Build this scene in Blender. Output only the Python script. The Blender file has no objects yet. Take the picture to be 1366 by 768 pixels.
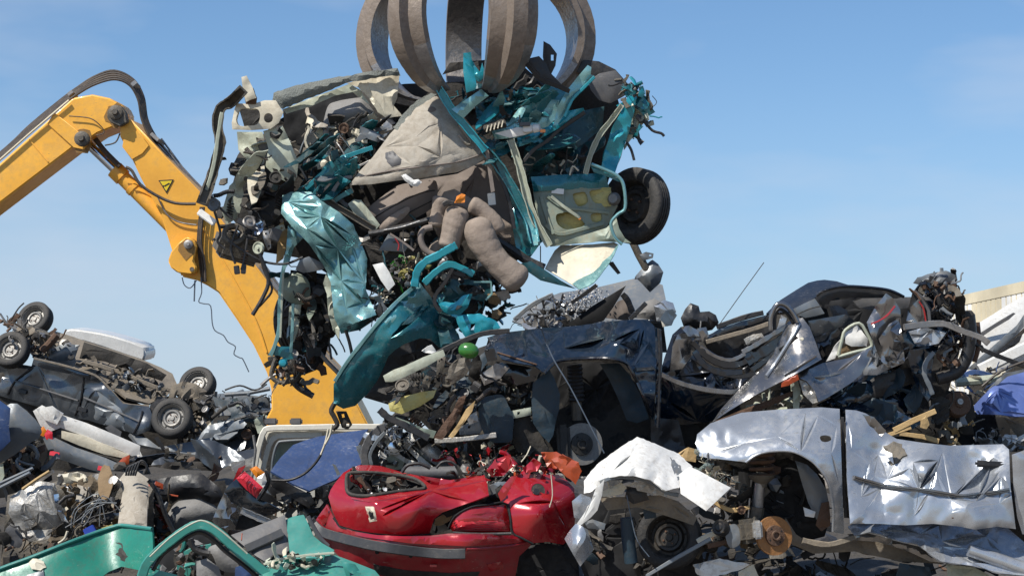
import bpy, bmesh, math, random
import numpy as np
from mathutils import Vector, Matrix
from mathutils.geometry import delaunay_2d_cdt

SC = bpy.context.scene
COL = SC.collection
# ------------------------------------------------------------------ camera
FPX = 2549.0                       # focal length in photo pixels (30 degree lens)
PITCH = math.atan((620 - 384) / FPX)
CAMZ = 1.6
cd = bpy.data.cameras.new('camera'); cam = bpy.data.objects.new('camera', cd); COL.objects.link(cam)
cd.sensor_width = 36; cd.lens = 36 * FPX / 1366; cd.clip_end = 5000; cd.clip_start = 0.1
cam.location = (0, 0, CAMZ); cam.rotation_euler = (math.pi / 2 + PITCH, 0, 0)
SC.camera = cam
# ------------------------------------------------------------------ sky and sun
SUN = Vector((-0.70, -0.68, 1.15)).normalized()      # direction towards the sun
w = bpy.data.worlds.new('World'); SC.world = w; w.use_nodes = True
nt = w.node_tree; nt.nodes.clear()
sky = nt.nodes.new('ShaderNodeTexSky'); sky.sky_type = 'NISHITA'; sky.sun_disc = False
sky.sun_elevation = math.asin(SUN.z); sky.sun_rotation = math.atan2(SUN.x, SUN.y)
sky.altitude = 0; sky.air_density = 1.0; sky.dust_density = 0.2; sky.ozone_density = 4.0
tc = nt.nodes.new('ShaderNodeTexCoord'); mp = nt.nodes.new('ShaderNodeMapping')
mp.inputs['Scale'].default_value = (1.5, 1.5, 5.0); mp.inputs['Location'].default_value = (3.58, 1.1, 1.6)
nz = nt.nodes.new('ShaderNodeTexNoise'); nz.inputs['Scale'].default_value = 2.0; nz.inputs['Detail'].default_value = 5; nz.inputs['Roughness'].default_value = .55
rp = nt.nodes.new('ShaderNodeValToRGB'); rp.color_ramp.elements[0].position = .47; rp.color_ramp.elements[1].position = .72
rp.color_ramp.elements[0].color = (0, 0, 0, 1); rp.color_ramp.elements[1].color = (.55, .55, .55, 1)
mx = nt.nodes.new('ShaderNodeMix'); mx.data_type = 'RGBA'
mx.inputs['B'].default_value = (5.6, 6.2, 7.2, 1)
bg = nt.nodes.new('ShaderNodeBackground'); bg.inputs['Strength'].default_value = 0.092
wo = nt.nodes.new('ShaderNodeOutputWorld')
L = nt.links.new
L(tc.outputs['Generated'], mp.inputs['Vector']); L(mp.outputs['Vector'], nz.inputs['Vector']); L(nz.outputs['Fac'], rp.inputs['Fac'])
hs_ = nt.nodes.new('ShaderNodeHueSaturation'); hs_.inputs['Saturation'].default_value = 1.1; hs_.inputs['Value'].default_value = 1.16
L(sky.outputs['Color'], hs_.inputs['Color']); 
sp = nt.nodes.new('ShaderNodeSeparateXYZ'); L(tc.outputs['Generated'], sp.inputs[0])
hr = nt.nodes.new('ShaderNodeMapRange'); hr.interpolation_type = 'SMOOTHSTEP'; hr.inputs['From Min'].default_value = -.02; hr.inputs['From Max'].default_value = .22; hr.inputs['To Min'].default_value = .75; hr.inputs['To Max'].default_value = 0
L(sp.outputs['Z'], hr.inputs['Value'])
hz_ = nt.nodes.new('ShaderNodeMix'); hz_.data_type = 'RGBA'; hz_.inputs['B'].default_value = (3.25, 4.45, 6.3, 1)     # pale air low over the horizon
L(hr.outputs['Result'], hz_.inputs['Factor']); L(hs_.outputs['Color'], hz_.inputs['A']); L(hz_.outputs['Result'], mx.inputs['A']); L(rp.outputs['Color'], mx.inputs['Factor']); L(mx.outputs['Result'], bg.inputs['Color']); L(bg.outputs['Background'], wo.inputs['Surface'])
sd = bpy.data.lights.new('sun', 'SUN'); so = bpy.data.objects.new('sun', sd); COL.objects.link(so)
sd.energy = 5.0; sd.angle = math.radians(.5); sd.color = (1, .95, .86)
so.location = (-20, -20, 40); so.rotation_euler = (-SUN).to_track_quat('-Z', 'Y').to_euler()
SC.view_settings.view_transform = 'Standard'; SC.view_settings.look = 'None'
SC.view_settings.exposure = 0.28; SC.view_settings.gamma = 1.0; SC.view_settings.use_curve_mapping = False
SC.cycles.use_denoising = True
SC.cycles.max_bounces = 8

# ------------------------------------------------------------------ helpers
CF = Vector((0, math.cos(PITCH), math.sin(PITCH))); CU = Vector((0, -math.sin(PITCH), math.cos(PITCH))); CR = Vector((1, 0, 0))
CAM = Vector((0, 0, CAMZ))
def P(x, y, d):                    # where the photo's pixel (x, y) lies at distance d
    return CAM + CF * d + CR * (d * (x - 683) / FPX) + CU * (-d * (y - 384) / FPX)
fA = np.array([CF[:], CR[:], CU[:]])
def PN(x, y, d):
    return np.array(CAM[:])[None] + d[:, None] * (fA[0][None] + ((x - 683) / FPX)[:, None] * fA[1][None] - ((y - 384) / FPX)[:, None] * fA[2][None])
def S(s):                          # "x,y x,y,dz ..." -> list of tuples
    return [tuple(float(v) for v in t.split(',')) for t in s.split()] if isinstance(s, str) else list(s)
def catmull(p, n=5, closed=False):
    p = [np.array(q, float) for q in p]; N = len(p); out = []
    if N < 3: return [tuple(q) for q in p]
    rng = range(N) if closed else range(N - 1)
    for i in rng:
        if closed: a, b, c, d = p[i - 1], p[i], p[(i + 1) % N], p[(i + 2) % N]
        else: a, b, c, d = p[max(i - 1, 0)], p[i], p[i + 1], p[min(i + 2, N - 1)]
        for k in range(n):
            t = k / n
            out.append(tuple(.5 * (2 * b + (c - a) * t + (2 * a - 5 * b + 4 * c - d) * t * t + (3 * b - a - 3 * c + d) * t ** 3)))
    if not closed: out.append(tuple(p[-1]))
    return out
def inpoly(px, py, poly):
    c = np.zeros(len(px), bool); n = len(poly)
    for i in range(n):
        x0, y0 = poly[i][0], poly[i][1]; x1, y1 = poly[i - 1][0], poly[i - 1][1]
        if y0 == y1: continue
        m = ((y0 > py) != (y1 > py)) & (px < (x1 - x0) * (py - y0) / (y1 - y0) + x0)
        c ^= m
    return c
def distseg(px, py, poly):
    best = np.full(len(px), 1e9); n = len(poly)
    for i in range(n):
        ax, ay = poly[i - 1][0], poly[i - 1][1]; bx, by = poly[i][0], poly[i][1]
        dx, dy = bx - ax, by - ay; l2 = dx * dx + dy * dy + 1e-9
        t = np.clip(((px - ax) * dx + (py - ay) * dy) / l2, 0, 1)
        best = np.minimum(best, np.hypot(px - ax - t * dx, py - ay - t * dy))
    return best
def tps(ctrl, x, y):               # smooth depth through the control points
    c = np.array(ctrl, float)
    if len(c) == 0: return np.zeros(len(x))
    if len(c) < 3: return np.full(len(x), c[:, 2].mean())
    s = 100.0; X = c[:, 0] / s; Y = c[:, 1] / s; n = len(c)
    U = lambda r2: np.where(r2 > 1e-12, r2 * np.log(np.maximum(r2, 1e-12)), 0)
    K = U((X[:, None] - X) ** 2 + (Y[:, None] - Y) ** 2) + np.eye(n) * .02
    A = np.zeros((n + 3, n + 3)); A[:n, :n] = K; A[:n, n] = 1; A[:n, n + 1] = X; A[:n, n + 2] = Y; A[n, :n] = 1; A[n + 1, :n] = X; A[n + 2, :n] = Y
    w_ = np.linalg.lstsq(A, np.concatenate([c[:, 2], np.zeros(3)]), rcond=None)[0]
    r2 = (x[:, None] / s - X) ** 2 + (y[:, None] / s - Y) ** 2
    v = U(r2) @ w_[:n] + w_[n] + w_[n + 1] * x / s + w_[n + 2] * y / s
    return np.clip(v, c[:, 2].min() - .25, c[:, 2].max() + .25)
def crumple(u, v, seed, scale, amp):          # folded-sheet relief, in pixels of depth
    r = random.Random(seed * 7919 + 13); out = np.zeros_like(u)
    for o, (s, a) in enumerate(((1.0, 1.0), (.52, .55), (.27, .25))):
        for k in range(4):
            th = r.uniform(0, math.pi); ph = r.uniform(0, 9); L_ = scale * s * r.uniform(.8, 2.0)
            t = (u * math.cos(th) + v * math.sin(th)) / L_ + ph
            wv = .28 * np.sin((u * math.cos(th + 1.9) + v * math.sin(th + 1.9)) / (L_ * 1.3) + r.uniform(0, 6)) + .15 * np.sin(u / (L_ * .6) + v / (L_ * .8) + r.uniform(0, 6))
            mask = .5 + .5 * np.sin(u / (scale * r.uniform(.5, 1.1)) + r.uniform(0, 6)) * np.sin(v / (scale * r.uniform(.5, 1.1)) + r.uniform(0, 6))
            mask = np.clip(mask * 1.8 - .35, 0, 1)
            out += amp * a / 2.2 * (np.abs(((t + wv) % 1) - .5) * 2 - .5) * mask
    return out

def facets(u, v, seed, scale, amp, bx=None):  # long flat facets meeting in straight creases, in pixels of depth
    r = random.Random(seed * 31 + 7); U_, V_ = bx or (u, v); th = r.uniform(0, math.pi); ca, sa = math.cos(th), math.sin(th); q_ = r.uniform(1.5, 2.1)
    cx, cy = (U_.min() + U_.max()) / 2, (V_.min() + V_.max()) / 2; R = math.hypot(np.ptp(U_), np.ptp(V_)) / 2 + scale
    fw = lambda x, y: (((x - cx) * ca + (y - cy) * sa) / q_, (-(x - cx) * sa + (y - cy) * ca) * 1.15)
    bk = lambda p, q: (cx + p * q_ * ca - q / 1.15 * sa, cy + p * q_ * sa + q / 1.15 * ca)
    nx = max(2, int(2 * R / q_ / scale) + 1); ny = max(2, int(2.3 * R / scale) + 1); pts = []
    for i in range(nx + 1):
        for j in range(ny + 1):
            if 0 < i < nx and 0 < j < ny and r.random() < .2: continue
            pts.append((-R / q_ + 2 * R / q_ * (i + r.uniform(-.75, .75)) / nx, -1.15 * R + 2.3 * R * (j + r.uniform(-.75, .75)) / ny))
    h = [amp * (r.random() ** 1.4 - .35) * r.choice((1.3, 1, 0, -1, .4)) for _ in pts]
    t = delaunay_2d_cdt([Vector(q) for q in pts], [], [], 0, 1e-5); out = np.zeros_like(u); org = t[3]; uu, vv = fw(u, v)
    es = sorted({tuple(sorted((org[f[i]][0], org[f[i - 1]][0]))) for f in t[2] for i in range(3)}); r.shuffle(es)
    used = {}
    for a, b in es:                 # join neighbours into ridges instead of lone spikes
        if used.get(a, 0) < 2 and used.get(b, 0) < 2 and r.random() < .7: h[b] = h[a] * r.uniform(.75, 1.05); used[a] = used.get(a, 0) + 1; used[b] = used.get(b, 0) + 1
    for f in t[2]:
        a, b, c = (t[0][i] for i in f); ha, hb, hc = (h[org[i][0]] if org[i] else 0 for i in f)
        den = (b.y - c.y) * (a.x - c.x) + (c.x - b.x) * (a.y - c.y)
        if abs(den) < 1e-9: continue
        la = ((b.y - c.y) * (uu - c.x) + (c.x - b.x) * (vv - c.y)) / den; lb = ((c.y - a.y) * (uu - c.x) + (a.x - c.x) * (vv - c.y)) / den; lc = 1 - la - lb
        m = (la >= -1e-6) & (lb >= -1e-6) & (lc >= -1e-6); out[m] = (la * ha + lb * hb + lc * hc)[m]
    net = [bk(q.x, q.y) for q in t[0]], sorted({tuple(sorted((f[i], f[i - 1]))) for f in t[2] for i in range(len(f))})
    return out, net
def dents(u, v, seed, scale, amp):            # soft round dents between the creases
    r = random.Random(seed * 17 + 3); out = np.zeros_like(u); n = int(min(60, (np.ptp(u) * np.ptp(v)) / (scale * scale) * .8)) + 1
    for _ in range(n):
        cx, cy = r.uniform(u.min(), u.max()), r.uniform(v.min(), v.max()); a = r.uniform(0, 3.14); rx, ry = scale * r.uniform(.4, 1.1), scale * r.uniform(.2, .5)
        du = (u - cx) * math.cos(a) + (v - cy) * math.sin(a); dv = -(u - cx) * math.sin(a) + (v - cy) * math.cos(a)
        out += amp * r.uniform(-.3, .6) * np.exp(-(du / rx) ** 2 - (dv / ry) ** 2)
    return out
SEED = [100]
SURF = {}
def surf(o, x, y):                 # depth of a host panel's skin under pixel (x, y)
    X, Y, D = SURF[o.name]; x = np.atleast_1d(np.asarray(x, float)); y = np.atleast_1d(np.asarray(y, float)); out = np.zeros(len(x))
    for i in range(len(x)):
        r2 = (X - x[i]) ** 2 + (Y - y[i]) ** 2; j = np.argpartition(r2, 3)[:4]; w_ = 1 / (r2[j] + .3); out[i] = (D[j] * w_).sum() / w_.sum()
    return out
def nseed():
    SEED[0] += 1; return SEED[0]
def link(name, me, mats, parent=None, loc=None, sharp=38):
    o = bpy.data.objects.new(name, me); COL.objects.link(o)
    for m in (mats if isinstance(mats, (list, tuple)) else [mats]): me.materials.append(m)
    if parent is not None: o.parent = parent
    if loc is not None: o.location = loc
    if sharp is not None and len(me.polygons):
        me.polygons.foreach_set('use_smooth', [True] * len(me.polygons))
        me.set_sharp_from_angle(angle=math.radians(sharp))
    return o

class Thing:
    """one wreck, machine or object: an Empty at its base that carries the parts, all laid out at depth d"""
    def __init__(s, name, label, cat, base, d, group=None):
        s.d = d; s.k = d / FPX
        s.o = bpy.data.objects.new(name, None); COL.objects.link(s.o); s.o.empty_display_size = .2
        s.O = P(base[0], base[1], d); s.o.location = s.O
        s.o['label'] = label; s.o['category'] = cat
        if group: s.o['group'] = group
    def add(s, name, V, F, mats, parent=None, midx=None, sharp=38, kind=None, label=None):
        V = np.asarray(V, float) - np.array(s.O[:])[None]
        me = bpy.data.meshes.new(name); me.from_pydata(V.tolist(), [], F)
        if midx is not None: me.polygons.foreach_set('material_index', midx)
        bm = bmesh.new(); bm.from_mesh(me); bmesh.ops.recalc_face_normals(bm, faces=bm.faces); bm.to_mesh(me); bm.free()
        o = link(name, me, mats, parent or s.o, sharp=sharp)
        if kind: o['kind'] = kind
        if label: o['label'] = label
        return o
    # ---- crumpled sheet cut to an outline
    def panel(s, name, mat, pts, d=0, cr=(30, 5), holes=(), th=1.6, curl=2.0, cw=5, step=5.5, parent=None, sm=False, ctrl='', bulge=0, bw=30, seed=None, rag=.0, sharp=24, label=None, on=None, hull=False):
        pts = S(pts); seed = nseed() if seed is None else seed; rnd = random.Random(seed)
        ctl = [(q[0], q[1], q[2]) for q in pts if len(q) > 2] + [c for c in S(ctrl)]
        if sm: pts = catmull([q[:2] for q in pts], 4, True)
        def dens(poly, rg):
            out = []
            for i in range(len(poly)):
                a = poly[i]; b = poly[(i + 1) % len(poly)]; n = max(1, int(math.hypot(b[0] - a[0], b[1] - a[1]) / step + .5))
                for k in range(n):
                    t = k / n; j = rg if k else rg * .3
                    out.append((a[0] + (b[0] - a[0]) * t + rnd.uniform(-j, j), a[1] + (b[1] - a[1]) * t + rnd.uniform(-j, j)))
            return out
        bd = dens(pts, rag); hs = [dens(catmull(S(h), 3, True) if len(S(h)) > 4 else S(h), rag * .5) for h in holes]
        xs = [q[0] for q in bd]; ys = [q[1] for q in bd]
        gx, gy = np.meshgrid(np.arange(min(xs), max(xs), step), np.arange(min(ys), max(ys), step * .87))
        gx = gx + (np.arange(gx.shape[0]) % 2)[:, None] * step * .5
        rs = np.random.RandomState(seed); gx = (gx + rs.uniform(-.2, .2, gx.shape) * step).ravel(); gy = (gy + rs.uniform(-.2, .2, gy.shape) * step).ravel()
        m = inpoly(gx, gy, bd) & (distseg(gx, gy, bd) > step * .45)
        for h in hs: m &= ~inpoly(gx, gy, h) & (distseg(gx, gy, h) > step * .45)
        v2 = list(bd); ed = [(i, (i + 1) % len(bd)) for i in range(len(bd))]
        for h in hs:
            b0 = len(v2); v2 += h; ed += [(b0 + i, b0 + (i + 1) % len(h)) for i in range(len(h))]
        gx, gy = gx[m], gy[m]; net = None
        if cr and not hull:
            px_, net = facets(np.array([min(xs), max(xs)]), np.array([min(ys), max(ys)]), seed, cr[0] * .85, 1.0)
            nv = np.array(net[0]); ok = inpoly(nv[:, 0], nv[:, 1], bd) & (distseg(nv[:, 0], nv[:, 1], bd) > 1.5)
            for h in hs: ok &= ~inpoly(nv[:, 0], nv[:, 1], h) & (distseg(nv[:, 0], nv[:, 1], h) > 1.5)
            idm = {}; segs = []; tt = np.linspace(.05, .95, 9)
            for a, b in net[1]:
                if not (ok[a] and ok[b]): continue
                sx = nv[a, 0] + (nv[b, 0] - nv[a, 0]) * tt; sy = nv[a, 1] + (nv[b, 1] - nv[a, 1]) * tt
                if not inpoly(sx, sy, bd).all() or any(inpoly(sx, sy, h).any() for h in hs): continue
                for q in (a, b):
                    if q not in idm: idm[q] = len(v2); v2.append((float(nv[q, 0]), float(nv[q, 1])))
                ed.append((idm[a], idm[b])); segs.append((nv[a], nv[b]))
            if segs and len(gx):
                dm = np.full(len(gx), 1e9)
                for a, b in segs: dm = np.minimum(dm, distseg(gx, gy, [a, b]))
                gx, gy = gx[dm > step * .4], gy[dm > step * .4]
        v2 += list(zip(gx.tolist(), gy.tolist()))
        r = delaunay_2d_cdt([Vector(q) for q in v2], ed, [], 0, 1e-4)
        vv = np.array([q[:] for q in r[0]]); F = np.array([f for f in r[2] if len(f) == 3])
        c = vv[F].mean(1); keep = inpoly(c[:, 0], c[:, 1], bd)
        for h in hs: keep &= ~inpoly(c[:, 0], c[:, 1], h)
        F = F[keep]
        x, y = vv[:, 0], vv[:, 1]; dist = distseg(x, y, bd)
        dz = tps(ctl, x, y) + d if on is None else surf(on, x, y) - s.d + d
        bx = (np.array([min(xs), max(xs)]), np.array([min(ys), max(ys)]))
        px = (facets(x, y, seed, cr[0] * .85, cr[1] * 1.15, bx)[0] + facets(x, y, seed + 5000, cr[0] * .36, cr[1] * .28)[0] + .25 * crumple(x, y, seed, *cr) + 1.7 * dents(x, y, seed, *cr)) if cr else 0
        px = px + curl * np.exp(-dist / cw) - bulge * (1 - np.exp(-(dist / bw) ** 1.5))
        D = s.d + dz + px * s.k
        V = PN(x, y, D)
        # thickness: back skin away from the camera
        n = len(V); N3 = np.zeros_like(V); fn = np.cross(V[F[:, 1]] - V[F[:, 0]], V[F[:, 2]] - V[F[:, 0]])
        for k in range(3): np.add.at(N3, F[:, k], fn)
        N3 /= np.linalg.norm(N3, axis=1)[:, None] + 1e-12
        ray = V - np.array(CAM[:]); flip = np.sign((N3 * ray).sum(1)); flip[flip == 0] = 1
        sg = 1.0 if flip.mean() >= 0 else -1.0
        B = V + N3 * sg * th * s.k
        if hull:
            B = V + ray / s.d * (th * s.k); B = B.mean(0) + (B - B.mean(0)) * .93
        cnt = {}
        for f in F:
            for a, b in ((f[0], f[1]), (f[1], f[2]), (f[2], f[0])):
                cnt[(min(a, b), max(a, b))] = cnt.get((min(a, b), max(a, b)), 0) + 1
        FF = [tuple(int(i) for i in f) for f in F] + [tuple(int(i) + n for i in f[::-1]) for f in F]
        for (a, b), q in cnt.items():
            if q == 1: FF.append((int(a), int(b), int(b) + n, int(a) + n))
        o = s.add(name, np.vstack([V, B]), FF, mat, parent or on, sharp=sharp, label=label); SURF[o.name] = (x, y, D); return o
    # ---- world points along a path "x,y,dz"
    def path(s, pts, d=0, n=4, on=None):
        pts = [(q[0], q[1], (q[2] if len(q) > 2 else 0)) for q in S(pts)]
        if n > 1: pts = catmull(pts, n)
        if on is not None: return [P(q[0], q[1], d + surf(on, q[0], q[1])[0]) for q in pts]
        return [P(q[0], q[1], s.d + d + q[2]) for q in pts]
    def sweep(s, W, sect, scl=None):
        V = []; F = []; m = len(sect)
        for i, p in enumerate(W):
            t = (W[min(i + 1, len(W) - 1)] - W[max(i - 1, 0)]).normalized()
            view = (p - CAM).normalized()
            side = t.cross(view)
            if side.length < 1e-3: side = t.cross(Vector((0, 0, 1)))
            side.normalize(); up = side.cross(t)
            q = 1 if scl is None else scl[i]
            for (a, b) in sect: V.append(p + side * a * q + up * b * q)
        for i in range(len(W) - 1):
            for j in range(m):
                F.append((i * m + j, i * m + (j + 1) % m, (i + 1) * m + (j + 1) % m, (i + 1) * m + j))
        F.append(tuple(range(m))[::-1]); F.append(tuple((len(W) - 1) * m + j for j in range(m)))
        return V, F
    def tube(s, name, mat, pts, r, d=0, n=4, m=8, taper=None, parent=None, label=None, ribs=0, on=None):
        W = s.path(pts, d, n, on); parent = parent or on; r *= s.k
        sect = [(r * math.cos(2 * math.pi * j / m), r * math.sin(2 * math.pi * j / m)) for j in range(m)]
        sc = None
        if taper: sc = [taper[0] + (taper[1] - taper[0]) * i / (len(W) - 1) for i in range(len(W))]
        if ribs: sc = [1 + ribs * (i % 2) for i in range(len(W))]
        V, F = s.sweep(W, sect, sc); return s.add(name, V, F, mat, parent, label=label)
    def beam(s, name, mat, pts, w, h=None, d=0, n=4, parent=None, dent=.12, channel=False, label=None, on=None):
        W = s.path(pts, d, n, on); parent = parent or on; h = h or w; a = w * .5 * s.k; b = h * .5 * s.k; c = min(a, b) * .3
        sect = [(-a, -b + c), (-a + c, -b), (a - c, -b), (a, -b + c), (a, b - c), (a - c, b), (-a + c, b), (-a, b - c)]
        if channel:
            g = b * .5
            sect = [(-a, -b), (-a * .72, -b), (-a * .6, g), (a * .6, g), (a * .72, -b), (a, -b), (a, b), (-a, b)]
        rnd = random.Random(nseed()); sc = [1 + rnd.uniform(-dent, dent) for _ in W]
        V, F = s.sweep(W, sect, sc); return s.add(name, V, F, mat, parent, sharp=30, label=label)
    def lathe(s, name, mat, c, axis, prof, d=0, n=28, parent=None, label=None, world=False, on=None, ring=False):
        if on is not None: d = d + surf(on, c[0], c[1])[0] - s.d; parent = parent or on
        C = c if world else P(c[0], c[1], s.d + d); ax = Vector(axis).normalized()
        e1 = ax.cross(Vector((0, 0, 1)));
        if e1.length < .05: e1 = ax.cross(Vector((1, 0, 0)))
        e1.normalize(); e2 = ax.cross(e1); V = []; F = []; m = len(prof)
        for i in range(n):
            t = 2 * math.pi * i / n; rr = e1 * math.cos(t) + e2 * math.sin(t)
            for (r, h) in prof: V.append(C + rr * (r * s.k) + ax * (h * s.k))
        for i in range(n):
            for j in range(m - 1):
                F.append((i * m + j, ((i + 1) % n) * m + j, ((i + 1) % n) * m + j + 1, i * m + j + 1))
        if ring:
            for i in range(n): F.append((i * m + m - 1, ((i + 1) % n) * m + m - 1, ((i + 1) % n) * m, i * m))
        elif prof[0][0] > 1e-6: F.append(tuple(i * m for i in range(n)))
        if not ring and prof[-1][0] > 1e-6: F.append(tuple(i * m + m - 1 for i in range(n))[::-1])
        o = s.add(name, V, F, mat, parent, label=label)
        if prof[0][0] <= 1e-6 or prof[-1][0] <= 1e-6:
            bm = bmesh.new(); bm.from_mesh(o.data); bmesh.ops.remove_doubles(bm, verts=bm.verts, dist=1e-6); bm.to_mesh(o.data); bm.free()
        return o
    def box(s, name, mat, c, size, rot=0, yaw=0, roll=0, d=0, parent=None, bev=.12, label=None, on=None):
        """size in pixels (across, up, deep), rot = turn in the picture plane in degrees, yaw about the vertical"""
        if on is not None: d = d + surf(on, c[0], c[1])[0] - s.d; parent = parent or on
        C = P(c[0], c[1], s.d + d); bm = bmesh.new(); bmesh.ops.create_cube(bm, size=1)
        for v in bm.verts: v.co = Vector((v.co.x * size[0] * s.k, v.co.y * size[2] * s.k, v.co.z * size[1] * s.k))
        if bev: bmesh.ops.bevel(bm, geom=bm.edges[:], offset=min(size) * s.k * bev, segments=2, affect='EDGES')
        M = Matrix.Rotation(math.radians(-rot), 3, 'Y') @ Matrix.Rotation(math.radians(roll), 3, 'X') @ Matrix.Rotation(math.radians(yaw), 3, 'Z')
        V = [C + M @ v.co for v in bm.verts]; bm.verts.index_update(); F = [tuple(v.index for v in f.verts) for f in bm.faces]; bm.free()
        return s.add(name, V, F, mat, parent, label=label)
    # ---- a wheel: rim with hub and nuts, and a tyre
    def wheel(s, c, R, axis, width=None, d=0, mats=None, label=None, flat=0.0, parent=None):
        W = width or R * .62; h = W * .5; rr = R * .66
        tm, rm = mats or (M['rubber'], M['rim'])
        o = s.lathe('wheel', rm, c, axis, [(0, h * .30), (rr * .16, h * .30), (rr * .2, h * .12), (rr * .42, h * .10), (rr * .5, h * .36), (rr * .62, h * .40), (rr * .72, h * .05), (rr * .84, h * .02), (rr * .9, h * .55), (rr * .99, h * .86), (rr * 1.02, h * .86), (rr * 1.0, h * .5), (rr * .97, -h * .7), (rr * .6, -h * .8)], d, 32, parent, label)
        pr = [(rr * .97, h * .80), (rr * 1.05, h * 1.0), (R * .80, h * 1.06), (R * .92, h * .98), (R * .975, h * .86), (R, h * .66)]
        for q in (.38, .05, -.28): pr += [(R, h * (q + .08)), (R * .965, h * (q + .05)), (R * .965, h * (q - .05)), (R, h * (q - .08))]
        pr += [(R, -h * .66), (R * .97, -h * .88), (R * .8, -h * 1.05), (rr, -h * .85)]
        t = s.lathe('tyre', tm, c, axis, pr, d, 44, o, ring=True)
        ax = Vector(axis).normalized(); e1 = ax.cross(Vector((0, 0, 1))).normalized(); e2 = ax.cross(e1); C = P(c[0], c[1], s.d + d)
        for i in range(4):
            a = 1.57 * i + .5; q = C + (e1 * math.cos(a) + e2 * math.sin(a)) * rr * .31 * s.k + ax * h * .13 * s.k
            s.lathe('wheel_nut', M['rust'], q, ax, [(rr * .055, -1), (rr * .055, rr * .07), (0, rr * .09)], n=6, parent=o, world=True)
        for i in range(8):
            a = .785 * i + .2; q = C + (e1 * math.cos(a) + e2 * math.sin(a)) * rr * .77 * s.k + ax * h * .06 * s.k
            s.lathe('rim_hole', M['black'], q, ax, [(rr * .06, -1), (rr * .06, h * .03), (0, h * .03)], n=8, parent=o, world=True)
        return o
    def disc(s, c, R, axis, mat, hubmat=None, d=0, label=None, parent=None):
        hubmat = hubmat or mat
        o = s.lathe('brake_disc', mat, c, axis, [(0, R * .0), (R * .5, 0), (R * .52, R * .02), (R, R * .02), (R, -R * .16), (0, -R * .16)], d, 40, parent, label)
        s.lathe('hub', hubmat, c, axis, [(0, R * .20), (R * .15, R * .20), (R * .17, R * .30), (R * .24, R * .30), (R * .26, R * .18), (R * .52, R * .16), (R * .54, 0)], d, 30, o)
        ax = Vector(axis).normalized(); e1 = ax.cross(Vector((0, 0, 1))).normalized(); e2 = ax.cross(e1); C = P(c[0], c[1], s.d + d)
        for i in range(4):
            a = 1.571 * i + .6; q = C + (e1 * math.cos(a) + e2 * math.sin(a)) * R * .4 * s.k + ax * R * .17 * s.k
            s.lathe('stud_hole', M['black'], q, ax, [(R * .05, -.5), (R * .05, R * .012), (0, R * .012)], n=8, parent=o, world=True)
        return o
    def coil(s, name, mat, a, b, R, r, turns, d=0, parent=None):
        A = P(a[0], a[1], s.d + d); B = P(b[0], b[1], s.d + d); t = (B - A).normalized()
        e1 = t.cross(CF).normalized(); e2 = t.cross(e1); n = int(turns * 14); W = []
        for i in range(n + 1):
            q = 2 * math.pi * turns * i / n; W.append(A + (B - A) * i / n + (e1 * math.cos(q) + e2 * math.sin(q)) * R * s.k)
        sect = [(r * s.k * math.cos(2 * math.pi * j / 6), r * s.k * math.sin(2 * math.pi * j / 6)) for j in range(6)]
        V, F = s.sweep(W, sect); return s.add(name, V, F, mat, parent)
    def bag(s, name, mat, pts, r, d=0, parent=None, lump=.12, m=30, n=12):
        """a slack, lumpy cushion or airbag lobe swept along a path with rounded ends"""
        W = s.path(pts, d, n); seed = nseed(); rnd = random.Random(seed); N = len(W); sect = [(r * s.k * math.cos(2 * math.pi * j / m), r * s.k * .85 * math.sin(2 * math.pi * j / m)) for j in range(m)]
        sc = []
        for i in range(N):
            t = i / (N - 1); e = min(1, math.sqrt(max(0, 1 - max(0, (1 - t / .16)) ** 2)), math.sqrt(max(0, 1 - max(0, (t - .84) / .16) ** 2)))
            sc.append(max(.12, e) * (1 + lump * math.sin(t * 9 + seed)))
        V, F = s.sweep(W, sect, sc)
        for i in range(N):          # gathered cloth: creases round the bends, a seam along the side
            c = W[i]
            for j in range(m):
                a = 2 * math.pi * j / m; t = i / (N - 1) * 22; q = abs(math.sin(t * .9 + 1.3 * math.sin(a + seed) + seed)) ** 4 * .035 * (.4 + .6 * math.sin(a * 1.5 + seed) ** 2) + .045 * math.sin(2 * a + t * .2 + seed) + .012 * math.sin(5 * a + t * .5)
                if j == 20: q += .06
                V[i * m + j] = c + (V[i * m + j] - c) * (1 - q)
        return s.add(name, V, F, mat, parent, sharp=70)
    def prism(s, name, mat, pts, d0, d1, parent=None, bev=.0, sm=False, label=None, shrink=0):
        """solid plate: the outline at depth d0 pushed straight back to d1"""
        pts = S(pts)
        if sm: pts = catmull([q[:2] for q in pts], 4, True)
        n = len(pts); off = CF * (d1 - d0)
        A = [P(q[0], q[1], s.d + d0) for q in pts]; V = A + [v + off for v in A]
        F = [tuple(range(n)), tuple(range(n, 2 * n))[::-1]] + [(i, (i + 1) % n, n + (i + 1) % n, n + i) for i in range(n)]
        o = s.add(name, V, F, mat, parent, sharp=30, label=label)
        bm = bmesh.new(); bm.from_mesh(o.data)
        if bev: bmesh.ops.bevel(bm, geom=[e for e in bm.edges if e.is_manifold and e.calc_face_angle(0) > .5], offset=bev * s.k, segments=2, affect='EDGES', clamp_overlap=True)
        bmesh.ops.triangulate(bm, faces=[f for f in bm.faces if len(f.verts) > 4]); bm.to_mesh(o.data); bm.free()
        return o
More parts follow.
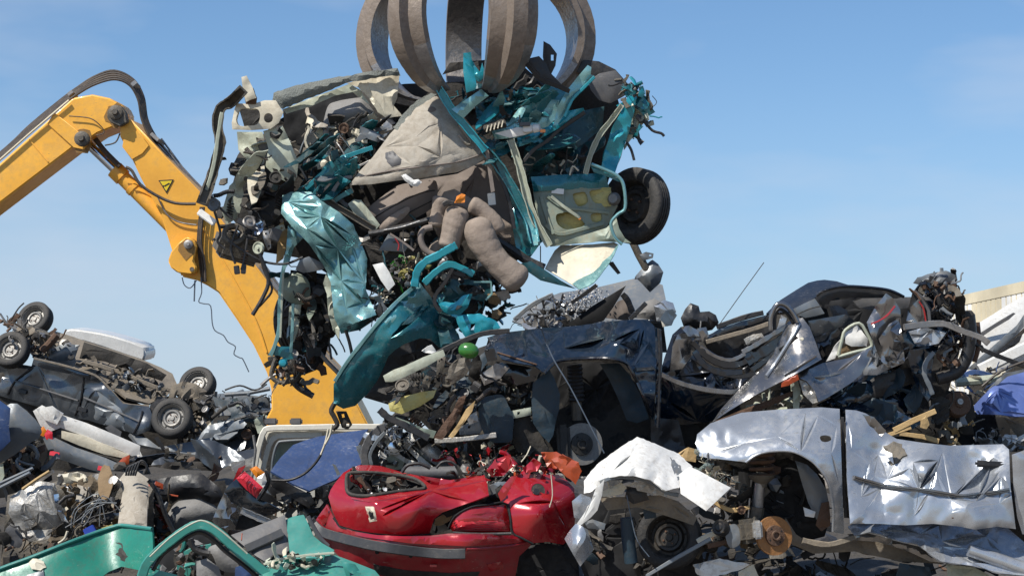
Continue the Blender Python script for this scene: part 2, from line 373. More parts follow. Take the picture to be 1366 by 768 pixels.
    # ---- heap of small torn pieces filling a gap
    def clutter(s, pts, d0, d1, n, mats, size=1.0, kinds='sssttthb', name='debris', parent=None, hang=0.0, seed=None):
        poly = S(pts); rnd = random.Random(nseed() if seed is None else seed); V = []; F = []; MI = []
        xs = [q[0] for q in poly]; ys = [q[1] for q in poly]
        k0 = s.k; cnt = 0; tries = 0
        while cnt < n and tries < n * 30:
            tries += 1; x = rnd.uniform(min(xs), max(xs)); y = rnd.uniform(min(ys), max(ys))
            if not inpoly(np.array([x]), np.array([y]), poly)[0]: continue
            cnt += 1; d = s.d + rnd.uniform(d0, d1); c = P(x, y, d); k = d / FPX * size; kd = rnd.choice(kinds); mi = rnd.randrange(len(mats)); b0 = len(V); f0 = len(F)
            if kd == 't':       # cable, rod
                r = rnd.uniform(.6, 2.0) * k; p = c; dr = Vector((rnd.gauss(0, 1), rnd.gauss(0, .5), rnd.gauss(0, 1) - hang)).normalized(); W = [p.copy()]; bend = rnd.choice((.15, .5, .9))
                for i in range(rnd.randint(4, 9)):
                    dr = (dr + Vector((rnd.gauss(0, bend), rnd.gauss(0, bend * .5), rnd.gauss(0, bend) - hang * .3))).normalized(); p = p + dr * rnd.uniform(3, 7) * k; W.append(p.copy())
                v, f = s.sweep(W, [(r * math.cos(a), r * math.sin(a)) for a in (0, 1.05, 2.1, 3.14, 4.19, 5.24)])
            elif kd == 's':     # bent strip
                p = c; dr = Vector((rnd.gauss(0, 1), rnd.gauss(0, .5), rnd.gauss(0, 1) - hang)).normalized(); W = [p.copy()]; wd = rnd.uniform(2, 8) * k; tk = rnd.uniform(.5, 2.0) * k
                for i in range(rnd.randint(2, 5)):
                    dr = (dr + Vector((rnd.gauss(0, .5), rnd.gauss(0, .35), rnd.gauss(0, .5) - hang * .3))).normalized(); p = p + dr * rnd.uniform(4, 13) * k; W.append(p.copy())
                a = rnd.uniform(0, 3.14); ca, sa = math.cos(a), math.sin(a)
                v, f = s.sweep(W, [(x_ * ca - y_ * sa, x_ * sa + y_ * ca) for x_, y_ in ((-wd, -tk), (wd, -tk), (wd, tk), (wd * .6, tk), (wd * .5, tk * 3), (-wd, tk * 1.2))], [rnd.uniform(.7, 1.25) for _ in W])
            elif kd == 'h':     # crumpled shard
                v = []; f = []; nn = rnd.randint(5, 7); R = rnd.uniform(5, 16) * k; ax = Vector((rnd.gauss(0, 1), rnd.gauss(0, 1) - 1, rnd.gauss(0, 1))).normalized(); e1 = ax.orthogonal().normalized(); e2 = ax.cross(e1)
                for t in range(2):
                    v.append(c + ax * (R * .25 + t * k * 1.2))
                    for i in range(nn):
                        a = 2 * math.pi * i / nn; q = R * (.55 + .6 * ((i * 7919 + cnt * 31) % 100) / 100)
                        v.append(c + (e1 * math.cos(a) + e2 * math.sin(a)) * q + ax * (R * .5 * (((i * 31 + cnt * 17) % 10) / 10 - .5) + t * k * 1.2))
                for i in range(nn):
                    a, b = 1 + i, 1 + (i + 1) % nn; f += [(0, a, b), (nn + 1, nn + 1 + b, nn + 1 + a), (a, nn + 1 + a, nn + 1 + b, b)]
            else:               # bent bracket / block
                sx, sy, sz = (rnd.uniform(2, 8) * k for _ in range(3)); Mx = Matrix.Rotation(rnd.uniform(0, 6), 3, Vector((rnd.gauss(0, 1), rnd.gauss(0, 1), rnd.gauss(0, 1))).normalized()); tp = rnd.uniform(.5, 1)
                v = [c + Mx @ Vector((a * sx * (tp if z_ > 0 else 1), b * sy * (tp if z_ > 0 else 1), z_ * sz)) for z_ in (-1, 1) for a, b in ((-1, -.7), (-.7, -1), (.7, -1), (1, -.7), (1, .7), (.7, 1), (-.7, 1), (-1, .7))]
                f = [tuple(range(8)), tuple(range(8, 16))[::-1]] + [(i, (i + 1) % 8, 8 + (i + 1) % 8, 8 + i) for i in range(8)]
            V += v; F += [tuple(i + b0 for i in q) for q in f]; MI += [mi] * len(f)
        return s.add(name, V, F, mats, parent, MI, sharp=30, kind='stuff')
    def folds(s, pts, d0, d1, n, mats, ang=0, spread=40, ln=(40, 90), wd=(10, 26), cr=(14, 6), name='crumpled_panel', step=4):
        """torn, folded sheets of bodywork lying roughly one way"""
        poly = S(pts); rnd = random.Random(nseed()); xs = [q[0] for q in poly]; ys = [q[1] for q in poly]; k = 0
        while k < n:
            x = rnd.uniform(min(xs), max(xs)); y = rnd.uniform(min(ys), max(ys))
            if not inpoly(np.array([x]), np.array([y]), poly)[0]: continue
            k += 1; a = math.radians(ang + rnd.uniform(-spread, spread)); L_ = rnd.uniform(*ln) * .5; W_ = rnd.uniform(*wd) * .5; o = []; m = 9; bend = rnd.uniform(-.3, .3)
            for i in range(m):
                t = 2 * math.pi * i / m; u = L_ * math.cos(t) * rnd.uniform(.75, 1.1); v = W_ * math.sin(t) * rnd.uniform(.6, 1.25) + bend * (u * u / L_)
                o.append((x + u * math.cos(a) - v * math.sin(a), y - u * math.sin(a) - v * math.cos(a)))
            t1, t2 = rnd.uniform(-.12, .12), rnd.uniform(-.12, .12)
            s.panel(name, rnd.choice(mats), o, rnd.uniform(d0, d1), cr=cr, th=1.3, step=step, rag=.4, ctrl=[(x - L_, y, t1), (x + L_, y, -t1), (x, y - W_, t2 + .04), (x, y + W_, -t2)])
    def bits(s, pts, d0, d1, n, size=1.0, tint=()):
        """recognisable engine-bay pieces: pulleys, ribbed hoses, finned housings, drilled brackets, looms, springs"""
        poly = S(pts); rnd = random.Random(nseed()); xs = [q[0] for q in poly]; ys = [q[1] for q in poly]; k = 0; z = size
        met = [M['engine'], M['alu'], M['grime_shade'], M['rust'], M['black_plastic'], M['steel']] + list(tint)
        while k < n:
            x = rnd.uniform(min(xs), max(xs)); y = rnd.uniform(min(ys), max(ys))
            if not inpoly(np.array([x]), np.array([y]), poly)[0]: continue
            kd = 'pholbcs'[k % 7]; k += 1; d = rnd.uniform(d0, d1); ax = (rnd.uniform(-.8, .8), -1, rnd.uniform(-.4, .8)); m_ = rnd.choice(met); r = rnd.uniform(6, 11) * z
            if kd == 'p':
                s.lathe('pulley', m_, (x, y), ax, [(0, .3 * r), (.25 * r, .3 * r), (.3 * r, .1 * r), (.75 * r, .05 * r), (.85 * r, .25 * r), (r, .25 * r), (.9 * r, .12 * r), (r, 0), (.9 * r, -.12 * r), (r, -.25 * r), (.3 * r, -.3 * r)], d, 22)
            elif kd == 'h':
                a = rnd.uniform(0, 6.28); q = [(x, y)]
                for i in range(4): a += rnd.uniform(-.9, .9); q.append((q[-1][0] + 9 * z * math.cos(a), q[-1][1] + 9 * z * math.sin(a)))
                s.tube('ribbed_hose', rnd.choice((M['black_plastic'], M['grime_shade'], M['hose'])), q, 3.2 * z, d=d, n=7, m=10, ribs=.18)
            elif kd == 'o':
                b = [(0, r)]
                for i in range(5): b += [(r * .9, r * (.9 - .32 * i)), (r * .9, r * (.78 - .32 * i)), (r * .78, r * (.74 - .32 * i)), (r * .78, r * (.6 - .32 * i))]
                s.lathe('finned_housing', m_, (x, y), ax, b + [(r * .9, -r * .8), (r * .5, -r)], d, 20)
            elif kd == 'l':
                a = rnd.uniform(0, 6.28); q = [(x, y)]
                for i in range(4): a += rnd.uniform(-.7, .7); q.append((q[-1][0] + 11 * z * math.cos(a), q[-1][1] + 11 * z * math.sin(a)))
                for i in range(4): s.tube('wiring_loom', rnd.choice((M['black_plastic'], M['hose'], M['grime_shade'])), [(u + rnd.uniform(-1.6, 1.6) * z, v + rnd.uniform(-1.6, 1.6) * z) for u, v in q], .9 * z, d=d - .01 * i, n=4, m=6)
            elif kd == 'b':
                a = rnd.uniform(0, 3.14); ca, sa = math.cos(a), math.sin(a); o = [(x + (u * ca - v * sa) * z, y + (u * sa + v * ca) * z) for u, v in ((-16, -5), (0, -6), (14, -4), (17, 2), (4, 5), (-8, 6), (-17, 4))]; hl = [[(x + ((u + 2 * math.cos(t)) * ca - (v + 2 * math.sin(t)) * sa) * z, y + ((u + 2 * math.cos(t)) * sa + (v + 2 * math.sin(t)) * ca) * z) for t in np.linspace(0, 6.28, 7)[:-1]] for u, v in ((-11, 0), (10, -1))]
                s.panel('drilled_bracket', m_, o, d, cr=(14 * z, 3 * z), holes=hl, th=2.2, step=3)
            elif kd == 'c':
                a = rnd.uniform(0, 3.14); s.coil('spring', rnd.choice((M['rust'], M['grime_shade'])), (x, y), (x + 22 * z * math.cos(a), y + 22 * z * math.sin(a)), 5 * z, 1.2 * z, 5, d=d)
            else:
                s.box('control_box', rnd.choice((M['black_plastic'], M['grey_plastic'], M['alu'])), (x, y), (rnd.uniform(12, 22) * z, rnd.uniform(8, 14) * z, 9 * z), rot=rnd.uniform(-60, 60), yaw=rnd.uniform(-40, 40), d=d, bev=.15)
    def hull(s, name, mat, pts, d0, d1, cr=(40, 10), parent=None, step=14):
        """closed crumpled body behind the skin panels"""
        pts = S(pts); a = s.panel(name, mat, pts, d0, cr=cr, th=(d1 - d0) / s.k, curl=8, cw=14, step=step, parent=parent, hull=True)  # near-black body colour chosen to read as the dark interior
        return a

def single(th, child):
    """a thing that is one mesh: fold its only part into a top-level object"""
    e = th.o; child.parent = None; child.location = e.location
    child.name = e.name + '_tmp'; nm = e.name
    for k in ('label', 'category', 'group'):
        if k in e: child[k] = e[k]
    bpy.data.objects.remove(e); child.name = nm
    return child

# ------------------------------------------------------------------ materials
M = {}
def mat(key, col, rough=.5, metal=0.0, coat=0.0, dirt=.35, dcol=(.16, .13, .10), dscale=2.2, scr=.0, scol=(.5, .5, .5), bump=.12, bscale=30, spec=.5, var=.12, dust=.16):
    m = bpy.data.materials.new(key); m.use_nodes = True; t = m.node_tree; N = t.nodes; Lk = t.links.new; b = N['Principled BSDF']
    tc = N.new('ShaderNodeTexCoord')
    def noise(scale, detail=5, rough_=.6, vec=None):
        n = N.new('ShaderNodeTexNoise'); n.inputs['Scale'].default_value = scale; n.inputs['Detail'].default_value = detail; n.inputs['Roughness'].default_value = rough_
        Lk(vec if vec else tc.outputs['Object'], n.inputs['Vector']); return n.outputs['Fac']
    def ramp(src, a, c, lo=0.0, hi=1.0):
        r = N.new('ShaderNodeMapRange'); r.inputs['From Min'].default_value = a; r.inputs['From Max'].default_value = c; r.inputs['To Min'].default_value = lo; r.inputs['To Max'].default_value = hi
        Lk(src, r.inputs['Value']); return r.outputs['Result']
    def mix(fac, a, c):
        x = N.new('ShaderNodeMix'); x.data_type = 'RGBA'; Lk(fac, x.inputs['Factor'])
        for s_, v in (('A', a), ('B', c)):
            if isinstance(v, tuple): x.inputs[s_].default_value = (*v, 1)
            else: Lk(v, x.inputs[s_])
        return x.outputs['Result']
    n1 = noise(dscale); n2 = noise(dscale * 9, 6, .7); n3 = noise(bscale, 4)
    dark = tuple(c * (1 - var * 2) for c in col); lite = tuple(min(1, c * (1 + var)) for c in col)
    c = mix(ramp(n1, .3, .7), dark, lite)
    r = None
    if dirt > 0:
        sm = N.new('ShaderNodeMath'); sm.operation = 'ADD'; Lk(ramp(n1, 0, 1, 0, .55), sm.inputs[0]); Lk(ramp(n2, 0, 1, 0, .6), sm.inputs[1])
        df = ramp(sm.outputs[0], .72 - dirt * .45, .86 - dirt * .2, 0, min(.92, dirt * 1.6)); c = mix(df, c, dcol)
        r = ramp(df, 0, 1, rough, .85)
        mm = N.new('ShaderNodeMath'); mm.operation = 'SUBTRACT'; mm.inputs[0].default_value = metal; mm.use_clamp = True; Lk(ramp(df, 0, 1, 0, metal), mm.inputs[1]); Lk(mm.outputs[0], b.inputs['Metallic'])
        if coat:
            cc = ramp(df, 0, 1, coat, 0); Lk(cc, b.inputs['Coat Weight'])
    else:
        b.inputs['Metallic'].default_value = metal; b.inputs['Coat Weight'].default_value = coat
    if scr > 0:
        mpg = N.new('ShaderNodeMapping'); mpg.inputs['Rotation'].default_value = (.5, .8, .3); mpg.inputs['Scale'].default_value = (3, 22, 22); Lk(tc.outputs['Object'], mpg.inputs['Vector'])
        s1 = noise(2.5, 4, .75, mpg.outputs['Vector']); sf = ramp(s1, .70 - scr * .15, .73 - scr * .12); 
        gate = ramp(n1, .45, .6); g = N.new('ShaderNodeMath'); g.operation = 'MULTIPLY'; Lk(sf, g.inputs[0]); Lk(gate, g.inputs[1]); c = mix(g.outputs[0], c, scol)
    if dirt > 0 and dust > 0:
        ge = N.new('ShaderNodeNewGeometry'); sx = N.new('ShaderNodeSeparateXYZ'); Lk(ge.outputs['Normal'], sx.inputs[0])
        uz = ramp(sx.outputs['Z'], .1, .95, 0, dust); nd = ramp(n2, .35, .65, .25, 1.0); g2 = N.new('ShaderNodeMath'); g2.operation = 'MULTIPLY'; Lk(uz, g2.inputs[0]); Lk(nd, g2.inputs[1])
        c = mix(g2.outputs[0], c, (.27, .235, .19))
    Lk(c, b.inputs['Base Color'])
    if r: Lk(r, b.inputs['Roughness'])
    else: Lk(ramp(n2, .3, .7, rough * .8, min(1, rough * 1.2)), b.inputs['Roughness'])
    b.inputs['Coat Roughness'].default_value = .06; b.inputs['Specular IOR Level'].default_value = spec
    if bump > 0:
        bp = N.new('ShaderNodeBump'); bp.inputs['Strength'].default_value = bump; bp.inputs['Distance'].default_value = .02; Lk(n3, bp.inputs['Height']); Lk(bp.outputs['Normal'], b.inputs['Normal'])
    M[key] = m; return m
DUST = (.22, .18, .13)
mat('yellow', (.95, .455, .055), .45, 0, .12, .36, (.46, .27, .095), 1.6, .3, (.24, .17, .10), .06)
mat('claw', (.23, .185, .15), .45, .3, 0, .5, (.10, .073, .052), 2.4, .22, (.34, .31, .28), .4, 12)
mat('teal', (.012, .165, .20), .27, .35, .55, .40, (.085, .105, .09), 4, .65, (.33, .40, .39), .06)
mat('teal_pale', (.20, .41, .42), .25, .5, .45, .32, (.19, .22, .18), 4, .35, (.55, .62, .6), .06)
mat('turquoise', (.012, .27, .34), .26, .3, .6, .25, (.05, .11, .115), 5, .3, (.4, .5, .5), .05)
mat('teal_dark', (.007, .065, .08), .4, .2, .3, .35, (.05, .055, .045), 4, .1)
mat('green', (.010, .20, .14), .38, 0, .3, .40, (.025, .035, .025), 3.0, .35, (.4, .42, .38), .08)
mat('seagreen', (.030, .215, .18), .34, 0, .35, .30, (.07, .09, .07), 4.0, .35, (.45, .47, .42), .06)
mat('red', (.36, .006, .014), .2, .2, .9, .20, (.10, .02, .02), 3.0, .22, (.5, .3, .28), .03, dust=.06)
mat('red_bumper', (.26, .010, .016), .32, .05, .5, .36, (.11, .04, .032), 2.6, .3, (.36, .18, .16), .05, dust=.1)
mat('navy', (.004, .014, .030), .16, .2, .9, .22, (.035, .033, .032), 3.0, .25, (.25, .3, .36), .03, dust=.08)
mat('navy_mat', (.010, .030, .048), .55, 0, 0, .4, (.05, .045, .035), 4, .1, (.2, .2, .2), .15)
mat('charcoal', (.018, .021, .027), .18, .5, .9, .22, (.07, .06, .052), 3.0, .35, (.45, .45, .45), .04, dust=.1)
mat('graphite', (.24, .235, .235), .2, .85, .5, .28, (.15, .125, .10), 3.0, .3, (.5, .5, .5), .04, dust=.1)
mat('silver', (.42, .445, .48), .27, .62, .45, .28, (.24, .21, .18), 3.2, .4, (.16, .15, .14), .05, dust=.18)
mat('white_paint', (.70, .69, .66), .38, .05, .35, .36, (.27, .225, .175), 4, .5, (.12, .11, .1), .06)
mat('cream', (.60, .55, .43), .55, 0, 0, .35, (.26, .20, .13), 4, .25, (.2, .16, .1), .12)
mat('cream_green', (.42, .45, .36), .5, .1, .1, .4, (.22, .19, .12), 4, .3, (.1, .1, .08), .1)
mat('doorskin', (.22, .27, .22), .5, .1, 0, .45, (.24, .20, .12), 4, .2, (.4, .4, .35), .12)
mat('foil_yellow', (.46, .40, .13), .35, 0, .2, .35, (.20, .18, .10), 6, 0, bump=.3)
mat('bluecar', (.035, .075, .20), .34, .3, .5, .32, (.13, .14, .16), 4, .5, (.42, .44, .5), .06)
mat('skyblue', (.12, .18, .45), .3, .3, .6, .2, (.18, .2, .26), 4, .2, (.6, .6, .65), .04)
mat('greycar', (.06, .07, .082), .24, .5, .6, .22, (.13, .115, .10), 2.5, .3, (.3, .32, .35), .04)
mat('slate', (.15, .17, .19), .4, .2, .2, .4, (.20, .17, .13), 3, .2, (.35, .35, .35), .08)
mat('grey_plastic', (.085, .085, .09), .55, 0, 0, .35, (.15, .13, .11), 3, .2, (.25, .25, .25), .12)
mat('black_plastic', (.016, .016, .018), .42, 0, 0, .35, (.07, .06, .05), 4, .1, (.1, .1, .1), .15)
mat('dark_trim', (.035, .036, .039), .5, 0, 0, .3, (.09, .08, .07), 3, .25, (.2, .2, .2), .1)
mat('black', (.008, .008, .009), .8, 0, 0, 0, bump=.0)  # near-black, mostly standing in for the dark in voids and holes
mat('rubber', (.018, .0175, .0175), .7, 0, 0, .36, (.085, .073, .06), 5, 0, bump=.25, bscale=60)
mat('rim', (.20, .195, .185), .45, .4, 0, .40, (.10, .08, .06), 8, .2, (.35, .33, .3), .15)
mat('rim_black', (.022, .021, .02), .5, .3, 0, .4, (.07, .055, .04), 5, .1, bump=.15)
mat('rust', (.12, .065, .04), .75, .2, 0, .5, (.07, .045, .03), 9, .1, (.2, .12, .07), .4, 60)
mat('rust_orange', (.36, .17, .06), .6, .5, 0, .45, (.20, .10, .05), 6, .2, (.45, .3, .2), .3, 50)
mat('steel', (.34, .33, .32), .38, .9, 0, .45, (.18, .15, .12), 6, .2, (.5, .5, .5), .15)
mat('worn_steel', (.30, .29, .29), .34, .85, 0, .42, (.14, .115, .095), 5, .5, (.5, .5, .5), .3, 22)
mat('chrome', (.62, .66, .72), .14, 1, 0, .12, (.3, .3, .3), 4, 0, bump=.03)
mat('alu', (.46, .45, .43), .45, .75, 0, .5, (.20, .17, .13), 8, .2, (.6, .6, .6), .35, 40)
mat('grime_shade', (.020, .018, .016), .75, 0, 0, .5, (.045, .038, .03), 5, .05, (.16, .14, .12), .4, 25)  # near-black dirt colour that also stands in for shade in gaps
mat('engine', (.10, .095, .085), .55, .5, 0, .6, (.13, .105, .075), 7, .2, (.35, .33, .3), .4, 30)
mat('underbody', (.17, .145, .115), .7, .1, 0, .5, (.25, .20, .14), 4, .2, (.3, .28, .25), .4, 25)
mat('beige_trim', (.40, .365, .31), .75, 0, 0, .5, (.22, .18, .135), 2.2, .5, (.14, .115, .09), .2, 90, spec=.25)
mat('fuzz', (.20, .215, .20), .95, 0, 0, .4, (.12, .11, .09), 9, .1, (.35, .35, .3), .6, 90, spec=.1)
mat('airbag', (.29, .235, .195), .8, 0, 0, .45, (.17, .13, .10), 2.0, .0, (.15, .12, .1), .25, 45, spec=.25)
mat('seat_tan', (.22, .185, .165), .85, 0, 0, .4, (.13, .105, .09), 1.3, .05, (.3, .27, .25), .12, 90, spec=.2)
mat('seat_grey', (.23, .225, .22), .7, 0, 0, .3, (.16, .14, .12), 4, .05, (.3, .3, .3), .2, 70, spec=.3)
mat('soil', (.16, .125, .085), .9, 0, 0, .5, (.09, .07, .05), 7, .1, (.3, .27, .2), .6, 20, spec=.2)
mat('foam', (.22, .15, .085), .9, 0, 0, .5, (.12, .085, .05), 10, 0, bump=.6, bscale=25, spec=.1)
mat('wood', (.46, .31, .14), .8, 0, 0, .4, (.28, .2, .11), 8, .3, (.2, .13, .06), .3)
mat('lamp_red', (.30, .008, .012), .14, 0, .9, .15, (.2, .04, .035), 5, .2, (.6, .3, .28), .03)
mat('lamp_bright', (.65, .03, .05), .18, 0, .8, .1, (.3, .06, .05), 5, 0, bump=.03)
mat('orange', (.75, .23, .015), .25, 0, .6, .1, (.4, .15, .05), 5, 0, bump=.03)
mat('orange_red', (.40, .065, .018), .3, 0, .5, .35, (.16, .05, .03), 7, 0, bump=.1)
mat('lamp_white', (.7, .68, .66), .2, 0, .5, .12, (.4, .36, .3), 5, 0, bump=.03)
mat('melon', (.025, .15, .018), .25, 0, .5, .3, (.05, .09, .03), 9, .2, (.2, .3, .12), .08)
mat('white_plastic', (.76, .75, .72), .5, 0, 0, .22, (.36, .31, .25), 6, .15, (.3, .27, .22), .08)
mat('offwhite', (.66, .63, .55), .45, 0, .2, .28, (.33, .28, .2), 3, .15, (.3, .27, .2), .05)
mat('building', (.60, .53, .38), .7, 0, 0, .2, (.42, .36, .25), .6, 0, bump=.02)
mat('building_white', (.72, .71, .68), .6, 0, 0, .15, (.5, .46, .4), .6, 0, bump=.02)
mat('label_yellow', (.80, .58, .02), .45, 0, .1, .12, (.4, .3, .1), 6, 0, bump=.02)
mat('blue_bit', (.02, .06, .40), .4, 0, .2, .1, (.1, .1, .2), 6, 0, bump=.02)
mat('wire_grey', (.12, .15, .19), .5, .2, 0, .2, (.1, .1, .1), 6, 0, bump=0)
mat('grease', (.42, .22, .05), .35, 0, .1, .6, (.10, .06, .025), 9, 0, bump=.1)
mat('hose', (.045, .036, .03), .5, 0, 0, .45, (.13, .10, .075), 6, 0, bump=.1)
mat('ground', (.25, .21, .165), .9, 0, 0, .5, (.17, .14, .105), .7, 0, bump=.5, bscale=4)
g = bpy.data.materials.new('dirty_glass'); g.use_nodes = True; b = g.node_tree.nodes['Principled BSDF']
b.inputs['Base Color'].default_value = (.45, .52, .48, 1); b.inputs['Roughness'].default_value = .12; b.inputs['Transmission Weight'].default_value = .75; b.inputs['IOR'].default_value = 1.45
M['glass'] = g
DARK = [M['grime_shade'], M['black_plastic'], M['engine'], M['grime_shade'], M['rust']]  # dark mix for debris in deep gaps, toned down to stand for shade
# ================================================================== the ground and the heap
def smooth(a, b, t):
    t = np.clip((t - a) / (b - a), 0, 1); return t * t * (3 - 2 * t)
def sheet(name, X, Y, Z, mat_, kind, sharp=50):
    n, m = X.shape; V = np.stack([X, Y, Z], -1).reshape(-1, 3).tolist()
    F = [(i * m + j, i * m + j + 1, (i + 1) * m + j + 1, (i + 1) * m + j) for i in range(n - 1) for j in range(m - 1)]
    me = bpy.data.meshes.new(name); me.from_pydata(V, [], F); o = link(name, me, mat_, sharp=sharp); o['kind'] = kind; return o
gx, gy = np.meshgrid(np.linspace(-1500, 1500, 41), np.linspace(-600, 3000, 41))
sheet('ground', gx, gy, np.zeros_like(gx) - .02, M['ground'], 'structure')
def heap_z(X, Y):
    base = .62 * smooth(10.6, 12.2, Y) + .95 * smooth(14.5, 24, Y) * (1 - .35 * smooth(-2, 4, X))
    out = base * (1 - smooth(31, 38, Y)) * (1 - smooth(9, 14, np.abs(X)))
    return out
hx, hy = np.meshgrid(np.linspace(-14, 14, 150), np.linspace(9, 38, 170))
hz = heap_z(hx, hy)
hz = hz + np.where(hz > .05, (crumple(hx * 100, hy * 100, 5, 55, 16) + crumple(hx * 100, hy * 100, 6, 160, 14)) / 100 * np.clip(hz * 2, 0, 1), 0) - .03
heap = sheet('scrap_heap', hx, hy, hz, M['grime_shade'], 'structure')
# loose scrap lying all over the heap
LT = Thing('loose_scrap', 'torn metal and plastic scraps lying all over the heap', 'scrap', (683, 800), 14)
def loose(n, xr, yr, mats, size, seed, lift=.1):
    """scatter pieces on the heap surface: pixel polygon is not needed, heights come from the heap"""
    rnd = random.Random(seed); groups = []
    for i in range(n):
        x = rnd.uniform(*xr); y = rnd.uniform(*yr); z = float(heap_z(np.array([x]), np.array([y]))[0]) + rnd.uniform(0, lift)
        groups.append((x, y, z))
    return groups
def scatter(spots, mats, size, seed, name):
    """pieces of scrap at world points, one mesh"""
    T_ = LT; V = []; F = []; MI = []; rnd = random.Random(seed)
    for (x, y, z) in spots:
        c = Vector((x, y, z)); b0 = len(V); mi = rnd.randrange(len(mats)); kd = rnd.choice('ssht')
        if kd == 'h':
            R = rnd.uniform(.04, .16) * size; ax = Vector((rnd.gauss(0, .6), rnd.gauss(0, .6) - .4, 1)).normalized(); e1 = ax.orthogonal().normalized(); e2 = ax.cross(e1); nn = 6; v = []; f = []
            for t in range(2):
                v.append(c + ax * (R * .3 + t * .012))
                for i in range(nn):
                    a = i * 1.047; q = R * rnd.uniform(.5, 1.2) if t == 0 else 0
                    v.append(c + (e1 * math.cos(a) + e2 * math.sin(a)) * q + ax * rnd.uniform(-.3, .3) * R if t == 0 else v[1 + i] + ax * .012)
            for i in range(nn):
                a, b_ = 1 + i, 1 + (i + 1) % nn; f += [(0, a, b_), (nn + 1, nn + 1 + b_, nn + 1 + a), (a, nn + 1 + a, nn + 1 + b_, b_)]
        else:
            W = [c]; dr = Vector((rnd.gauss(0, 1), rnd.gauss(0, 1), rnd.gauss(0, .5))).normalized()
            for i in range(rnd.randint(2, 6)):
                dr = (dr + Vector((rnd.gauss(0, .4), rnd.gauss(0, .4), rnd.gauss(0, .4)))).normalized(); W.append(W[-1] + dr * rnd.uniform(.04, .11) * size)
            if kd == 't': r = rnd.uniform(.005, .016) * size; sec = [(r * math.cos(a), r * math.sin(a)) for a in (0, 1.05, 2.1, 3.14, 4.19, 5.24)]
            else: a, t = rnd.uniform(.01, .05) * size, rnd.uniform(.003, .01); sec = [(-a, -t), (a, -t), (a, t), (-a, t)]
            v, f = T_.sweep(W, sec)
        V += v; F += [tuple(i + b0 for i in q) for q in f]; MI += [mi] * len(f)
    return T_.add(name, V, F, mats, None, MI, sharp=30, kind='stuff')
SCR = [M['grime_shade'], M['engine'], M['rust'], M['black_plastic'], M['grime_shade'], M['grey_plastic'], M['engine'], M['soil'], M['black_plastic'], M['grime_shade'], M['alu']]
scatter(loose(900, (-7, 7), (11.5, 16), SCR, 1, 1, .1), SCR, .8, 11, 'scrap_pieces')
scatter(loose(600, (-8, 6), (16, 31), SCR, 1, 2, .15), SCR, 1.1, 12, 'scrap_pieces')
LT.o['kind'] = 'stuff'

# ================================================================== warehouse far right
B = Thing('warehouse', 'cream corrugated warehouse with flat roof edge far behind the wrecks', 'building', (1400, 640), 70)
def wquad(name, m_, a, b, z0, z1, t=.3, parent=None):
    a = Vector(a); b = Vector(b); n = (b - a).cross(Vector((0, 0, 1))).normalized() * t
    V = [(*(a)[:2], z0), (*(b)[:2], z0), (*(b)[:2], z1), (*(a)[:2], z1)]; V = [Vector(v) for v in V]; V += [v + n for v in V]
    return B.add(name, V, [(0, 1, 2, 3), (7, 6, 5, 4), (0, 4, 5, 1), (1, 5, 6, 2), (2, 6, 7, 3), (3, 7, 4, 0)], m_, parent)
A0 = P(1180, 417, 88); A1 = P(1480, 368, 66)
zt = (A0.z + A1.z) / 2
A0z = P(1180, 417, 88).z; ztop = A0z
wl = wquad('wall', M['building'], (A0.x, A0.y, 0), (A1.x, A1.y, 0), 0, ztop - .38, -.4)
wquad('roof_edge', M['building'], (A0.x, A0.y - .25, 0), (A1.x, A1.y - .25, 0), ztop - .42, ztop, -.6)
n_ = 46
for i in range(n_):
    t0, t1 = i / n_, (i + .74) / n_; mm = M['building_white'] if (i // 3) % 4 in (1, 2) else M['building']
    p0 = A0.lerp(A1, t0); p1 = A0.lerp(A1, t1)
    wquad('wall_panel', mm, (p0.x, p0.y - .12, 0), (p1.x, p1.y - .12, 0), .1, ztop - .44, -.1, wl)

# ================================================================== yellow material handler
E = Thing('excavator', 'yellow material handler with bent boom and black hoses behind the hanging wreck', 'excavator', (425, 824), 20)
boom = E.prism('boom', M['yellow'], '160,182 174,208 188,238 214,286 228,330 242,369 263,374 277,381 291,390 315,425 338,460 356,497 362,520 362,545 356,556 352,640 352,822 510,822 505,640 492,568 470,525 448,492 422,464 396,427 369,392 343,357 270,259 220,208 173,158 160,165', -.33, .33, bev=2)
E.prism('weld_plate', M['yellow'], '163,196 176,213 190,205 199,194 184,174 166,180', -.345, -.3, parent=boom, bev=.5)
E.beam('weld_seam', M['yellow'], '268,300 300,352 340,425 356,470', 2.2, 2.2, d=-.335, parent=boom, dent=0)
E.prism('lug', M['yellow'], '237,325 248,316 258,319 262,327 258,348 262,355 261,363 254,366 237,364 228,357 224,348 228,336', -.48, -.335, parent=boom, bev=1.5)
E.prism('lug', M['yellow'], '237,325 248,316 258,319 262,327 258,348 262,355 261,363 254,366 237,364 228,357 224,348 228,336', .34, .48, parent=boom, bev=1.5)
stick = E.prism('stick', M['yellow'], '-140,345 0,218 40,182 97,131 123,126 146,131 160,139 166,152 161,166 145,172 130,178 118,186 97,197 0,271 -140,378', -.28, .28, bev=2)
E.prism('reinforcing_plate', M['yellow'], '63,165 72,150 110,180 122,186 112,200 98,197', -.30, -.282, parent=stick, bev=.6)
E.beam('weld_seam', M['yellow'], '39,186 64,216', 1.5, 1.5, d=-.285, parent=stick, dent=0)
def pin(c, r, d, par, m_='engine'):
    o = E.lathe('pin', M[m_], c, (0, -1, 0), [(0, r * .62), (r * .35, r * .62), (r * .42, r * .5), (r * .45, r * .18), (r * .8, r * .15), (r, 0), (r, -6)], d, 24, par); return o
E.prism('pin_plate', M['engine'], '143,148 150,140 160,141 167,150 170,163 160,169 148,164 143,158', -.42, -.30, parent=stick, bev=1)
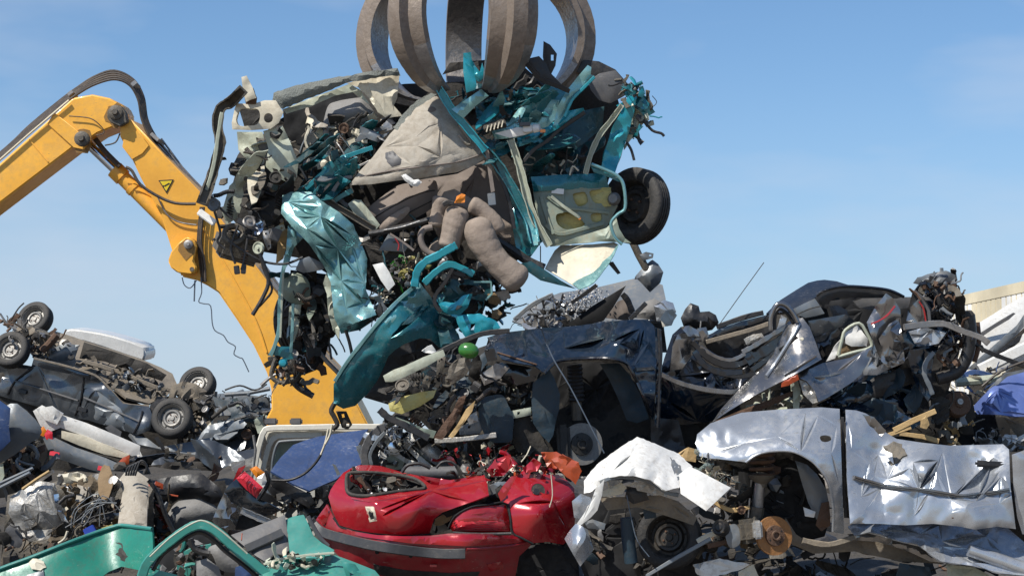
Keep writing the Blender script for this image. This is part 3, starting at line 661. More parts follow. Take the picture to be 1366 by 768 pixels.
pin((154, 150), 9.5, -.43, stick); pin((109, 185), 10, -.40, stick); pin((251, 326), 6, -.5, boom, 'steel')
E.lathe('pin_hole', M['engine'], (256, 359), (0, -1, 0), [(0, .5), (3, .5), (3, -2)], -.482, 14, boom)
cyl = E.tube('cylinder', M['yellow'], '156,229 249,322', 10, d=0, n=1, m=20)
E.tube('cylinder_cap', M['yellow'], '153,226 164,237', 12, d=0, n=1, m=20, parent=cyl)
E.tube('cylinder_band', M['yellow'], '176,249 180,253', 11.2, n=1, m=20, parent=cyl)
E.tube('cylinder_band', M['yellow'], '234,307 238,311', 11.2, n=1, m=20, parent=cyl)
E.tube('piston_rod', M['chrome'], '112,187 158,231', 6, n=1, m=18, parent=cyl)
E.tube('rod_line', M['hose'], '126,184 140,202 160,222', 3.5, d=-.1, parent=cyl)
E.tube('rod_eye', M['engine'], '104,181 116,191', 10, n=1, m=16, parent=cyl)
for i in range(5):
    o_ = i * 2.2
    E.tube('hose', M['hose'], f'-120,{310 - o_} 0,{213 - o_} 40,{176 - o_} 80,{143 - o_} 103,{126 - o_} 126,{113 - o_ * 1.2} 152,{106 - o_ * 1.3} {172 + o_ * .6},{113 - o_ * .8} {184 + o_ * .8},{132 - o_ * .4} {189 + o_ * .8},158 {197 + o_ * .9},178 {208 + o_},195 {222 + o_},209', 1.7, d=-.2 + i * .09, n=6)
for i in range(4): E.tube('pipe', M['steel'], f'{206 + i * 3},{194 - i * 3} 243,{232 - i * 3} 272,{264 - i * 3}', 1.4, d=-.2 + i * .1, n=1)
for i in range(3): E.tube('pipe', M['steel'], f'{345 + i * 3},{357 - i * 3} 400,{424 - i * 2} 440,{470 - i * 2}', 1.7, d=-.2 + i * .1, n=1)
E.box('hose_clamp', M['steel'], (210, 186), (14, 5, 40), rot=-42, d=-.05)
E.box('hose_clamp', M['steel'], (97, 127), (8, 5, 30), rot=40, d=-.05)
E.box('hose_clamp', M['steel'], (181, 114), (6, 8, 26), rot=-50, d=-.05)
E.box('hose_clamp', M['steel'], (368, 384), (5, 14, 36), rot=40, d=-.05)
E.tube('pipe', M['building'], '-10,222 40,178 92,134', 1.4, d=-.31, n=1, parent=stick)
E.tube('hose', M['hose'], '168,223 176,228 187,246 211,262 234,271 261,272', 2, d=-.42)
E.tube('hose', M['hose'], '92,155 120,158 134,168 139,177 128,181', .7, d=-.31)
E.tube('hose', M['hose'], '160,178 154,190 140,194', 1, d=-.3)
E.tube('grease_line', M['steel'], '210,262 222,285 238,296 262,300', 1, d=-.36)
for c_, r_ in (((154, 152), 15), ((109, 187), 15), ((250, 330), 12)):
    rnd = random.Random(c_[0]); o_ = [(c_[0] + r_ * rnd.uniform(.6, 1.15) * math.cos(a), c_[1] + r_ * rnd.uniform(.6, 1.2) * math.sin(a) + (4 if math.sin(a) > 0 else 0)) for a in np.linspace(0, 6.28, 15)[:-1]]
    E.prism('grease_stain', M['grease'], o_, -.284 if c_[0] < 200 else -.484, -.281 if c_[0] < 200 else -.481, parent=stick if c_[0] < 200 else boom)
wp = E.prism('warning_sticker', M['black_plastic'], '211.2,240.6 231.8,239.4 222,258', -.337, -.3345)
E.prism('sticker_face', M['label_yellow'], '213.5,241.9 229.4,241 221.8,255', -.3395, -.3375, parent=wp)
E.prism('sticker_mark', M['black_plastic'], '219,247.5 225.6,243.6 226.4,245.2 219.6,249', -.342, -.340, parent=wp)
E.prism('sticker_mark', M['black_plastic'], '217.4,247.6 218.6,247 219,249 217.8,249.4', -.342, -.340, parent=wp)
for i in range(3): E.tube('hose', M['hose'], f'{268 + i * 2},{276} {264 + i * 2},320 {267 + i * 3},352 {270 + i * 2},376', 1.6, d=-.36 - i * .02)
E.tube('hanging_wire', M['wire_grey'], '243,370 246,380 254,384 262,374', .7, d=-.4)
E.tube('hanging_wire', M['wire_grey'], '260,374 259,402', 1, d=-.4, n=1)
E.tube('hanging_wire', M['wire_grey'], '268,370 269,390 265,402 272,405 281,408 283,430 287,441 298,447 304,456 314,462 312,472 320,477 324,479 332,496', .75, d=-.4, n=3)

# ================================================================== the grab
G = Thing('scrap_grab', 'worn brown steel orange-peel grab with curved tines gripping the hanging wreck', 'grab', (632, -170), 14)
def tine(az, width, d=0.0, tipscale=1.0):
    az = math.radians(az); rad = Vector((math.cos(az), math.sin(az), 0)); tan = Vector((-math.sin(az), math.cos(az), 0)); C = P(632, 0, 14.0)
    prof = []
    for q in range(26):
        f_ = math.radians(118 - 203 * q / 25); t_ = q / 25; tp = 1 - max(0, (t_ - .66) / .34) ** 1.8
        prof.append((58 + 88 * math.cos(f_), -44 + 90 * math.sin(f_), 6 + 22 * tp, .42 + .58 * tp))
    V = []; F = []; k = G.k
    for i, (r, z, t, wf) in enumerate(prof):
        a = prof[max(0, i - 1)]; b_ = prof[min(len(prof) - 1, i + 1)]
        tr = Vector((b_[0] - a[0], b_[1] - a[1])); tr.normalize(); nr, nz_ = -tr.y, tr.x      # outward normal in the radial plane
        h = width * wf * .5; sec = [(-h, -t * .35), (h, -t * .35), (h, 0), (h * .42, t * .25), (h * .3, t * .75), (-h * .3, t * .75), (-h * .42, t * .25), (-h, 0)]
        for (s_, q) in sec: V.append(C + rad * ((r + q * nr) * k) + Vector((0, 0, 1)) * ((z + q * nz_) * k) + tan * (s_ * k))
    m = 8; n = len(prof)
    for i in range(n - 1):
        for j in range(m): F.append((i * m + j, i * m + (j + 1) % m, (i + 1) * m + (j + 1) % m, (i + 1) * m + j))
    MI = [1 if (i > n * .66 and (j in (0, 1, 2, 7) or i > n * .82)) or j == 0 else 0 for i in range(n - 1) for j in range(m)] + [0, 1]
    F.append(tuple(range(m))); F.append(tuple((n - 1) * m + j for j in range(m)))
    return G.add('tine', V, F, [M['claw'], M['worn_steel']], midx=MI, sharp=32)
for az, w_ in ((14, 58), (-68, 64), (-126, 56), (161, 60), (97, 50)): tine(az, w_)
hub = G.lathe('hub', M['claw'], (632, -190), (0, 0, 1), [(0, -135), (40, -135), (62, -110), (62, -60), (34, -40), (26, 60), (26, 110), (0, 110)], n=28)
for a in (30, 100, 170, 240, 310):
    r_ = math.radians(a); p0 = P(632, -230, 14) + Vector((math.cos(r_), math.sin(r_), 0)) * .2; p1 = P(632, -95, 14) + Vector((math.cos(r_), math.sin(r_), 0)) * .45
    V, F = G.sweep([p0, p1], [(.05 * math.cos(t), .05 * math.sin(t)) for t in np.linspace(0, 6.28, 13)[:-1]]); G.add('ram', V, F, M['steel'])
# ================================================================== the teal wreck in the grab
T = Thing('crushed_car', 'crushed teal hatchback hanging from the grab, interior and airbags spilling out', 'car wreck', (560, 540), 14)
T.hull('body_shell', M['grime_shade'], '322,205 372,160 430,128 540,112 650,108 760,106 822,125 838,180 812,240 796,305 735,315 705,335 662,370 645,415 560,425 500,390 445,370 405,345 345,335 300,280', .30, .95, cr=(60, 14))
# -- front end, left
T.panel('bonnet_edge', M['fuzz'], '363,134 365,124 391,115 429,107 480,98 530,91 534,101 506,103 466,110 443,120 412,131 377,146', -.15, cr=(20, 3), th=4, rag=1, bulge=4, bw=6)
T.panel('headlining', M['cream'], '462,111 485,104 508,101 533,100 531,115 530,131 525,141 537,155 515,158 504,150 492,131 478,117', -.1, cr=(16, 5), rag=.6)
T.panel('headlining', M['cream_green'], '412,132 443,121 466,112 480,120 494,140 488,136 470,123 446,128 415,142 382,152 378,146', -.08, cr=(18, 3))
T.panel('cavity_shade', M['black'], '377,146 412,134 466,117 494,150 480,185 433,195 382,190', .2, cr=(20, 4))  # near-black sheet standing in for the shade inside the cavity
T.panel('headrest', M['seat_grey'], '438,141 447,136 466,132 484,131 492,140 499,152 485,163 464,170 436,177 431,170 433,156', .02, cr=None, bulge=15, bw=16, sm=True, th=6, sharp=60)
T.panel('lamp_carrier', M['cream'], '316,138 337,139 353,134 368,134 378,150 372,164 361,172 336,174 310,173 309,164 313,145', -.35, cr=(26, 2.5), holes=['321,145 334,145 344,146 347,155 343,166 330,168 319,168 315,159', '358,151 362.5,153 364,157.5 362.5,162 358,164 353.5,162 352,157.5 353.5,153'], th=5, step=3.5)
T.panel('post', M['cream'], '322,103 329,101 337,117 342,131 335,133 328,136 324,122', -.38, cr=(12, 2), th=6, step=4)
T.panel('post', M['rust'], '324,120 337,117 343,131 341,139 328,139', -.36, cr=(10, 3), th=6, step=4)
T.beam('side_member', M['engine'], '322,122,-.3 308,136 294,145 290,168 294,190 289,212 281,240 271,268,-.4', 14, 10, channel=True, d=-.3)
T.beam('side_member', M['cream_green'], '296,150 291,180 286,215 278,246 268,272', 5, 5, d=-.42)
T.panel('inner_wing', M['cream_green'], '351,175 377,168 387,189 398,217 396,236 390,246 372,238 363,231 354,222 358,198', -.32, cr=(24, 4), holes=['363,224 370,226 374,233 366,231'], th=2)
T.panel('bulkhead', M['cream_green'], '316,176 350,176 356,200 350,225 330,215 318,200', -.1, cr=(14, 5))
T.panel('bulkhead', M['black_plastic'], '322,215 350,228 372,240 392,262 372,300 340,300 318,260', -.05, cr=(22, 5))
T.panel('bracket', M['cream_green'], '306,248 320,235 326,262 318,290 302,300 296,282', -.22, cr=(12, 4))
T.clutter('290,200 330,175 395,180 400,250 385,330 345,350 290,340 270,300', -.45, .1, 45, [M['grime_shade'], M['engine'], M['black_plastic'], M['black_plastic'], M['grime_shade']], .7)
T.lathe('pulley', M['slate'], (285, 273), (-.2, -1, .15), [(0, 2), (3, 2), (3.5, 3), (6, 2.6), (8.4, 3), (8.6, -3), (4, -4)], -.5, 24)
T.box('connector_block', M['white_plastic'], (276, 290), (26, 9, 9), rot=-36, d=-.52)
T.lathe('throttle_body', M['engine'], (312, 312), (.2, -1, .3), [(9, 1), (12, 3), (15, 1), (16, -8), (10, -8)], -.42, 26, ring=True)
T.lathe('headlamp_bowl', M['chrome'], (336, 302), (.3, -1, .5), [(0, -8), (8, -5), (13, 0), (15, 2), (15, -2), (9, -9)], -.35, 28)
T.box('relay_box', M['grey_plastic'], (367, 313), (13, 16, 8), rot=-20, yaw=25, d=-.4)
T.box('engine_block', M['engine'], (318, 330), (60, 34, 60), rot=-18, yaw=20, roll=10, d=-.1, bev=.2)
T.panel('radiator_side', M['wood'], '372,300 382,290 386,310 378,345 368,352', -.2, cr=(10, 2))
for p_ in ('305,322 330,338 352,349 380,352 404,343', '318,300 308,330 314,352', '345,330 352,360 363,385 352,402 336,418', '330,318 326,345 322,360', '286,282 294,310 290,322 300,332', '282,262 296,280 310,292'):
    T.tube('cable', M['black_plastic'], p_, 1.6, d=-.46)
T.tube('cable', M['black_plastic'], '346,338 358,372 352,394 337,420', 2.6, d=-.5)
T.box('plug', M['black_plastic'], (316, 360), (7, 11, 6), rot=8, d=-.46); T.box('plug', M['black_plastic'], (325, 359), (6, 12, 6), rot=-5, d=-.46)
# -- bonnet skin
T.panel('bonnet', M['teal_pale'], '377,261 387,256 415,256 429,268 455,285 471,299 480,320 490,345 489,366 488,386 502,420 478,429 453,439 446,424 441,377 436,362 429,350 412,325 391,304 375,285', -.5, cr=(25, 12), th=1.2, curl=4, step=3.6, ctrl='380,265,.1 430,300,-.12 480,330,.05 445,390,-.05 495,420,-.05 450,438,0', rag=.4)
T.panel('bonnet_flap', M['cream_green'], '436,362 441,377 446,424 453,439 452,452 445,440 438,420 436,392 431,378', -.42, cr=(12, 4), th=1)
T.panel('inner_flap', M['teal_dark'], '446,424 490,410 510,420 480,440 455,445', -.3, cr=(14, 4))
for a, b_, c_ in (('408,252 425,236 447,216 470,206 497,197', 6, 'turquoise'), ('412,268 432,244 452,232 480,222', 5, 'teal'), ('440,262 455,240 470,236', 5, 'slate'), ('425,262 446,240 470,226 500,212', 3, 'steel'), ('404,252 418,240 424,262', 3, 'black_plastic'), ('436,275 455,262 470,254', 7, 'teal')):
    T.beam('bent_rail', M[c_], a, b_, 3, d=-.3)
T.clutter('398,250 440,205 525,170 500,212 478,245 455,285 430,265', -.3, 0, 70, [M['teal'], M['teal_dark'], M['slate'], M['steel'], M['black_plastic'], M['cream']], .8, 'sstt')
T.clutter('380,190 420,160 520,150 500,190 440,215 400,240', -.1, .15, 70, [M['cream'], M['engine'], M['grime_shade'], M['slate'], M['beige_trim']], .9, 'ssth')
T.panel('silver_strip', M['slate'], '480,168 490,172 510,180 520,176 505,190 480,182', -.25, cr=(10, 3)); T.panel('trim_scrap', M['cream'], '418,210 440,196 450,205 438,222 420,228', -.2, cr=(12, 4))
# -- beige door card
card = T.panel('door_card', M['beige_trim'], '466,247 480,228 497,210 520,179 540,158 562,137 578,123 605,154 625,179 646,200 646,211 635,220 610,230 580,234 560,238 530,241 494,246', -.42, cr=(32, 8), th=4, curl=7, cw=9, ctrl='470,245,.05 520,215,-.1 580,200,-.12 578,130,.1 640,205,0', sharp=55)
T.panel('foam_strip', M['fuzz'], '524,170 540,150 556,134 580,121 584,125 560,141 544,158 530,174', -.01, cr=(8, 2), th=4, rag=.8, on=card)
T.panel('handle_recess', M['grey_plastic'], '514,204 524,201 536,213 534,220 523,223 514,214', -.012, cr=None, th=2, step=3, on=card)
T.lathe('window_switch', M['seat_tan'], (577, 147), (.3, -1, .4), [(0, 1), (3, 1), (5, .5), (6, -1)], 0, 16, on=card)
T.tube('grab_handle', M['beige_trim'], '612,166 619,176 628,190 622,192 612,180', 1.6, d=-.01, on=card)
T.panel('door_lever', M['white_plastic'], '535,234 541,232 552,240 558,239 563,243 557,249 549,248 540,241', -.6, cr=None, th=4, step=3, bulge=2, bw=3)
# -- door rail over the card
T.beam('window_rail', M['turquoise'], '570,92 588,122 604,148 624,172 648,201', 10, 8, d=-.45, channel=True)
T.beam('window_rail', M['teal'], '648,201 668,225 690,262 706,292 714,326,-.1', 13, 10, d=-.36, channel=True)
T.panel('centre_pillar', M['teal'], '655,197 668,212 677,232 692,268 709,304 723,322 704,348 689,334 682,294 677,262 660,220', -.3, cr=(20, 4), th=3)
T.beam('pillar', M['cream_green'], '681,186 690,212 695,230 703,262 712,290 724,312 733,328', 10, 7, d=-.38, channel=True)
T.beam('door_seal', M['black_plastic'], '652,200 662,226 674,252 682,280 686,305', 5, 4, d=-.36)
T.panel('belt_strap', M['seat_tan'], '647,200 652,200 660,255 655,257', -.4, cr=(30, 1), th=1)
T.box('belt_buckle', M['slate'], (656, 266), (10, 16, 5), rot=6, d=-.42)
# -- tan seats and airbags
T.panel('seat_back', M['seat_tan'], '560,240 610,232 646,214 672,250 684,300 680,330 640,330 600,310 570,290', .0, cr=(30, 5), bulge=8, bw=20, sharp=60)
sc_ = T.panel('seat_cushion', M['seat_tan'], '488,282 510,262 532,247 560,243 582,242 580,273 553,292 530,303 511,307 498,298', -.2, cr=(40, 4), bulge=14, bw=18, sm=True, th=5, sharp=60)
T.panel('seat_cushion', M['airbag'], '506,303 518,290 534,280 545,276 545,284 530,298 514,307', -.32, cr=(16, 2), bulge=7, bw=10, sm=True, th=3, sharp=60)
T.tube('seat_seam', M['grime_shade'], '500,290 530,272 560,258 580,254', .8, d=-.002, on=sc_); T.tube('seat_seam', M['grime_shade'], '520,300 545,284 576,268', .8, d=-.002, on=sc_)
T.panel('speaker_grille', M['cream_green'], '464,272 472,266 482,267 492,280 507,300 500,308 486,296 474,288', -.3, cr=(12, 2), th=2)
T.beam('seat_rail', M['engine'], '432,266 460,282 490,300 500,306', 8, 6, d=-.36, channel=True)
T.tube('hand_brake', M['black_plastic'], '492,312 515,308 540,302 560,297 580,290', 4, d=-.42, n=6)
T.tube('hand_brake_edge', M['steel'], '512,307 535,303 560,295', 1.4, d=-.5, n=6)
T.panel('airbag_cloth', M['airbag'], '580,296 584,270 592,256 606,252 624,262 646,276 668,290 682,300 684,316 668,318 650,306 634,300 612,330 592,326 582,312', -.3, cr=(20, 7), bulge=8, bw=14, th=4, step=4, sharp=50)
T.bag('airbag', M['airbag'], '612,276 607,296 602,316 598,332', 15, d=-.5, lump=.05)
T.bag('airbag', M['airbag'], '634,290 640,312 650,332 664,350 682,366 698,380', 19, d=-.52, lump=.06)
T.bag('airbag', M['airbag'], '590,262 585,282 584,304', 11, d=-.42, lump=.1)
T.bag('airbag', M['airbag'], '626,272 642,280 656,296 664,312', 12, d=-.42, lump=.08)
T.bag('airbag_flap', M['airbag'], '596,318 584,330 578,344', 9, d=-.35)
T.panel('orange_tag', M['orange'], '607,271 609,262 616,258 621,260 620,270 613,271', -.62, cr=(6, 2), th=3, step=3)
T.beam('inflator', M['black_plastic'], '591,273 598,270 606,272', 6, 5, d=-.55);
T.tube('steering_rim', M['seat_tan'], '577,303 566,306 561,316 565,330 574,338 586,342', 4.2, d=-.45, n=6, m=10)
T.tube('bent_frame', M['black_plastic'], '660,318 684,334 704,348 726,358', 6, d=-.3)
# -- upper body opening
T.panel('roof_skin', M['teal'], '634,142 660,128 689,120 734,115 756,122 748,140 738,164 700,172 660,166 636,158', -.12, cr=(26, 7), th=1.5)
T.panel('roof_fold', M['teal_pale'], '652,166 684,163 712,150 730,132 746,134 740,160 724,176 690,184 660,186', -.28, cr=(20, 5), th=1.5)
T.panel('bright_flange', M['teal_pale'], '744,142 752,128 759,117 772,101 784,87 789,90 788,100 793,102 776,119 762,132 752,154 744,166 738,168', -.5, cr=(18, 4), th=2)
T.beam('flange_edge', M['turquoise'], '793,103 776,120 763,134 753,156', 4, 4, d=-.52)
T.panel('tailgate_panel', M['black_plastic'], '764,92 779,80 799,82 821,93 836,110 815,108 790,110', .05, cr=(30, 3), th=4)
T.panel('tailgate_trim', M['grey_plastic'], '784,108 800,98 821,94 844,121 830,130 814,138 799,134 788,120', -.12, cr=(34, 3), th=4)
T.panel('tailgate_inner', M['teal_dark'], '700,196 745,172 781,147 806,142 804,170 794,196 776,234 712,240 696,226', .12, cr=(40, 5))
T.panel('sill', M['turquoise'], '690,184 716,176 740,162 758,148 778,144 780,148 762,158 744,172 716,188 692,196', -.3, cr=(20, 3), th=2)
T.beam('rubber_seal', M['black_plastic'], '698,216 712,200 730,188 748,172 780,150', 5, 5, d=-.36)
T.panel('rear_pillar', M['turquoise'], '800,232 806,205 816,172 828,150 838,128 850,126 846,150 836,185 829,205 820,232', -.32, cr=(16, 6), th=2)
T.beam('pillar_edge', M['cream_green'], '781,232 788,206 800,180 814,162 830,140', 7, 6, d=-.4, channel=True)
T.panel('rear_corner', M['cream_green'], '838,118 852,124 866,138 862,160 848,178 832,200 838,170 844,150', -.26, cr=(10, 5), th=1.5, rag=1)
T.panel('rear_corner', M['teal'], '828,120 840,112 856,128 870,142 874,150 862,158 850,146 838,132', -.3, cr=(9, 5), th=1.5, rag=1)
T.clutter('826,100 846,112 874,148 862,165 846,185 836,150', -.35, -.1, 60, [M['teal'], M['teal_dark'], M['turquoise'], M['cream_green'], M['engine'], M['black_plastic']], .65, 'sssht')
T.tube('torn_strap', M['black_plastic'], '858,160 870,174 882,178 886,182', 1.8, d=-.3); T.tube('torn_strap', M['black_plastic'], '836,190 842,200 846,214', 1.8, d=-.3)
T.tube('antenna_wire', M['black_plastic'], '870,128 876,136 872,142', .5, d=-.3)
T.panel('blade', M['turquoise'], '618,71 628,70 631,88 636,114 634,120 622,124 618,96', -.55, cr=(10, 3), th=2)
T.panel('blade', M['turquoise'], '628,80 640,96 643,84 648,100 640,110 630,104', -.45, cr=(9, 3), th=2)
T.panel('folded_box', M['teal_pale'], '602,146 620,134 642,119 652,128 634,142 618,158', -.5, cr=(12, 4), th=2)
T.panel('black_cover', M['black_plastic'], '694,72 706,78 719,75 728,84 734,97 754,118 742,118 722,108 704,92', -.5, cr=(20, 3), th=3)
T.beam('black_strut', M['grime_shade'], '694,74 708,92 722,106 742,114 760,122', 6, 5, d=-.6)
T.panel('black_bracket', M['black_plastic'], '725,55 734,60 743,72 741,88 735,100 727,92 724,76', -.2, cr=(14, 1), th=2, holes=['735,73 739,73 739,81 735,81'], step=3)
T.panel('torn_carpet', M['grime_shade'], '590,100 618,92 640,120 650,128 690,118 720,108 700,90 650,80 600,84', .1, cr=(16, 5))
T.box('plastic_vent', M['grime_shade'], (660, 168), (30, 10, 8), rot=14, roll=-30, d=-.42)
for i in range(5): T.box('vent_slat', M['cream'], (650 + i * 5, 172 - i * 1.6), (1.5, 9, 3), rot=-14, d=-.46)
T.panel('number_card', M['white_plastic'], '660,178 690,170 724,172 700,180 680,184', -.42, cr=(20, 1), th=1)
T.box('switch_pack', M['white_plastic'], (704, 172), (12, 9, 8), rot=6, d=-.44); T.box('bulb_holder', M['orange'], (724, 175), (7, 4, 4), d=-.45); T.box('switch_pack', M['grey_plastic'], (700, 166), (14, 5, 6), rot=3, d=-.47)
T.lathe('cup', M['white_plastic'], (716, 171), (1, -.3, .1), [(0, 4), (5, 4), (6, -4), (0, -4)], -.44, 16)
T.clutter('640,160 690,150 740,160 720,190 660,200', -.35, -.1, 45, [M['teal_pale'], M['grime_shade'], M['cream'], M['teal'], M['slate']], .7, 'ssth')
T.clutter('596,118 640,110 700,112 740,118 720,135 640,140', -.2, .1, 50, [M['grime_shade'], M['teal_dark'], M['black_plastic'], M['teal']], .9, 'ssth')
T.clutter('705,215 760,195 790,210 775,238 715,240', -.2, .05, 34, [M['grime_shade'], M['teal_dark'], M['black_plastic'], M['cream']], .6, 'stt')
T.tube('loose_wire', M['black_plastic'], '752,228 756,216 766,222 762,234', .8, d=-.25); T.tube('loose_wire', M['cream'], '760,234 764,222 772,228', 1.2, d=-.25)
# -- inner door
dr = T.panel('door_inner', M['doorskin'], '709,240 750,238 806,235 814,252 824,275 814,294 809,304 790,311 767,317 748,325 734,329 724,309 714,275', -.22, cr=(30, 4), holes=['764,260 773,257 781,257 784,270 771,275', '786,256 798,253 809,253 811,267 794,271', '742,287 750,284 759,284 781,299 757,306 744,299', '788,287 795,284 801,283 803,294 791,296'], th=3, ctrl='709,240,0 806,235,.05 824,275,.1 734,329,-.05 767,317,-.05', step=4)
for p_ in ('758,252 790,250 815,250 815,275 790,278 760,280', '738,280 765,280 790,282 806,280 806,298 780,304 750,310 740,300'): T.panel('foil', M['foil_yellow'], p_, -.17, cr=(9, 3), th=1, parent=dr)
T.panel('door_top', M['teal'], '708,236 750,233 808,231 812,250 780,252 740,254 712,256', -.015, cr=(40, 2), th=2, on=dr)
T.beam('door_ridge', M['doorskin'], '730,262 750,276 780,280 812,284', 4, 4, d=-.005, on=dr); T.beam('door_ridge', M['doorskin'], '728,300 745,312 775,306 805,298', 5, 4, d=-.005, on=dr); T.beam('door_ridge', M['doorskin'], '722,262 728,285 738,312', 5, 4, d=-.005, on=dr)
T.beam('impact_bar', M['cream_green'], '735,262 755,278 773,290', 4, 3, d=-.02, on=dr); T.box('paper_label', M['white_plastic'], (744, 255), (16, 7, 1), rot=-6, d=-.01, bev=0, on=dr)
T.lathe('bolt', M['orange'], (773, 291), (0, -1, 0), [(0, 1), (2.2, 1), (2.2, -1)], -.02, 8, on=dr)
T.panel('sill_lining', M['doorskin'], '734,329 748,325 767,317 809,304 822,290 826,305 834,318 842,324 800,322 760,326', -.3, cr=(18, 4), th=1.5)
T.tube('wheel_arch_lip', M['teal_pale'], '789,219 806,226 824,235 832,248 834,277 824,286 815,298 820,316 830,326', 2.2, d=-.42)
T.panel('wheel_arch', M['teal'], '786,217 806,224 826,234 832,244 824,242 806,234 792,230', -.4, cr=(14, 2), th=1.5)
T.wheel((848, 275), 51, (-.68, -.73, .05), 27, d=-.05, mats=(M['rubber'], M['rim_black']))
T.lathe('strut_mount', M['rim'], (818, 265), (-.3, -1, 0), [(0, 2), (6, 2), (9, -4)], -.2, 16)
# -- flap below
T.panel('rear_valance', M['cream'], '740,334 748,327 790,326 819,323 825,326 819,340 812,352 805,361 800,368 792,377 784,382 773,386 754,374 727,358 733,346', -.35, cr=(40, 4), ctrl='740,334,.15 820,325,.1 790,360,-.1 773,385,-.15 730,357,0', th=1.5)
T.panel('valance_paint', M['teal_pale'], '760,376 778,366 800,352 815,340 821,330 825,326 819,340 812,352 805,361 800,368 792,377 784,382 773,386', -.43, cr=(30, 3), th=1, ctrl='760,376,0 825,326,.1 773,385,-.1')
T.panel('lower_edge', M['teal_dark'], '694,352 708,348 727,360 748,374 768,385 745,380 721,374 702,361', -.4, cr=(14, 3), th=2)
T.panel('black_scrap', M['black_plastic'], '810,350 818,349 828,364 824,366', -.2, cr=(8, 1), th=2)
T.tube('thin_rod', M['black_plastic'], '721,328 721,357', .7, d=-.2, n=1)
# -- lower left: hanging front suspension
T.wheel((402, 428), 46, (-.85, .45, .0), 34, d=.25)
T.panel('splash_liner', M['black'], '388,360 440,366 446,430 430,490 405,500 382,480 376,420', .12, cr=(20, 5))
T.panel('washer_bottle', M['doorskin'], '378,372 392,363 410,372 414,392 405,406 384,402 376,390', -.2, cr=None, bulge=10, bw=12, sm=True, th=5)
T.panel('washer_neck', M['cream_green'], '386,406 402,406 398,440 390,462 384,440', -.2, cr=(12, 3))
T.panel('bracket_plate', M['slate'], '400,346 412,342 438,354 430,360 405,364 394,360', -.35, cr=(14, 3))
for p_, w_, m_ in (('387,322 380,350 375,378 373,410 372,440 366,462 361,474', 5, 'teal_pale'), ('378,360 376,400 374,450', 3, 'cream_green'), ('391,405 390,440 388,470', 4, 'teal_pale')): T.beam('torn_strip', M[m_], p_, w_, 3, d=-.32)
T.panel('torn_wing', M['teal_pale'], '384,300 396,302 404,318 392,330 386,350 378,362 382,330', -.35, cr=(10, 4))
T.panel('torn_end', M['teal'], '357,474 366,458 372,462 388,462 392,478 382,480 372,474', -.32, cr=(8, 3)); T.lathe('ball_joint', M['turquoise'], (378, 484), (0, -1, 0), [(0, 5), (4, 4), (6, 0), (4, -4), (0, -5)], -.35, 14)
T.clutter('384,365 440,370 448,430 435,480 410,500 385,480', -.25, .1, 80, DARK + [M['teal_dark']], .9, 'sstth', hang=.4)
T.clutter('362,470 400,470 410,500 400,512 370,500', -.3, 0, 36, DARK + [M['steel']], .7, 'ssth', hang=.4)
T.tube('lower_arm', M['engine'], '368,478 362,500 374,510 392,506', 3, d=-.25); T.tube('lower_arm', M['black_plastic'], '388,506 400,518 418,528', 4, d=-.2); T.tube('tie_rod', M['steel'], '348,514 362,502 376,496', 2.2, d=-.25); T.tube('strut_rod', M['steel'], '420,462 436,482 452,498', 3, d=-.1, n=1)
T.tube('wire_loop', M['cream'], '446,400 440,408 440,418 448,424', .9, d=-.4)
T.tube('hanging_rod', M['engine'], '461,440 466,456 470,474', 2.2, d=-.3)
# -- front wing, lower
wing = T.panel('front_wing', M['teal'], '560,378 549,386 540,395 525,411 504,433 481,461 462,486 445,512 445,538 458,545 474,541 490,525 503,508 511,492 518,475 528,466 539,459 560,451 574,452 586,464 600,459 597,440 588,424 580,410 572,396', -.55, cr=(28, 11), th=1.8, step=4, ctrl='560,378,0 500,440,-.1 450,530,.05 540,440,-.12 590,450,.15', curl=4)
T.beam('wing_edge', M['teal_pale'], '553,382 530,402 506,428 482,458 462,484 447,508', 5, 4, d=-.01, on=wing)
T.panel('wing_top', M['teal_pale'], '560,377 575,396 584,414 566,420 545,432 520,436 508,432 528,408 545,392', -.012, cr=(24, 3), th=1, on=wing)
T.panel('wing_rear', M['teal_dark'], '586,420 600,428 612,446 616,462 600,462 588,464 584,440', -.5, cr=(16, 6), th=1.5)
T.panel('arch_liner', M['black_plastic'], '500,494 510,466 535,448 562,440 586,444 612,452 640,446 622,490 590,520 560,535 520,540 486,530', .1, cr=(24, 4))
T.beam('bumper_bar', M['turquoise'], '609,327 596,334 584,341 568,349 557,362 553,382', 10, 8, d=-.62, n=6)
T.beam('bumper_bar', M['turquoise'], '566,378 580,364 598,353 614,357 632,366', 9, 8, d=-.5, n=4)
T.beam('seal_strip', M['charcoal'], '604,358 594,376 582,392 580,405 588,416', 5, 4, d=-.62)
T.panel('lamp_frame', M['teal_dark'], '596,372 620,372 654,378 656,396 644,402 620,396 600,400 590,390', -.4, cr=(10, 3), holes=['612,380 630,380 646,384 644,392 620,390'])
T.beam('lamp_frame_edge', M['teal_pale'], '632,376 655,376 656,392 648,400', 3, 3, d=-.46, n=1)
T.panel('turquoise_panel', M['turquoise'], '584,404 594,402 606,404 618,394 630,392 624,410 614,420 640,418 662,428 668,437 650,443 621,450 612,436 608,424 592,416', -.55, cr=(13, 5), th=1.5, step=3.5, rag=.5, holes=['628,432 634,431 632,440 627,440'])
T.panel('white_trim', M['white_plastic'], '497,353 511,350 519,362 527,379 518,388 508,374', -.5, cr=(22, 2), th=2)
T.panel('foam_lump', M['foam'], '650,392 660,390 668,400 664,408 652,404', -.4, cr=(8, 4), th=5); T.panel('foam_lump', M['foam'], '656,414 664,412 670,418 664,426 656,424', -.4, cr=(8, 3), th=5)
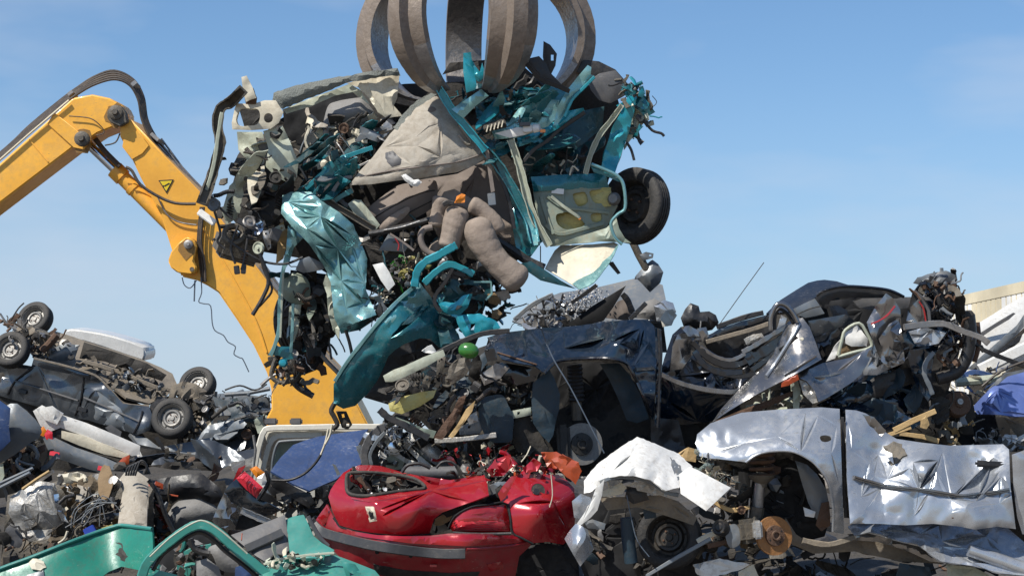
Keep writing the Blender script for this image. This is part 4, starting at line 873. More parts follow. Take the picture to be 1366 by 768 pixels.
T.panel('dash_panel', M['grime_shade'], '484,322 520,324 575,345 580,358 550,360 520,350 495,350', -.35, cr=(20, 3))
T.panel('dash_top', M['slate'], '505,334 518,312 532,318 545,328 540,336', -.38, cr=(10, 2))
T.clutter('510,345 560,340 575,352 552,378 530,384 516,366', -.52, -.3, 110, [M['grime_shade'], M['foil_yellow'], M['melon'], M['steel'], M['cream'], M['rust'], M['grime_shade']], .4, 'stthb')
T.clutter('488,300 560,300 600,330 640,350 690,390 660,410 600,390 560,350 500,340', -.4, 0, 90, [M['grime_shade'], M['black_plastic'], M['engine'], M['seat_tan'], M['teal_dark'], M['steel']], .8, 'sstthb')
T.clutter('492,380 520,385 530,400 500,430 480,420', -.5, -.2, 60, [M['grime_shade'], M['teal'], M['slate'], M['cream'], M['black_plastic']], .7, 'sstt')
T.clutter('600,365 650,375 690,400 670,450 640,440 610,400', -.3, 0, 40, [M['grime_shade'], M['black_plastic'], M['teal_dark'], M['teal'], M['engine']], .7, 'sstth')
T.tube('gear_lever', M['black_plastic'], '549,318 549,332', 1.5, d=-.45, n=1); T.lathe('gear_knob', M['black_plastic'], (550, 312), (0, 0, 1), [(0, 4), (3.4, 2), (3.6, -2), (0, -4)], -.45, 12)
T.beam('seat_frame', M['seat_tan'], '520,312 536,322 552,334', 3, 3, d=-.5)
T.tube('loose_wire', M['lamp_red'], '527,318 532,326 531,334', 1, d=-.52)
# -- dangling claws at the bottom
T.tube('tow_eye_arm', M['grime_shade'], '452,530 442,546 446,556 450,566 444,572', 3.2, d=-.45); T.panel('tow_bracket', M['grime_shade'], '448,548 462,548 470,566 464,573 456,570', -.42, cr=(10, 1), th=3, holes=['455,552 459,551 460,556 456,557', '462,565 466,564 466,569 462,569'], step=3)
T.tube('hanging_rag', M['cream'], '443,566 440,580 434,592', 1.4, d=-.45)

T.folds('585,395 650,400 690,430 640,455 600,440', -.35, -.1, 9, [M['teal_dark'], M['grime_shade'], M['teal'], M['black_plastic']], 20, 60, (25, 60), (8, 20), (10, 5))
T.folds('300,200 350,190 390,250 380,330 320,340 295,290', -.35, 0, 14, [M['grime_shade'], M['engine'], M['black_plastic'], M['cream_green']], 70, 60, (20, 55), (8, 20), (10, 5))
T.folds('490,300 560,320 640,360 660,390 600,380 540,350', -.3, 0, 12, [M['grime_shade'], M['seat_tan'], M['black_plastic'], M['slate']], 10, 60, (25, 60), (8, 18), (10, 4))
T.folds('600,120 700,118 760,130 720,180 660,190', -.3, -.1, 8, [M['teal'], M['teal_pale'], M['teal_dark'], M['turquoise']], 30, 40, (30, 70), (8, 18), (12, 5))
T.folds('385,360 440,380 440,450 410,495 385,470', -.2, .05, 10, [M['grime_shade'], M['teal_dark'], M['black_plastic'], M['doorskin']], 90, 30, (30, 70), (8, 18), (12, 5))
T.folds('395,180 470,170 520,170 470,235 410,245', -.25, 0, 12, [M['grime_shade'], M['teal_dark'], M['slate'], M['teal'], M['cream'], M['black_plastic']], 40, 30, (30, 70), (6, 16), (10, 5))

T.bits('310,205 350,195 380,255 370,325 325,335 305,300', -.48, -.25, 21, .8, [M['cream_green']])
T.bits('385,190 430,170 500,165 470,215 410,240', -.25, -.1, 10, .7, [M['slate']])
T.bits('385,380 435,385 440,450 410,490 385,470', -.3, -.1, 10, .8)
T.bits('500,330 590,345 640,375 640,400 580,380 520,360', -.5, -.3, 10, .6)
T.folds('640,130 740,118 790,150 760,200 700,230 660,190', -.34, -.12, 10, [M['teal'], M['turquoise'], M['teal_dark'], M['teal']], 35, 25, (50, 100), (8, 18), (18, 6))
T.folds('690,190 790,160 800,230 720,240', -.1, .08, 6, [M['teal'], M['teal_dark'], M['black_plastic']], 40, 25, (50, 90), (10, 20), (18, 6))
T.folds('400,200 500,180 520,200 450,260 410,255', -.3, -.1, 8, [M['teal'], M['turquoise'], M['slate'], M['teal_dark']], 38, 20, (50, 90), (6, 14), (18, 5))

T.panel('lamp_carrier_back', M['grime_shade'], '318,143 350,141 366,146 368,164 340,170 326,169', .0, cr=(14, 4), th=2)  # dark sheet added behind the holes so they read as unlit
T.panel('card_pocket', M['beige_trim'], '546,214 572,206 602,206 616,214 600,224 566,228 548,224', -.012, cr=(20, 3), th=1.5, on=card); T.tube('card_piping', M['seat_tan'], '480,236 520,228 566,222 610,216 642,206', 1.1, d=-.004, on=card)

T.folds('405,215 470,190 500,195 455,250 420,255', -.36, -.2, 3, [M['teal_pale'], M['teal'], M['turquoise']], 38, 15, (70, 100), (20, 30), (16, 7))
T.folds('590,400 640,405 650,435 600,440', -.42, -.25, 3, [M['teal'], M['turquoise'], M['teal_dark']], 15, 30, (50, 80), (20, 32), (14, 7))
T.folds('640,140 700,130 740,140 700,175 660,170', -.36, -.25, 3, [M['teal_pale'], M['teal'], M['teal']], 30, 20, (60, 90), (18, 28), (16, 7))
T.folds('320,210 350,200 370,240 340,260', -.42, -.3, 3, [M['cream_green'], M['cream'], M['engine']], 70, 30, (40, 65), (14, 24), (12, 5))
SEED[0] -= 16
# ================================================================== silver car, front right
C = Thing('crushed_car', 'battered silver car with crumpled door and bare rusty brake disc, front right', 'car wreck', (1150, 790), 11.7)
C.hull('body_shell', M['grime_shade'], '945,585 1000,565 1115,556 1180,590 1265,604 1480,600 1480,775 1300,735 1220,715 1130,690 1110,640 1050,610 990,625 950,610', .25, 1.5, cr=(70, 10))
wing = C.panel('front_wing', M['silver'], '930,579 948,564 989,550 1037,546 1096,543 1120,545 1122,600 1124,660 1126,712 1110,709 1111,683 1109,664 1105,647 1100,636 1093,626 1085,617 1075,611 1064,605 1052,602 1035,602 1019,604 1006,609 995,616 970,613 948,611 933,608 928,591', -.1, cr=(28, 7.5), holes=['1094,582 1101,580 1108,582 1109,586 1103,589 1096,588'], ctrl='930,580,.12 940,605,.05 1000,550,.22 1060,545,.2 1120,545,.2 1060,585,-.06 1000,590,-.04 1122,620,-.05 1124,710,.06', th=1.5, step=4, curl=3)
C.tube('arch_lip', M['silver'], '995,616 1006,608 1019,603 1035,601 1052,601 1064,604 1076,610 1086,617 1094,626 1101,636 1106,647 1110,664 1112,683 1111,708', 1.8, d=-.005, on=wing)
door = C.panel('front_door', M['silver'], '1128,546 1142,547 1155,551 1166,558 1181,576 1196,585 1230,590 1267,594 1305,593 1338,592 1346,599 1347,625 1348,650 1352,680 1355,705 1330,702 1300,706 1282,702 1245,698 1208,700 1170,698 1134,698 1130,640', -.12, cr=(29, 8), ctrl='1128,546,.22 1166,558,.24 1196,586,.22 1267,594,.2 1338,592,.2 1130,620,.0 1180,620,.14 1235,622,-.05 1260,612,.1 1300,640,.12 1345,640,.0 1180,690,-.1 1250,690,-.1 1355,705,-.05 1290,670,-.12', th=2, step=4, curl=3)
C.beam('trim_strip', M['graphite'], '1139,636,-.02 1160,642,.0 1184,648,.02 1210,651,-.04 1237,654,-.08 1262,658,-.08 1282,661,-.08 1310,658,-.03 1346,653,-.05', 5, 4, d=-.01, on=door, dent=.03)
C.beam('trim_groove', M['black_plastic'], '1141,637,-.02 1160,642.5,.0 1184,648.5,.02 1210,651.5,-.04 1237,654.5,-.08 1262,658.5,-.08 1282,661.5,-.08 1310,658.5,-.03 1346,653.5,-.05', 1.4, 2, d=-.024, on=door, dent=0)
hd = C.box('door_handle', M['black_plastic'], (1322, 619), (42, 9, 9), rot=-4, d=-.015, bev=.3, on=door)
C.panel('handle_recess', M['slate'], '1306,610 1320,607 1332,611 1330,616 1308,616', -.006, cr=None, th=1, on=door)
C.panel('torn_patch', M['engine'], '1178,595 1192,588 1204,592 1210,606 1200,612 1190,622 1184,612', -.02, cr=(9, 5), th=1.5, rag=1, on=door)
C.panel('torn_patch', M['white_paint'], '1180,600 1190,604 1192,618 1185,612', -.035, cr=(8, 3), th=1.2, on=door)
C.panel('rust_spot', M['rust'], '1266,686 1272,683 1276,690 1272,694 1267,692', -.006, cr=(5, 1), th=.6, step=3, on=door); C.panel('rust_hole', M['grime_shade'], '1220,690 1232,686 1240,689 1238,694 1226,696', -.006, cr=(6, 1), th=.6, step=3, on=door)
C.beam('door_gap_seal', M['black_plastic'], '1124,556 1125,600 1126,650 1128,690', 4, 4, d=.05)
C.panel('hinge_area', M['graphite'], '1150,552 1166,556 1182,574 1176,582 1160,568', -.13, cr=(8, 4), th=1.2, rag=.8)
C.panel('rear_door', M['silver'], '1350,606 1372,598 1430,596 1500,600 1500,720 1440,716 1364,712 1357,690 1352,650', -.1, cr=(34, 8), th=2)
C.panel('sill', M['silver'], '1131,702 1145,692 1160,692 1208,694 1240,694 1297,700 1340,700 1375,730 1375,768 1335,764 1297,754 1255,748 1240,738 1223,725 1205,722 1190,718 1175,712 1160,709 1140,714', -.08, cr=(18, 9), th=2, ctrl='1131,706,.08 1208,703,.1 1297,719,.1 1340,716,.1 1223,725,-.08 1255,748,-.12 1297,754,-.14 1370,768,-.12')
C.tube('sill_tube', M['silver'], '1292,733 1310,739 1336,748 1370,760 1420,772', 10, d=-.16, m=14, taper=(.8, 1.1))
C.panel('sill_underside', M['graphite'], '1130,712 1160,711 1190,720 1225,728 1258,750 1240,748 1210,734 1170,722 1140,720', .05, cr=(14, 4))
C.panel('floor_edge', M['underbody'], '1048,690 1062,712 1080,724 1108,722 1150,712 1200,722 1260,752 1200,748 1140,735 1085,738 1055,725', .2, cr=(20, 4), th=4)
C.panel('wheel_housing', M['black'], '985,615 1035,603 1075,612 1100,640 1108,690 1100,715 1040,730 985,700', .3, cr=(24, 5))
C.panel('arch_liner', M['slate'], '1061,614 1076,619 1090,632 1102,652 1107,676 1104,700 1096,704 1088,690 1078,670 1070,645', .08, cr=(18, 4), th=2)
C.panel('arch_liner', M['rust'], '1096,670 1106,668 1108,700 1096,708 1088,700', .04, cr=(9, 3), th=1.5); C.panel('liner_scrap', M['white_paint'], '1072,676 1088,682 1086,690 1074,688', .02, cr=(8, 2))
C.coil('spring', M['rust'], (1017, 603), (1016, 634), 16, 2.6, 3.4, d=.12); C.lathe('spring_seat', M['engine'], (1016, 637), (0, -.1, 1), [(0, 0), (15, 2), (19, 5), (17, 0), (8, -7), (7, -12)], .12, 22)
C.tube('damper', M['steel'], '1015,638 1012,660 1009,690', 7.5, d=.12, n=1, m=14); C.tube('damper_bracket', M['engine'], '1010,676 1006,700', 10, d=.1, n=1)
dsc = C.disc((1033, 714), 26, (.34, -1, .06), M['rust_orange'], M['rust'], d=-.02, label='rusty brake disc on the front hub')
C.box('caliper', M['engine'], (997, 708), (26, 32, 26), rot=8, yaw=20, d=.02, bev=.22); C.box('caliper_bridge', M['alu'], (1010, 706), (12, 24, 20), rot=4, d=-.05, bev=.2)
C.panel('dust_shield', M['slate'], '970,702 982,699 988,712 986,726 974,730 968,716', -.02, cr=(12, 2), th=2, sm=True)
C.lathe('drive_joint', M['black_plastic'], (960, 703), (-.6, -1, .2), [(0, 4), (4, 5), (6, 3), (9, 4), (11, 0), (11, -10)], -.02, 20)
for p_, m_, w_ in (('930,722 950,712 975,704', 'cream', 8), ('944,728 970,722 1000,716', 'rust', 7), ('950,668 975,680 1000,676', 'wood', 6), ('985,668 996,690 998,710', 'black_plastic', 3), ('1000,664 998,690', 'steel', 2), ('1070,720 1105,726 1140,716', 'underbody', 8)): C.beam('suspension_arm', M[m_], p_, w_, w_, d=.05)
C.clutter('935,612 995,620 1005,660 1000,730 940,735 915,690', .12, .6, 45, [M['engine'], M['soil'], M['grime_shade'], M['underbody'], M['steel'], M['rust'], M['black_plastic'], M['grime_shade']], .75, 'sstthb')
C.clutter('1020,610 1070,615 1090,670 1080,710 1045,690 1020,650', .2, .4, 30, DARK + [M['slate']], .8, 'ssth')
C.panel('yellow_lamp', M['wood'], '906,606 918,596 930,600 928,616 914,614', .1, cr=(8, 2), th=4); C.clutter('925,595 955,612 975,640 960,648 935,625', -.1, .2, 40, [M['steel'], M['cream'], M['engine'], M['glass']], .5, 'stth')
C.clutter('900,740 1010,730 1140,740 1250,760 1250,790 880,790', .4, .95, 50, [M['grime_shade'], M['black_plastic'], M['grime_shade']], .9, 'ssttth')  # debris kept near-black to stand for shade under the sill
C.panel('white_scrap', M['white_paint'], '925,752 960,744 1000,752 985,760 950,770 930,766', .1, cr=(9, 5), th=2, rag=1); C.panel('white_scrap', M['cream'], '985,762 1005,752 1015,775 985,780', .1, cr=(9, 4), th=2)
C.beam('diagonal_bar', M['slate'], '862,768 905,742 948,718', 5, 5, d=-.1, n=1)
C.panel('skirt', M['navy_mat'], '1200,750 1240,756 1250,790 1190,790', .1, cr=(10, 4)); C.panel('skirt', M['cream_green'], '1262,752 1300,756 1330,772 1320,795 1268,795', .0, cr=(12, 4))

# ================================================================== torn white bumper of the silver car's neighbour
W = Thing('crushed_car', 'nose of a white car torn open beside the silver car, wheel in shadow', 'car wreck', (850, 790), 11.6)
bp = W.panel('bumper', M['white_paint'], '779,641 788,628 799,617 825,598 850,582 866,588 880,594 906,605 918,617 924,622 918,636 906,650 888,654 868,640 848,635 829,634 812,637 800,646 790,655 779,658', -.15, cr=(18, 7), th=2, ctrl='779,641,.1 850,582,.25 910,607,.2 840,620,-.1 900,645,-.1 800,650,0', rag=.5, step=4, curl=3)
W.panel('bumper_flap', M['white_paint'], '906,632 920,622 932,627 950,637 975,650 960,664 942,681 926,670 908,658', -.22, cr=(30, 5), ctrl='906,632,.05 975,650,-.05 942,681,-.15 920,640,-.05', th=1.5, step=4)
W.panel('torn_edge', M['slate'], '893,608 904,606 908,620 912,636 904,640 898,626', -.01, cr=(7, 3), th=1.2, rag=1.2, on=bp)
W.beam('lower_lip', M['slate'], '800,643 818,637 845,637 868,643 888,656 905,660', 5, 5, d=-.16)
W.panel('reinforcement', M['cream'], '803,655 815,648 828,643 836,650 830,658 812,662 804,662', -.08, cr=(9, 4), th=3, rag=1); W.panel('reinforcement', M['alu'], '846,644 865,642 884,652 890,662 870,658 850,654', -.08, cr=(8, 3), th=3)
W.panel('foam_bar', M['black_plastic'], '836,648 860,652 866,666 845,672 834,664', -.02, cr=(8, 4))
W.panel('grille_strip', M['white_paint'], '795,650 806,640 803,660 797,680 788,690 772,702 768,700 778,686 788,670', -.25, cr=(12, 3), th=2)
W.panel('side_flap', M['silver'], '753,718 760,707 768,698 778,702 784,716 791,734 783,744 774,755 764,738', -.28, cr=(26, 4), th=1.5, ctrl='753,718,.1 775,700,0 790,734,.08 774,755,.0 770,725,-.06')
W.panel('flap_edge', M['slate'], '779,703 784,706 792,732 786,738 780,720', -.24, cr=(6, 2), th=2)
W.panel('undertray', M['underbody'], '800,664 840,662 880,660 905,668 930,690 925,700 890,688 850,676 810,680', .05, cr=(16, 4), th=4)
W.panel('bracket', M['slate'], '779,696 790,692 808,698 806,706 784,704', -.12, cr=(9, 2), th=3); W.panel('wing_scrap', M['silver'], '763,668 775,658 790,664 792,680 778,692 766,690', -.05, cr=(12, 4), th=2)
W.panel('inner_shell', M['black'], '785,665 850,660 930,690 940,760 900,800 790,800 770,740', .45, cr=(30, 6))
W.wheel((893, 716), 44, (-.25, -1, .05), 28, d=.25, mats=(M['rubber'], M['rim_black']))
W.tube('hydraulic_leg', M['navy_mat'], '836,690 838,720 842,750', 9, d=.1, n=1, m=14); W.panel('navy_scrap', M['navy_mat'], '856,672 872,668 876,690 860,692', .1, cr=(9, 3))
W.clutter('790,665 860,660 900,680 880,780 790,790 775,730', .35, .7, 50, DARK + [M['navy_mat']], .9, 'sstth', hang=.3)
W.tube('wire', M['wire_grey'], '836,660 842,690 850,720 866,742', .7, d=-.05)

# ================================================================== dark blue car
N = Thing('crushed_car', 'dark blue car with empty wheel arch and bare brake disc, centre', 'car wreck', (760, 640), 12.8)
N.hull('body_shell', M['grime_shade'], '620,470 680,450 800,440 880,440 890,600 890,640 820,640 700,625 640,610 600,600 560,560 520,545 530,505 580,480', .3, 1.5, cr=(60, 10))
wg = N.panel('front_wing', M['navy'], '650,450 656,448 668,444 700,440 723,437 750,436 773,434 817,428 845,426 864,426 873,435 876,470 875,510 871,560 867,552 856,525 843,497 835,485 811,479 780,478 744,481 726,497 714,488 690,484 670,479 659,467', -.15, cr=(27, 8), ctrl='650,450,.2 720,438,.25 864,426,.25 700,465,-.05 745,460,.1 790,452,.18 830,455,-.05 850,470,.1 872,500,0 871,560,.05 740,481,-.05 830,482,-.05', th=1.8, step=4, sharp=22)
N.beam('side_trim', M['rust'], '664,470 690,478 716,486', 2, 3, d=-.006, on=wg); N.beam('side_trim', M['charcoal'], '848,493 860,492 872,491', 5, 4, d=-.008, on=wg)
N.tube('arch_lip', M['charcoal'], '726,498 736,487 748,481 780,478 811,478 835,484 844,497 857,525 868,553', 2.4, d=-.005, on=wg)
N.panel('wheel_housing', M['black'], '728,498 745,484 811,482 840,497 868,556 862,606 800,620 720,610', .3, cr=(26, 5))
N.panel('arch_liner', M['navy_mat'], '800,485 826,484 840,500 854,526 866,558 850,564 836,560 824,530 812,505', .1, cr=(20, 4), th=2)
N.tube('bellows', M['black_plastic'], '766,486 767,495 767,505 768,515 769,525 769,535', 9.5, d=.1, n=4, m=16, ribs=.16); N.tube('damper', M['engine'], '769,530 770,560', 7, d=.1, n=1)
N.disc((776, 592), 28, (.12, -1, .0), M['rim'], M['rim_black'], d=.0, label='dark brake disc hanging in the wheel arch'); N.box('caliper', M['rim_black'], (752, 590), (18, 48, 24), rot=3, d=.02, bev=.25)
N.panel('mud_flap', M['navy_mat'], '711,511 732,491 740,505 747,526 746,545 741,564 738,580 732,590 722,580 711,564 709,535', -.12, cr=(26, 3), th=2.5)
N.panel('mud_flap', M['navy_mat'], '638,545 641,532 668,526 678,540 685,558 684,575 682,588 668,590 654,588 642,570', -.14, cr=(26, 3), th=2.5, sm=True)
N.panel('felt_liner', M['grime_shade'], '688,556 700,548 712,566 730,592 735,606 715,612 690,602 682,586', -.05, cr=(14, 4), th=3)
N.panel('pale_bracket', M['cream_green'], '680,548 708,543 709,553 695,556 685,558', -.1, cr=(9, 2), th=3, holes=['690,549 694,549 693,553 690,553'], step=3)
N.panel('lamp_shell', M['charcoal'], '652,452 660,466 664,480 650,482 646,468', -.2, cr=(8, 3)); N.panel('lamp_mount', M['steel'], '640,500 662,484 680,490 668,504 646,514', -.15, cr=(9, 4), th=2)
N.panel('lamp_mount', M['charcoal'], '662,482 700,488 722,494 712,508 690,514 668,504', -.12, cr=(12, 4), th=2)
N.beam('bonnet_seal', M['black_plastic'], '575,476 595,465 615,456 644,445 680,441', 7, 5, d=-.3)
N.panel('headlamp_glass', M['cream_green'], '511,501 525,493 539,488 565,476 591,466 594,474 570,488 541,502 524,509 514,509', -.35, cr=(18, 2), th=4)
N.panel('lower_glass', M['foil_yellow'], '518,538 540,528 565,522 582,520 578,530 560,542 536,552 520,548', -.25, cr=(10, 3), th=2)
N.panel('bumper_inner', M['doorskin'], '528,556 545,562 562,570 582,575 578,584 556,580 534,568', -.3, cr=(12, 3), th=3)
N.beam('bumper_arm', M['black_plastic'], '506,546 520,558 538,566 560,578 572,584', 9, 6, d=-.35)
N.panel('bent_blade', M['rust'], '578,584 590,566 604,548 612,530 622,526 616,548 602,570 590,586', -.35, cr=(10, 4), th=2); N.panel('bent_blade', M['wood'], '598,582 610,566 622,545 634,534 630,548 616,568 604,584', -.4, cr=(8, 3), th=2)
N.panel('crushed_can', M['engine'], '594,505 600,488 612,478 624,476 630,488 620,502 604,512', -.35, cr=(8, 5), th=3)
N.beam('chassis_rail', M['alu'], '580,588 612,586 640,583 662,580', 7, 9, d=-.2, channel=False); N.panel('chassis_plate', M['slate'], '612,570 640,556 646,570 640,578 614,580', -.12, cr=(10, 2), th=3, holes=['624,568 628,567 627,571 624,571'], step=3)
N.panel('silver_scrap', M['steel'], '622,556 636,548 638,562 626,566', -.2, cr=(6, 3)); N.panel('white_shard', M['white_plastic'], '563,468 570,462 576,460 582,468 580,472 566,470', -.3, cr=(6, 3), th=1.5)
N.clutter('515,505 580,480 640,470 660,490 650,540 600,580 530,560', -.15, .3, 60, [M['grime_shade'], M['black_plastic'], M['engine'], M['navy_mat'], M['grime_shade'], M['black_plastic']], .7, 'sstth')
N.clutter('640,490 712,500 715,560 700,600 640,590', .0, .3, 70, [M['grime_shade'], M['black_plastic'], M['engine'], M['navy_mat'], M['cream_green']], .9, 'ssth')
N.clutter('580,590 700,590 780,610 770,630 690,635 600,630', -.05, .4, 90, [M['grime_shade'], M['black_plastic'], M['red'], M['engine'], M['cream']], .7, 'ssttth', hang=.3)
N.tube('drop_wire', M['wire_grey'], '722,437,-.1 728,455 740,482 760,515 786,565 806,604', .9, d=-.3)
N.panel('door_edge', M['navy'], '874,436 882,440 884,470 882,520 880,570 873,566 875,510', -.05, cr=(14, 3), th=3); N.beam('door_seam', M['black_plastic'], '878,438 880,480 879,530 877,570', 3, 4, d=-.12)
mb = Thing('ball', 'glossy dark green ball caught at the nose of the dark blue car', 'ball', (626, 478), 12.4)
single(mb, mb.lathe('ball', M['melon'], (625, 467.5), (1, -.2, -.2), [(0, 14), (3, 13.5), (7, 11.2), (9.6, 7), (10.8, 2), (10.8, -2), (9.6, -7), (7, -11.2), (3, -13.5), (0, -14)], n=24))

# ================================================================== charcoal car, right of it
K = Thing('crushed_car', 'flattened charcoal estate car with caved-in roof and doors, on top of the silver car', 'car wreck', (1080, 600), 13.1)
K.hull('body_shell', M['grime_shade'], '890,470 960,440 1040,415 1120,395 1200,400 1265,420 1280,470 1260,540 1260,600 1100,600 960,640 890,640', .35, 1.6, cr=(60, 14))
K.panel('door_skin', M['charcoal'], '880,500 886,478 897,446 908,436 922,436 940,441 932,458 930,474 945,490 975,498 1000,502 1008,513 985,522 934,517', -.1, cr=(24, 8), ctrl='880,500,0 900,440,.2 940,441,.25 940,490,.12 1008,510,.05', th=1.5, step=4)
K.panel('door_window', M['graphite'], '897,462 904,446 920,440 930,446 926,470 910,492 894,494', -.16, cr=(18, 5), th=1.2)
K.beam('rub_strip', M['graphite'], '882,499 905,510 934,518 960,522 985,522 1008,513', 7, 6, d=-.24, dent=.05)
K.panel('door_lower', M['navy'], '879,502 905,513 934,521 985,525 1010,516 1038,502 1062,494 1030,515 990,538 965,552 949,562 915,566 882,568', -.14, cr=(34, 8), ctrl='880,502,-.05 1010,516,-.05 949,560,.12 882,567,.1 920,540,-.05', th=1.8)
ws = K.panel('wing_sweep', M['graphite'], '1050,430 1062,424 1071,424 1080,436 1088,456 1096,479 1070,494 1045,507 1020,520 1000,531 972,548 950,563 962,545 985,520 1004,502 1022,486 1036,462', -.32, cr=(54, 6), ctrl='1062,426,.05 1096,478,-.1 1000,530,-.15 950,562,-.05 1020,485,.06 1060,470,-.08', th=1.8, step=4)
K.beam('window_slot', M['black'], '1040,467 1052,458 1063,449', 4, 2, d=-.006, on=ws); K.lathe('side_lamp', M['cream'], (1070, 452), (0, -1, .2), [(0, 1.4), (2, 1), (2.6, -1)], 0, 12, on=ws)
K.tube('wing_ridge', M['silver'], '1022,502 1040,476 1056,450 1066,432', 2.6, d=-.012, on=ws); K.tube('wing_ridge', M['graphite'], '1046,500 1066,488 1088,474', 2.2, d=-.01, on=ws)
K.panel('orange_scrape', M['orange_red'], '1043,506 1056,498 1064,498 1066,506 1052,514 1042,516', -.006, cr=None, th=.6, on=ws)
K.panel('sweep_underside', M['rust'], '950,563 985,548 1020,535 1060,520 1056,528 1020,545 980,560', -.3, cr=(14, 3), th=1.5)
K.panel('trough', M['black_plastic'], '936,452 960,446 1028,428 1034,446 1008,470 985,482 950,476', .08, cr=(24, 6), th=2)
K.panel('upper_rail', M['charcoal'], '938,452 960,438 990,428 1026,419 1028,430 990,440 942,457', -.06, cr=(50, 3), th=5); K.beam('rail_face', M['underbody'], '942,456 975,447 1004,439 1027,431', 6, 4, d=-.11, dent=.04); K.beam('rail_top', M['black_plastic'], '956,436 990,424 1018,417', 7, 8, d=-.02, dent=.06)
for p_, w_, m_ in (('990,470 1010,459 1036,443 1062,429', 7, 'graphite'), ('996,482 1020,468 1046,450 1066,435', 13, 'charcoal'), ('1002,494 1024,478 1046,460', 8, 'charcoal'), ('924,456 944,476 966,486 990,484 1004,474', 9, 'charcoal'), ('926,468 940,486 962,496 990,496', 8, 'navy'), ('934,462 956,476 976,480 994,472', 5, 'graphite'), ('930,480 950,494 985,502 1008,498', 7, 'charcoal')): K.beam('folded_sill', M[m_], p_, w_, 6, d=-.22, n=6, dent=.2)
K.panel('fold_pocket', M['charcoal'], '988,470 1000,466 1010,474 1004,490 996,500 988,488', -.24, cr=(12, 5), th=1.5); K.panel('bright_scrap', M['alu'], '992,452 1004,446 1016,444 1020,450 1008,456 996,460', -.06, cr=(10, 2), th=2)
K.panel('front_corner', M['graphite'], '908,436 920,434 932,440 941,438 943,446 936,456 924,456', -.22, cr=(9, 5), th=1.5, rag=.6); K.tube('splinter', M['steel'], '934,440 935,428', 1, d=-.25, n=1)
K.tube('pillar_loop', M['graphite'], '1028,440 1029,420 1037,406 1048,407 1058,418 1064,430', 3.2, d=-.3, n=6, m=10); K.tube('pillar_loop', M['black_plastic'], '1033,440 1034,420 1040,412 1050,418 1058,430', 2.4, d=-.26, n=6); K.panel('loop_glass', M['silver'], '1036,440 1042,420 1050,424 1046,436 1040,442', -.18, cr=(8, 4), th=1)
K.panel('cloth_bag', M['black_plastic'], '908,424 914,412 921,404 932,408 934,416 946,415 955,420 959,430 950,440 940,442 926,438 912,436', -.05, cr=(14, 5), bulge=8, bw=9, th=5, step=3.5)
K.tube('aerial', M['black_plastic'], '1019,350 990,390 960,432', .55, d=-.1, n=1)
K.panel('roof', M['charcoal'], '1022,418 1032,408 1041,400 1063,386 1078,377 1090,374 1100,373 1116,375 1132,380 1112,385 1092,394 1072,406 1050,416', .12, cr=(40, 3), ctrl='1022,418,.0 1078,377,.35 1132,380,.3 1070,405,.0', th=3)
K.panel('window_arch', M['black_plastic'], '1087,400 1090,391 1100,386 1124,381 1155,382 1186,386 1198,390 1207,396 1196,398 1177,397 1148,397 1116,397 1107,402 1104,412 1096,410', .0, cr=(60, 2), th=6); K.tube('arch_edge', M['charcoal'], '1089,394 1100,387 1124,382 1155,383 1186,387 1206,396', 2, d=-.02, n=6)
K.panel('quarter_plate', M['slate'], '1058,412 1074,404 1087,398 1094,408 1100,418 1090,421 1074,424 1064,420', -.08, cr=(30, 2), th=3); K.beam('plate_crease', M['grime_shade'], '1062,420 1080,412 1096,408', 1.6, 2, d=-.13)
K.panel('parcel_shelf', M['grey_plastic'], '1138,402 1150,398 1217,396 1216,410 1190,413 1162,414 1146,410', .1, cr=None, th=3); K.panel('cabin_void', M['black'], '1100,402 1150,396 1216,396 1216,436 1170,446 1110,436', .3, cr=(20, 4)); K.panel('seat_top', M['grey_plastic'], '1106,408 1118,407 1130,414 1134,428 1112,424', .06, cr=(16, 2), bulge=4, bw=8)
K.panel('crushed_flange', M['greycar'], '1078,428 1100,424 1128,419 1143,430 1128,434 1108,440 1088,449 1080,440', -.12, cr=(22, 5), th=2); K.panel('crushed_side', M['charcoal'], '1088,450 1108,440 1128,434 1124,452 1112,466 1100,480 1092,466', -.04, cr=(14, 6), th=1.8); K.panel('white_strip', M['white_paint'], '1113,462 1124,450 1118,468 1114,478 1102,482', -.16, cr=(16, 3), th=1.5)
K.panel('cloth_box', M['white_plastic'], '1126,444 1144,434 1158,452 1156,462 1136,462 1128,458', -.08, cr=(9, 3), th=2); K.panel('cloth_box', M['foam'], '1122,458 1134,460 1156,462 1150,468 1122,474', -.06, cr=(9, 3), th=2); K.tube('box_frame', M['cream_green'], '1118,474 1123,454 1128,440 1146,431 1156,444 1163,459 1158,465 1138,470 1118,476', 2.2, d=-.2, n=3)
K.panel('curled_flap', M['graphite'], '1067,504 1080,492 1097,484 1134,477 1164,461 1160,480 1149,499 1136,510 1119,521 1104,530 1092,536 1086,520 1076,508', -.38, cr=(26, 7), ctrl='1067,504,-.05 1164,461,.1 1092,536,-.1 1120,500,.06', th=2, step=4)
K.panel('curled_edge', M['alu'], '1066,506 1074,508 1086,522 1092,536 1084,538 1072,526', -.42, cr=(9, 3), th=1.2); K.panel('flap_back', M['cream_green'], '1062,500 1068,520 1066,545 1058,545 1058,520', -.3, cr=(10, 3))
K.panel('rear_wing', M['silver'], '1150,470 1166,458 1186,470 1186,492 1170,500 1152,500', -.2, cr=(12, 6), th=1.5)
K.panel('rear_fold', M['graphite'], '1156,430 1168,408 1182,391 1192,398 1201,413 1203,446 1206,468 1206,484 1186,492 1176,482 1171,472 1162,448', -.25, cr=(24, 8), th=1.5, step=4)
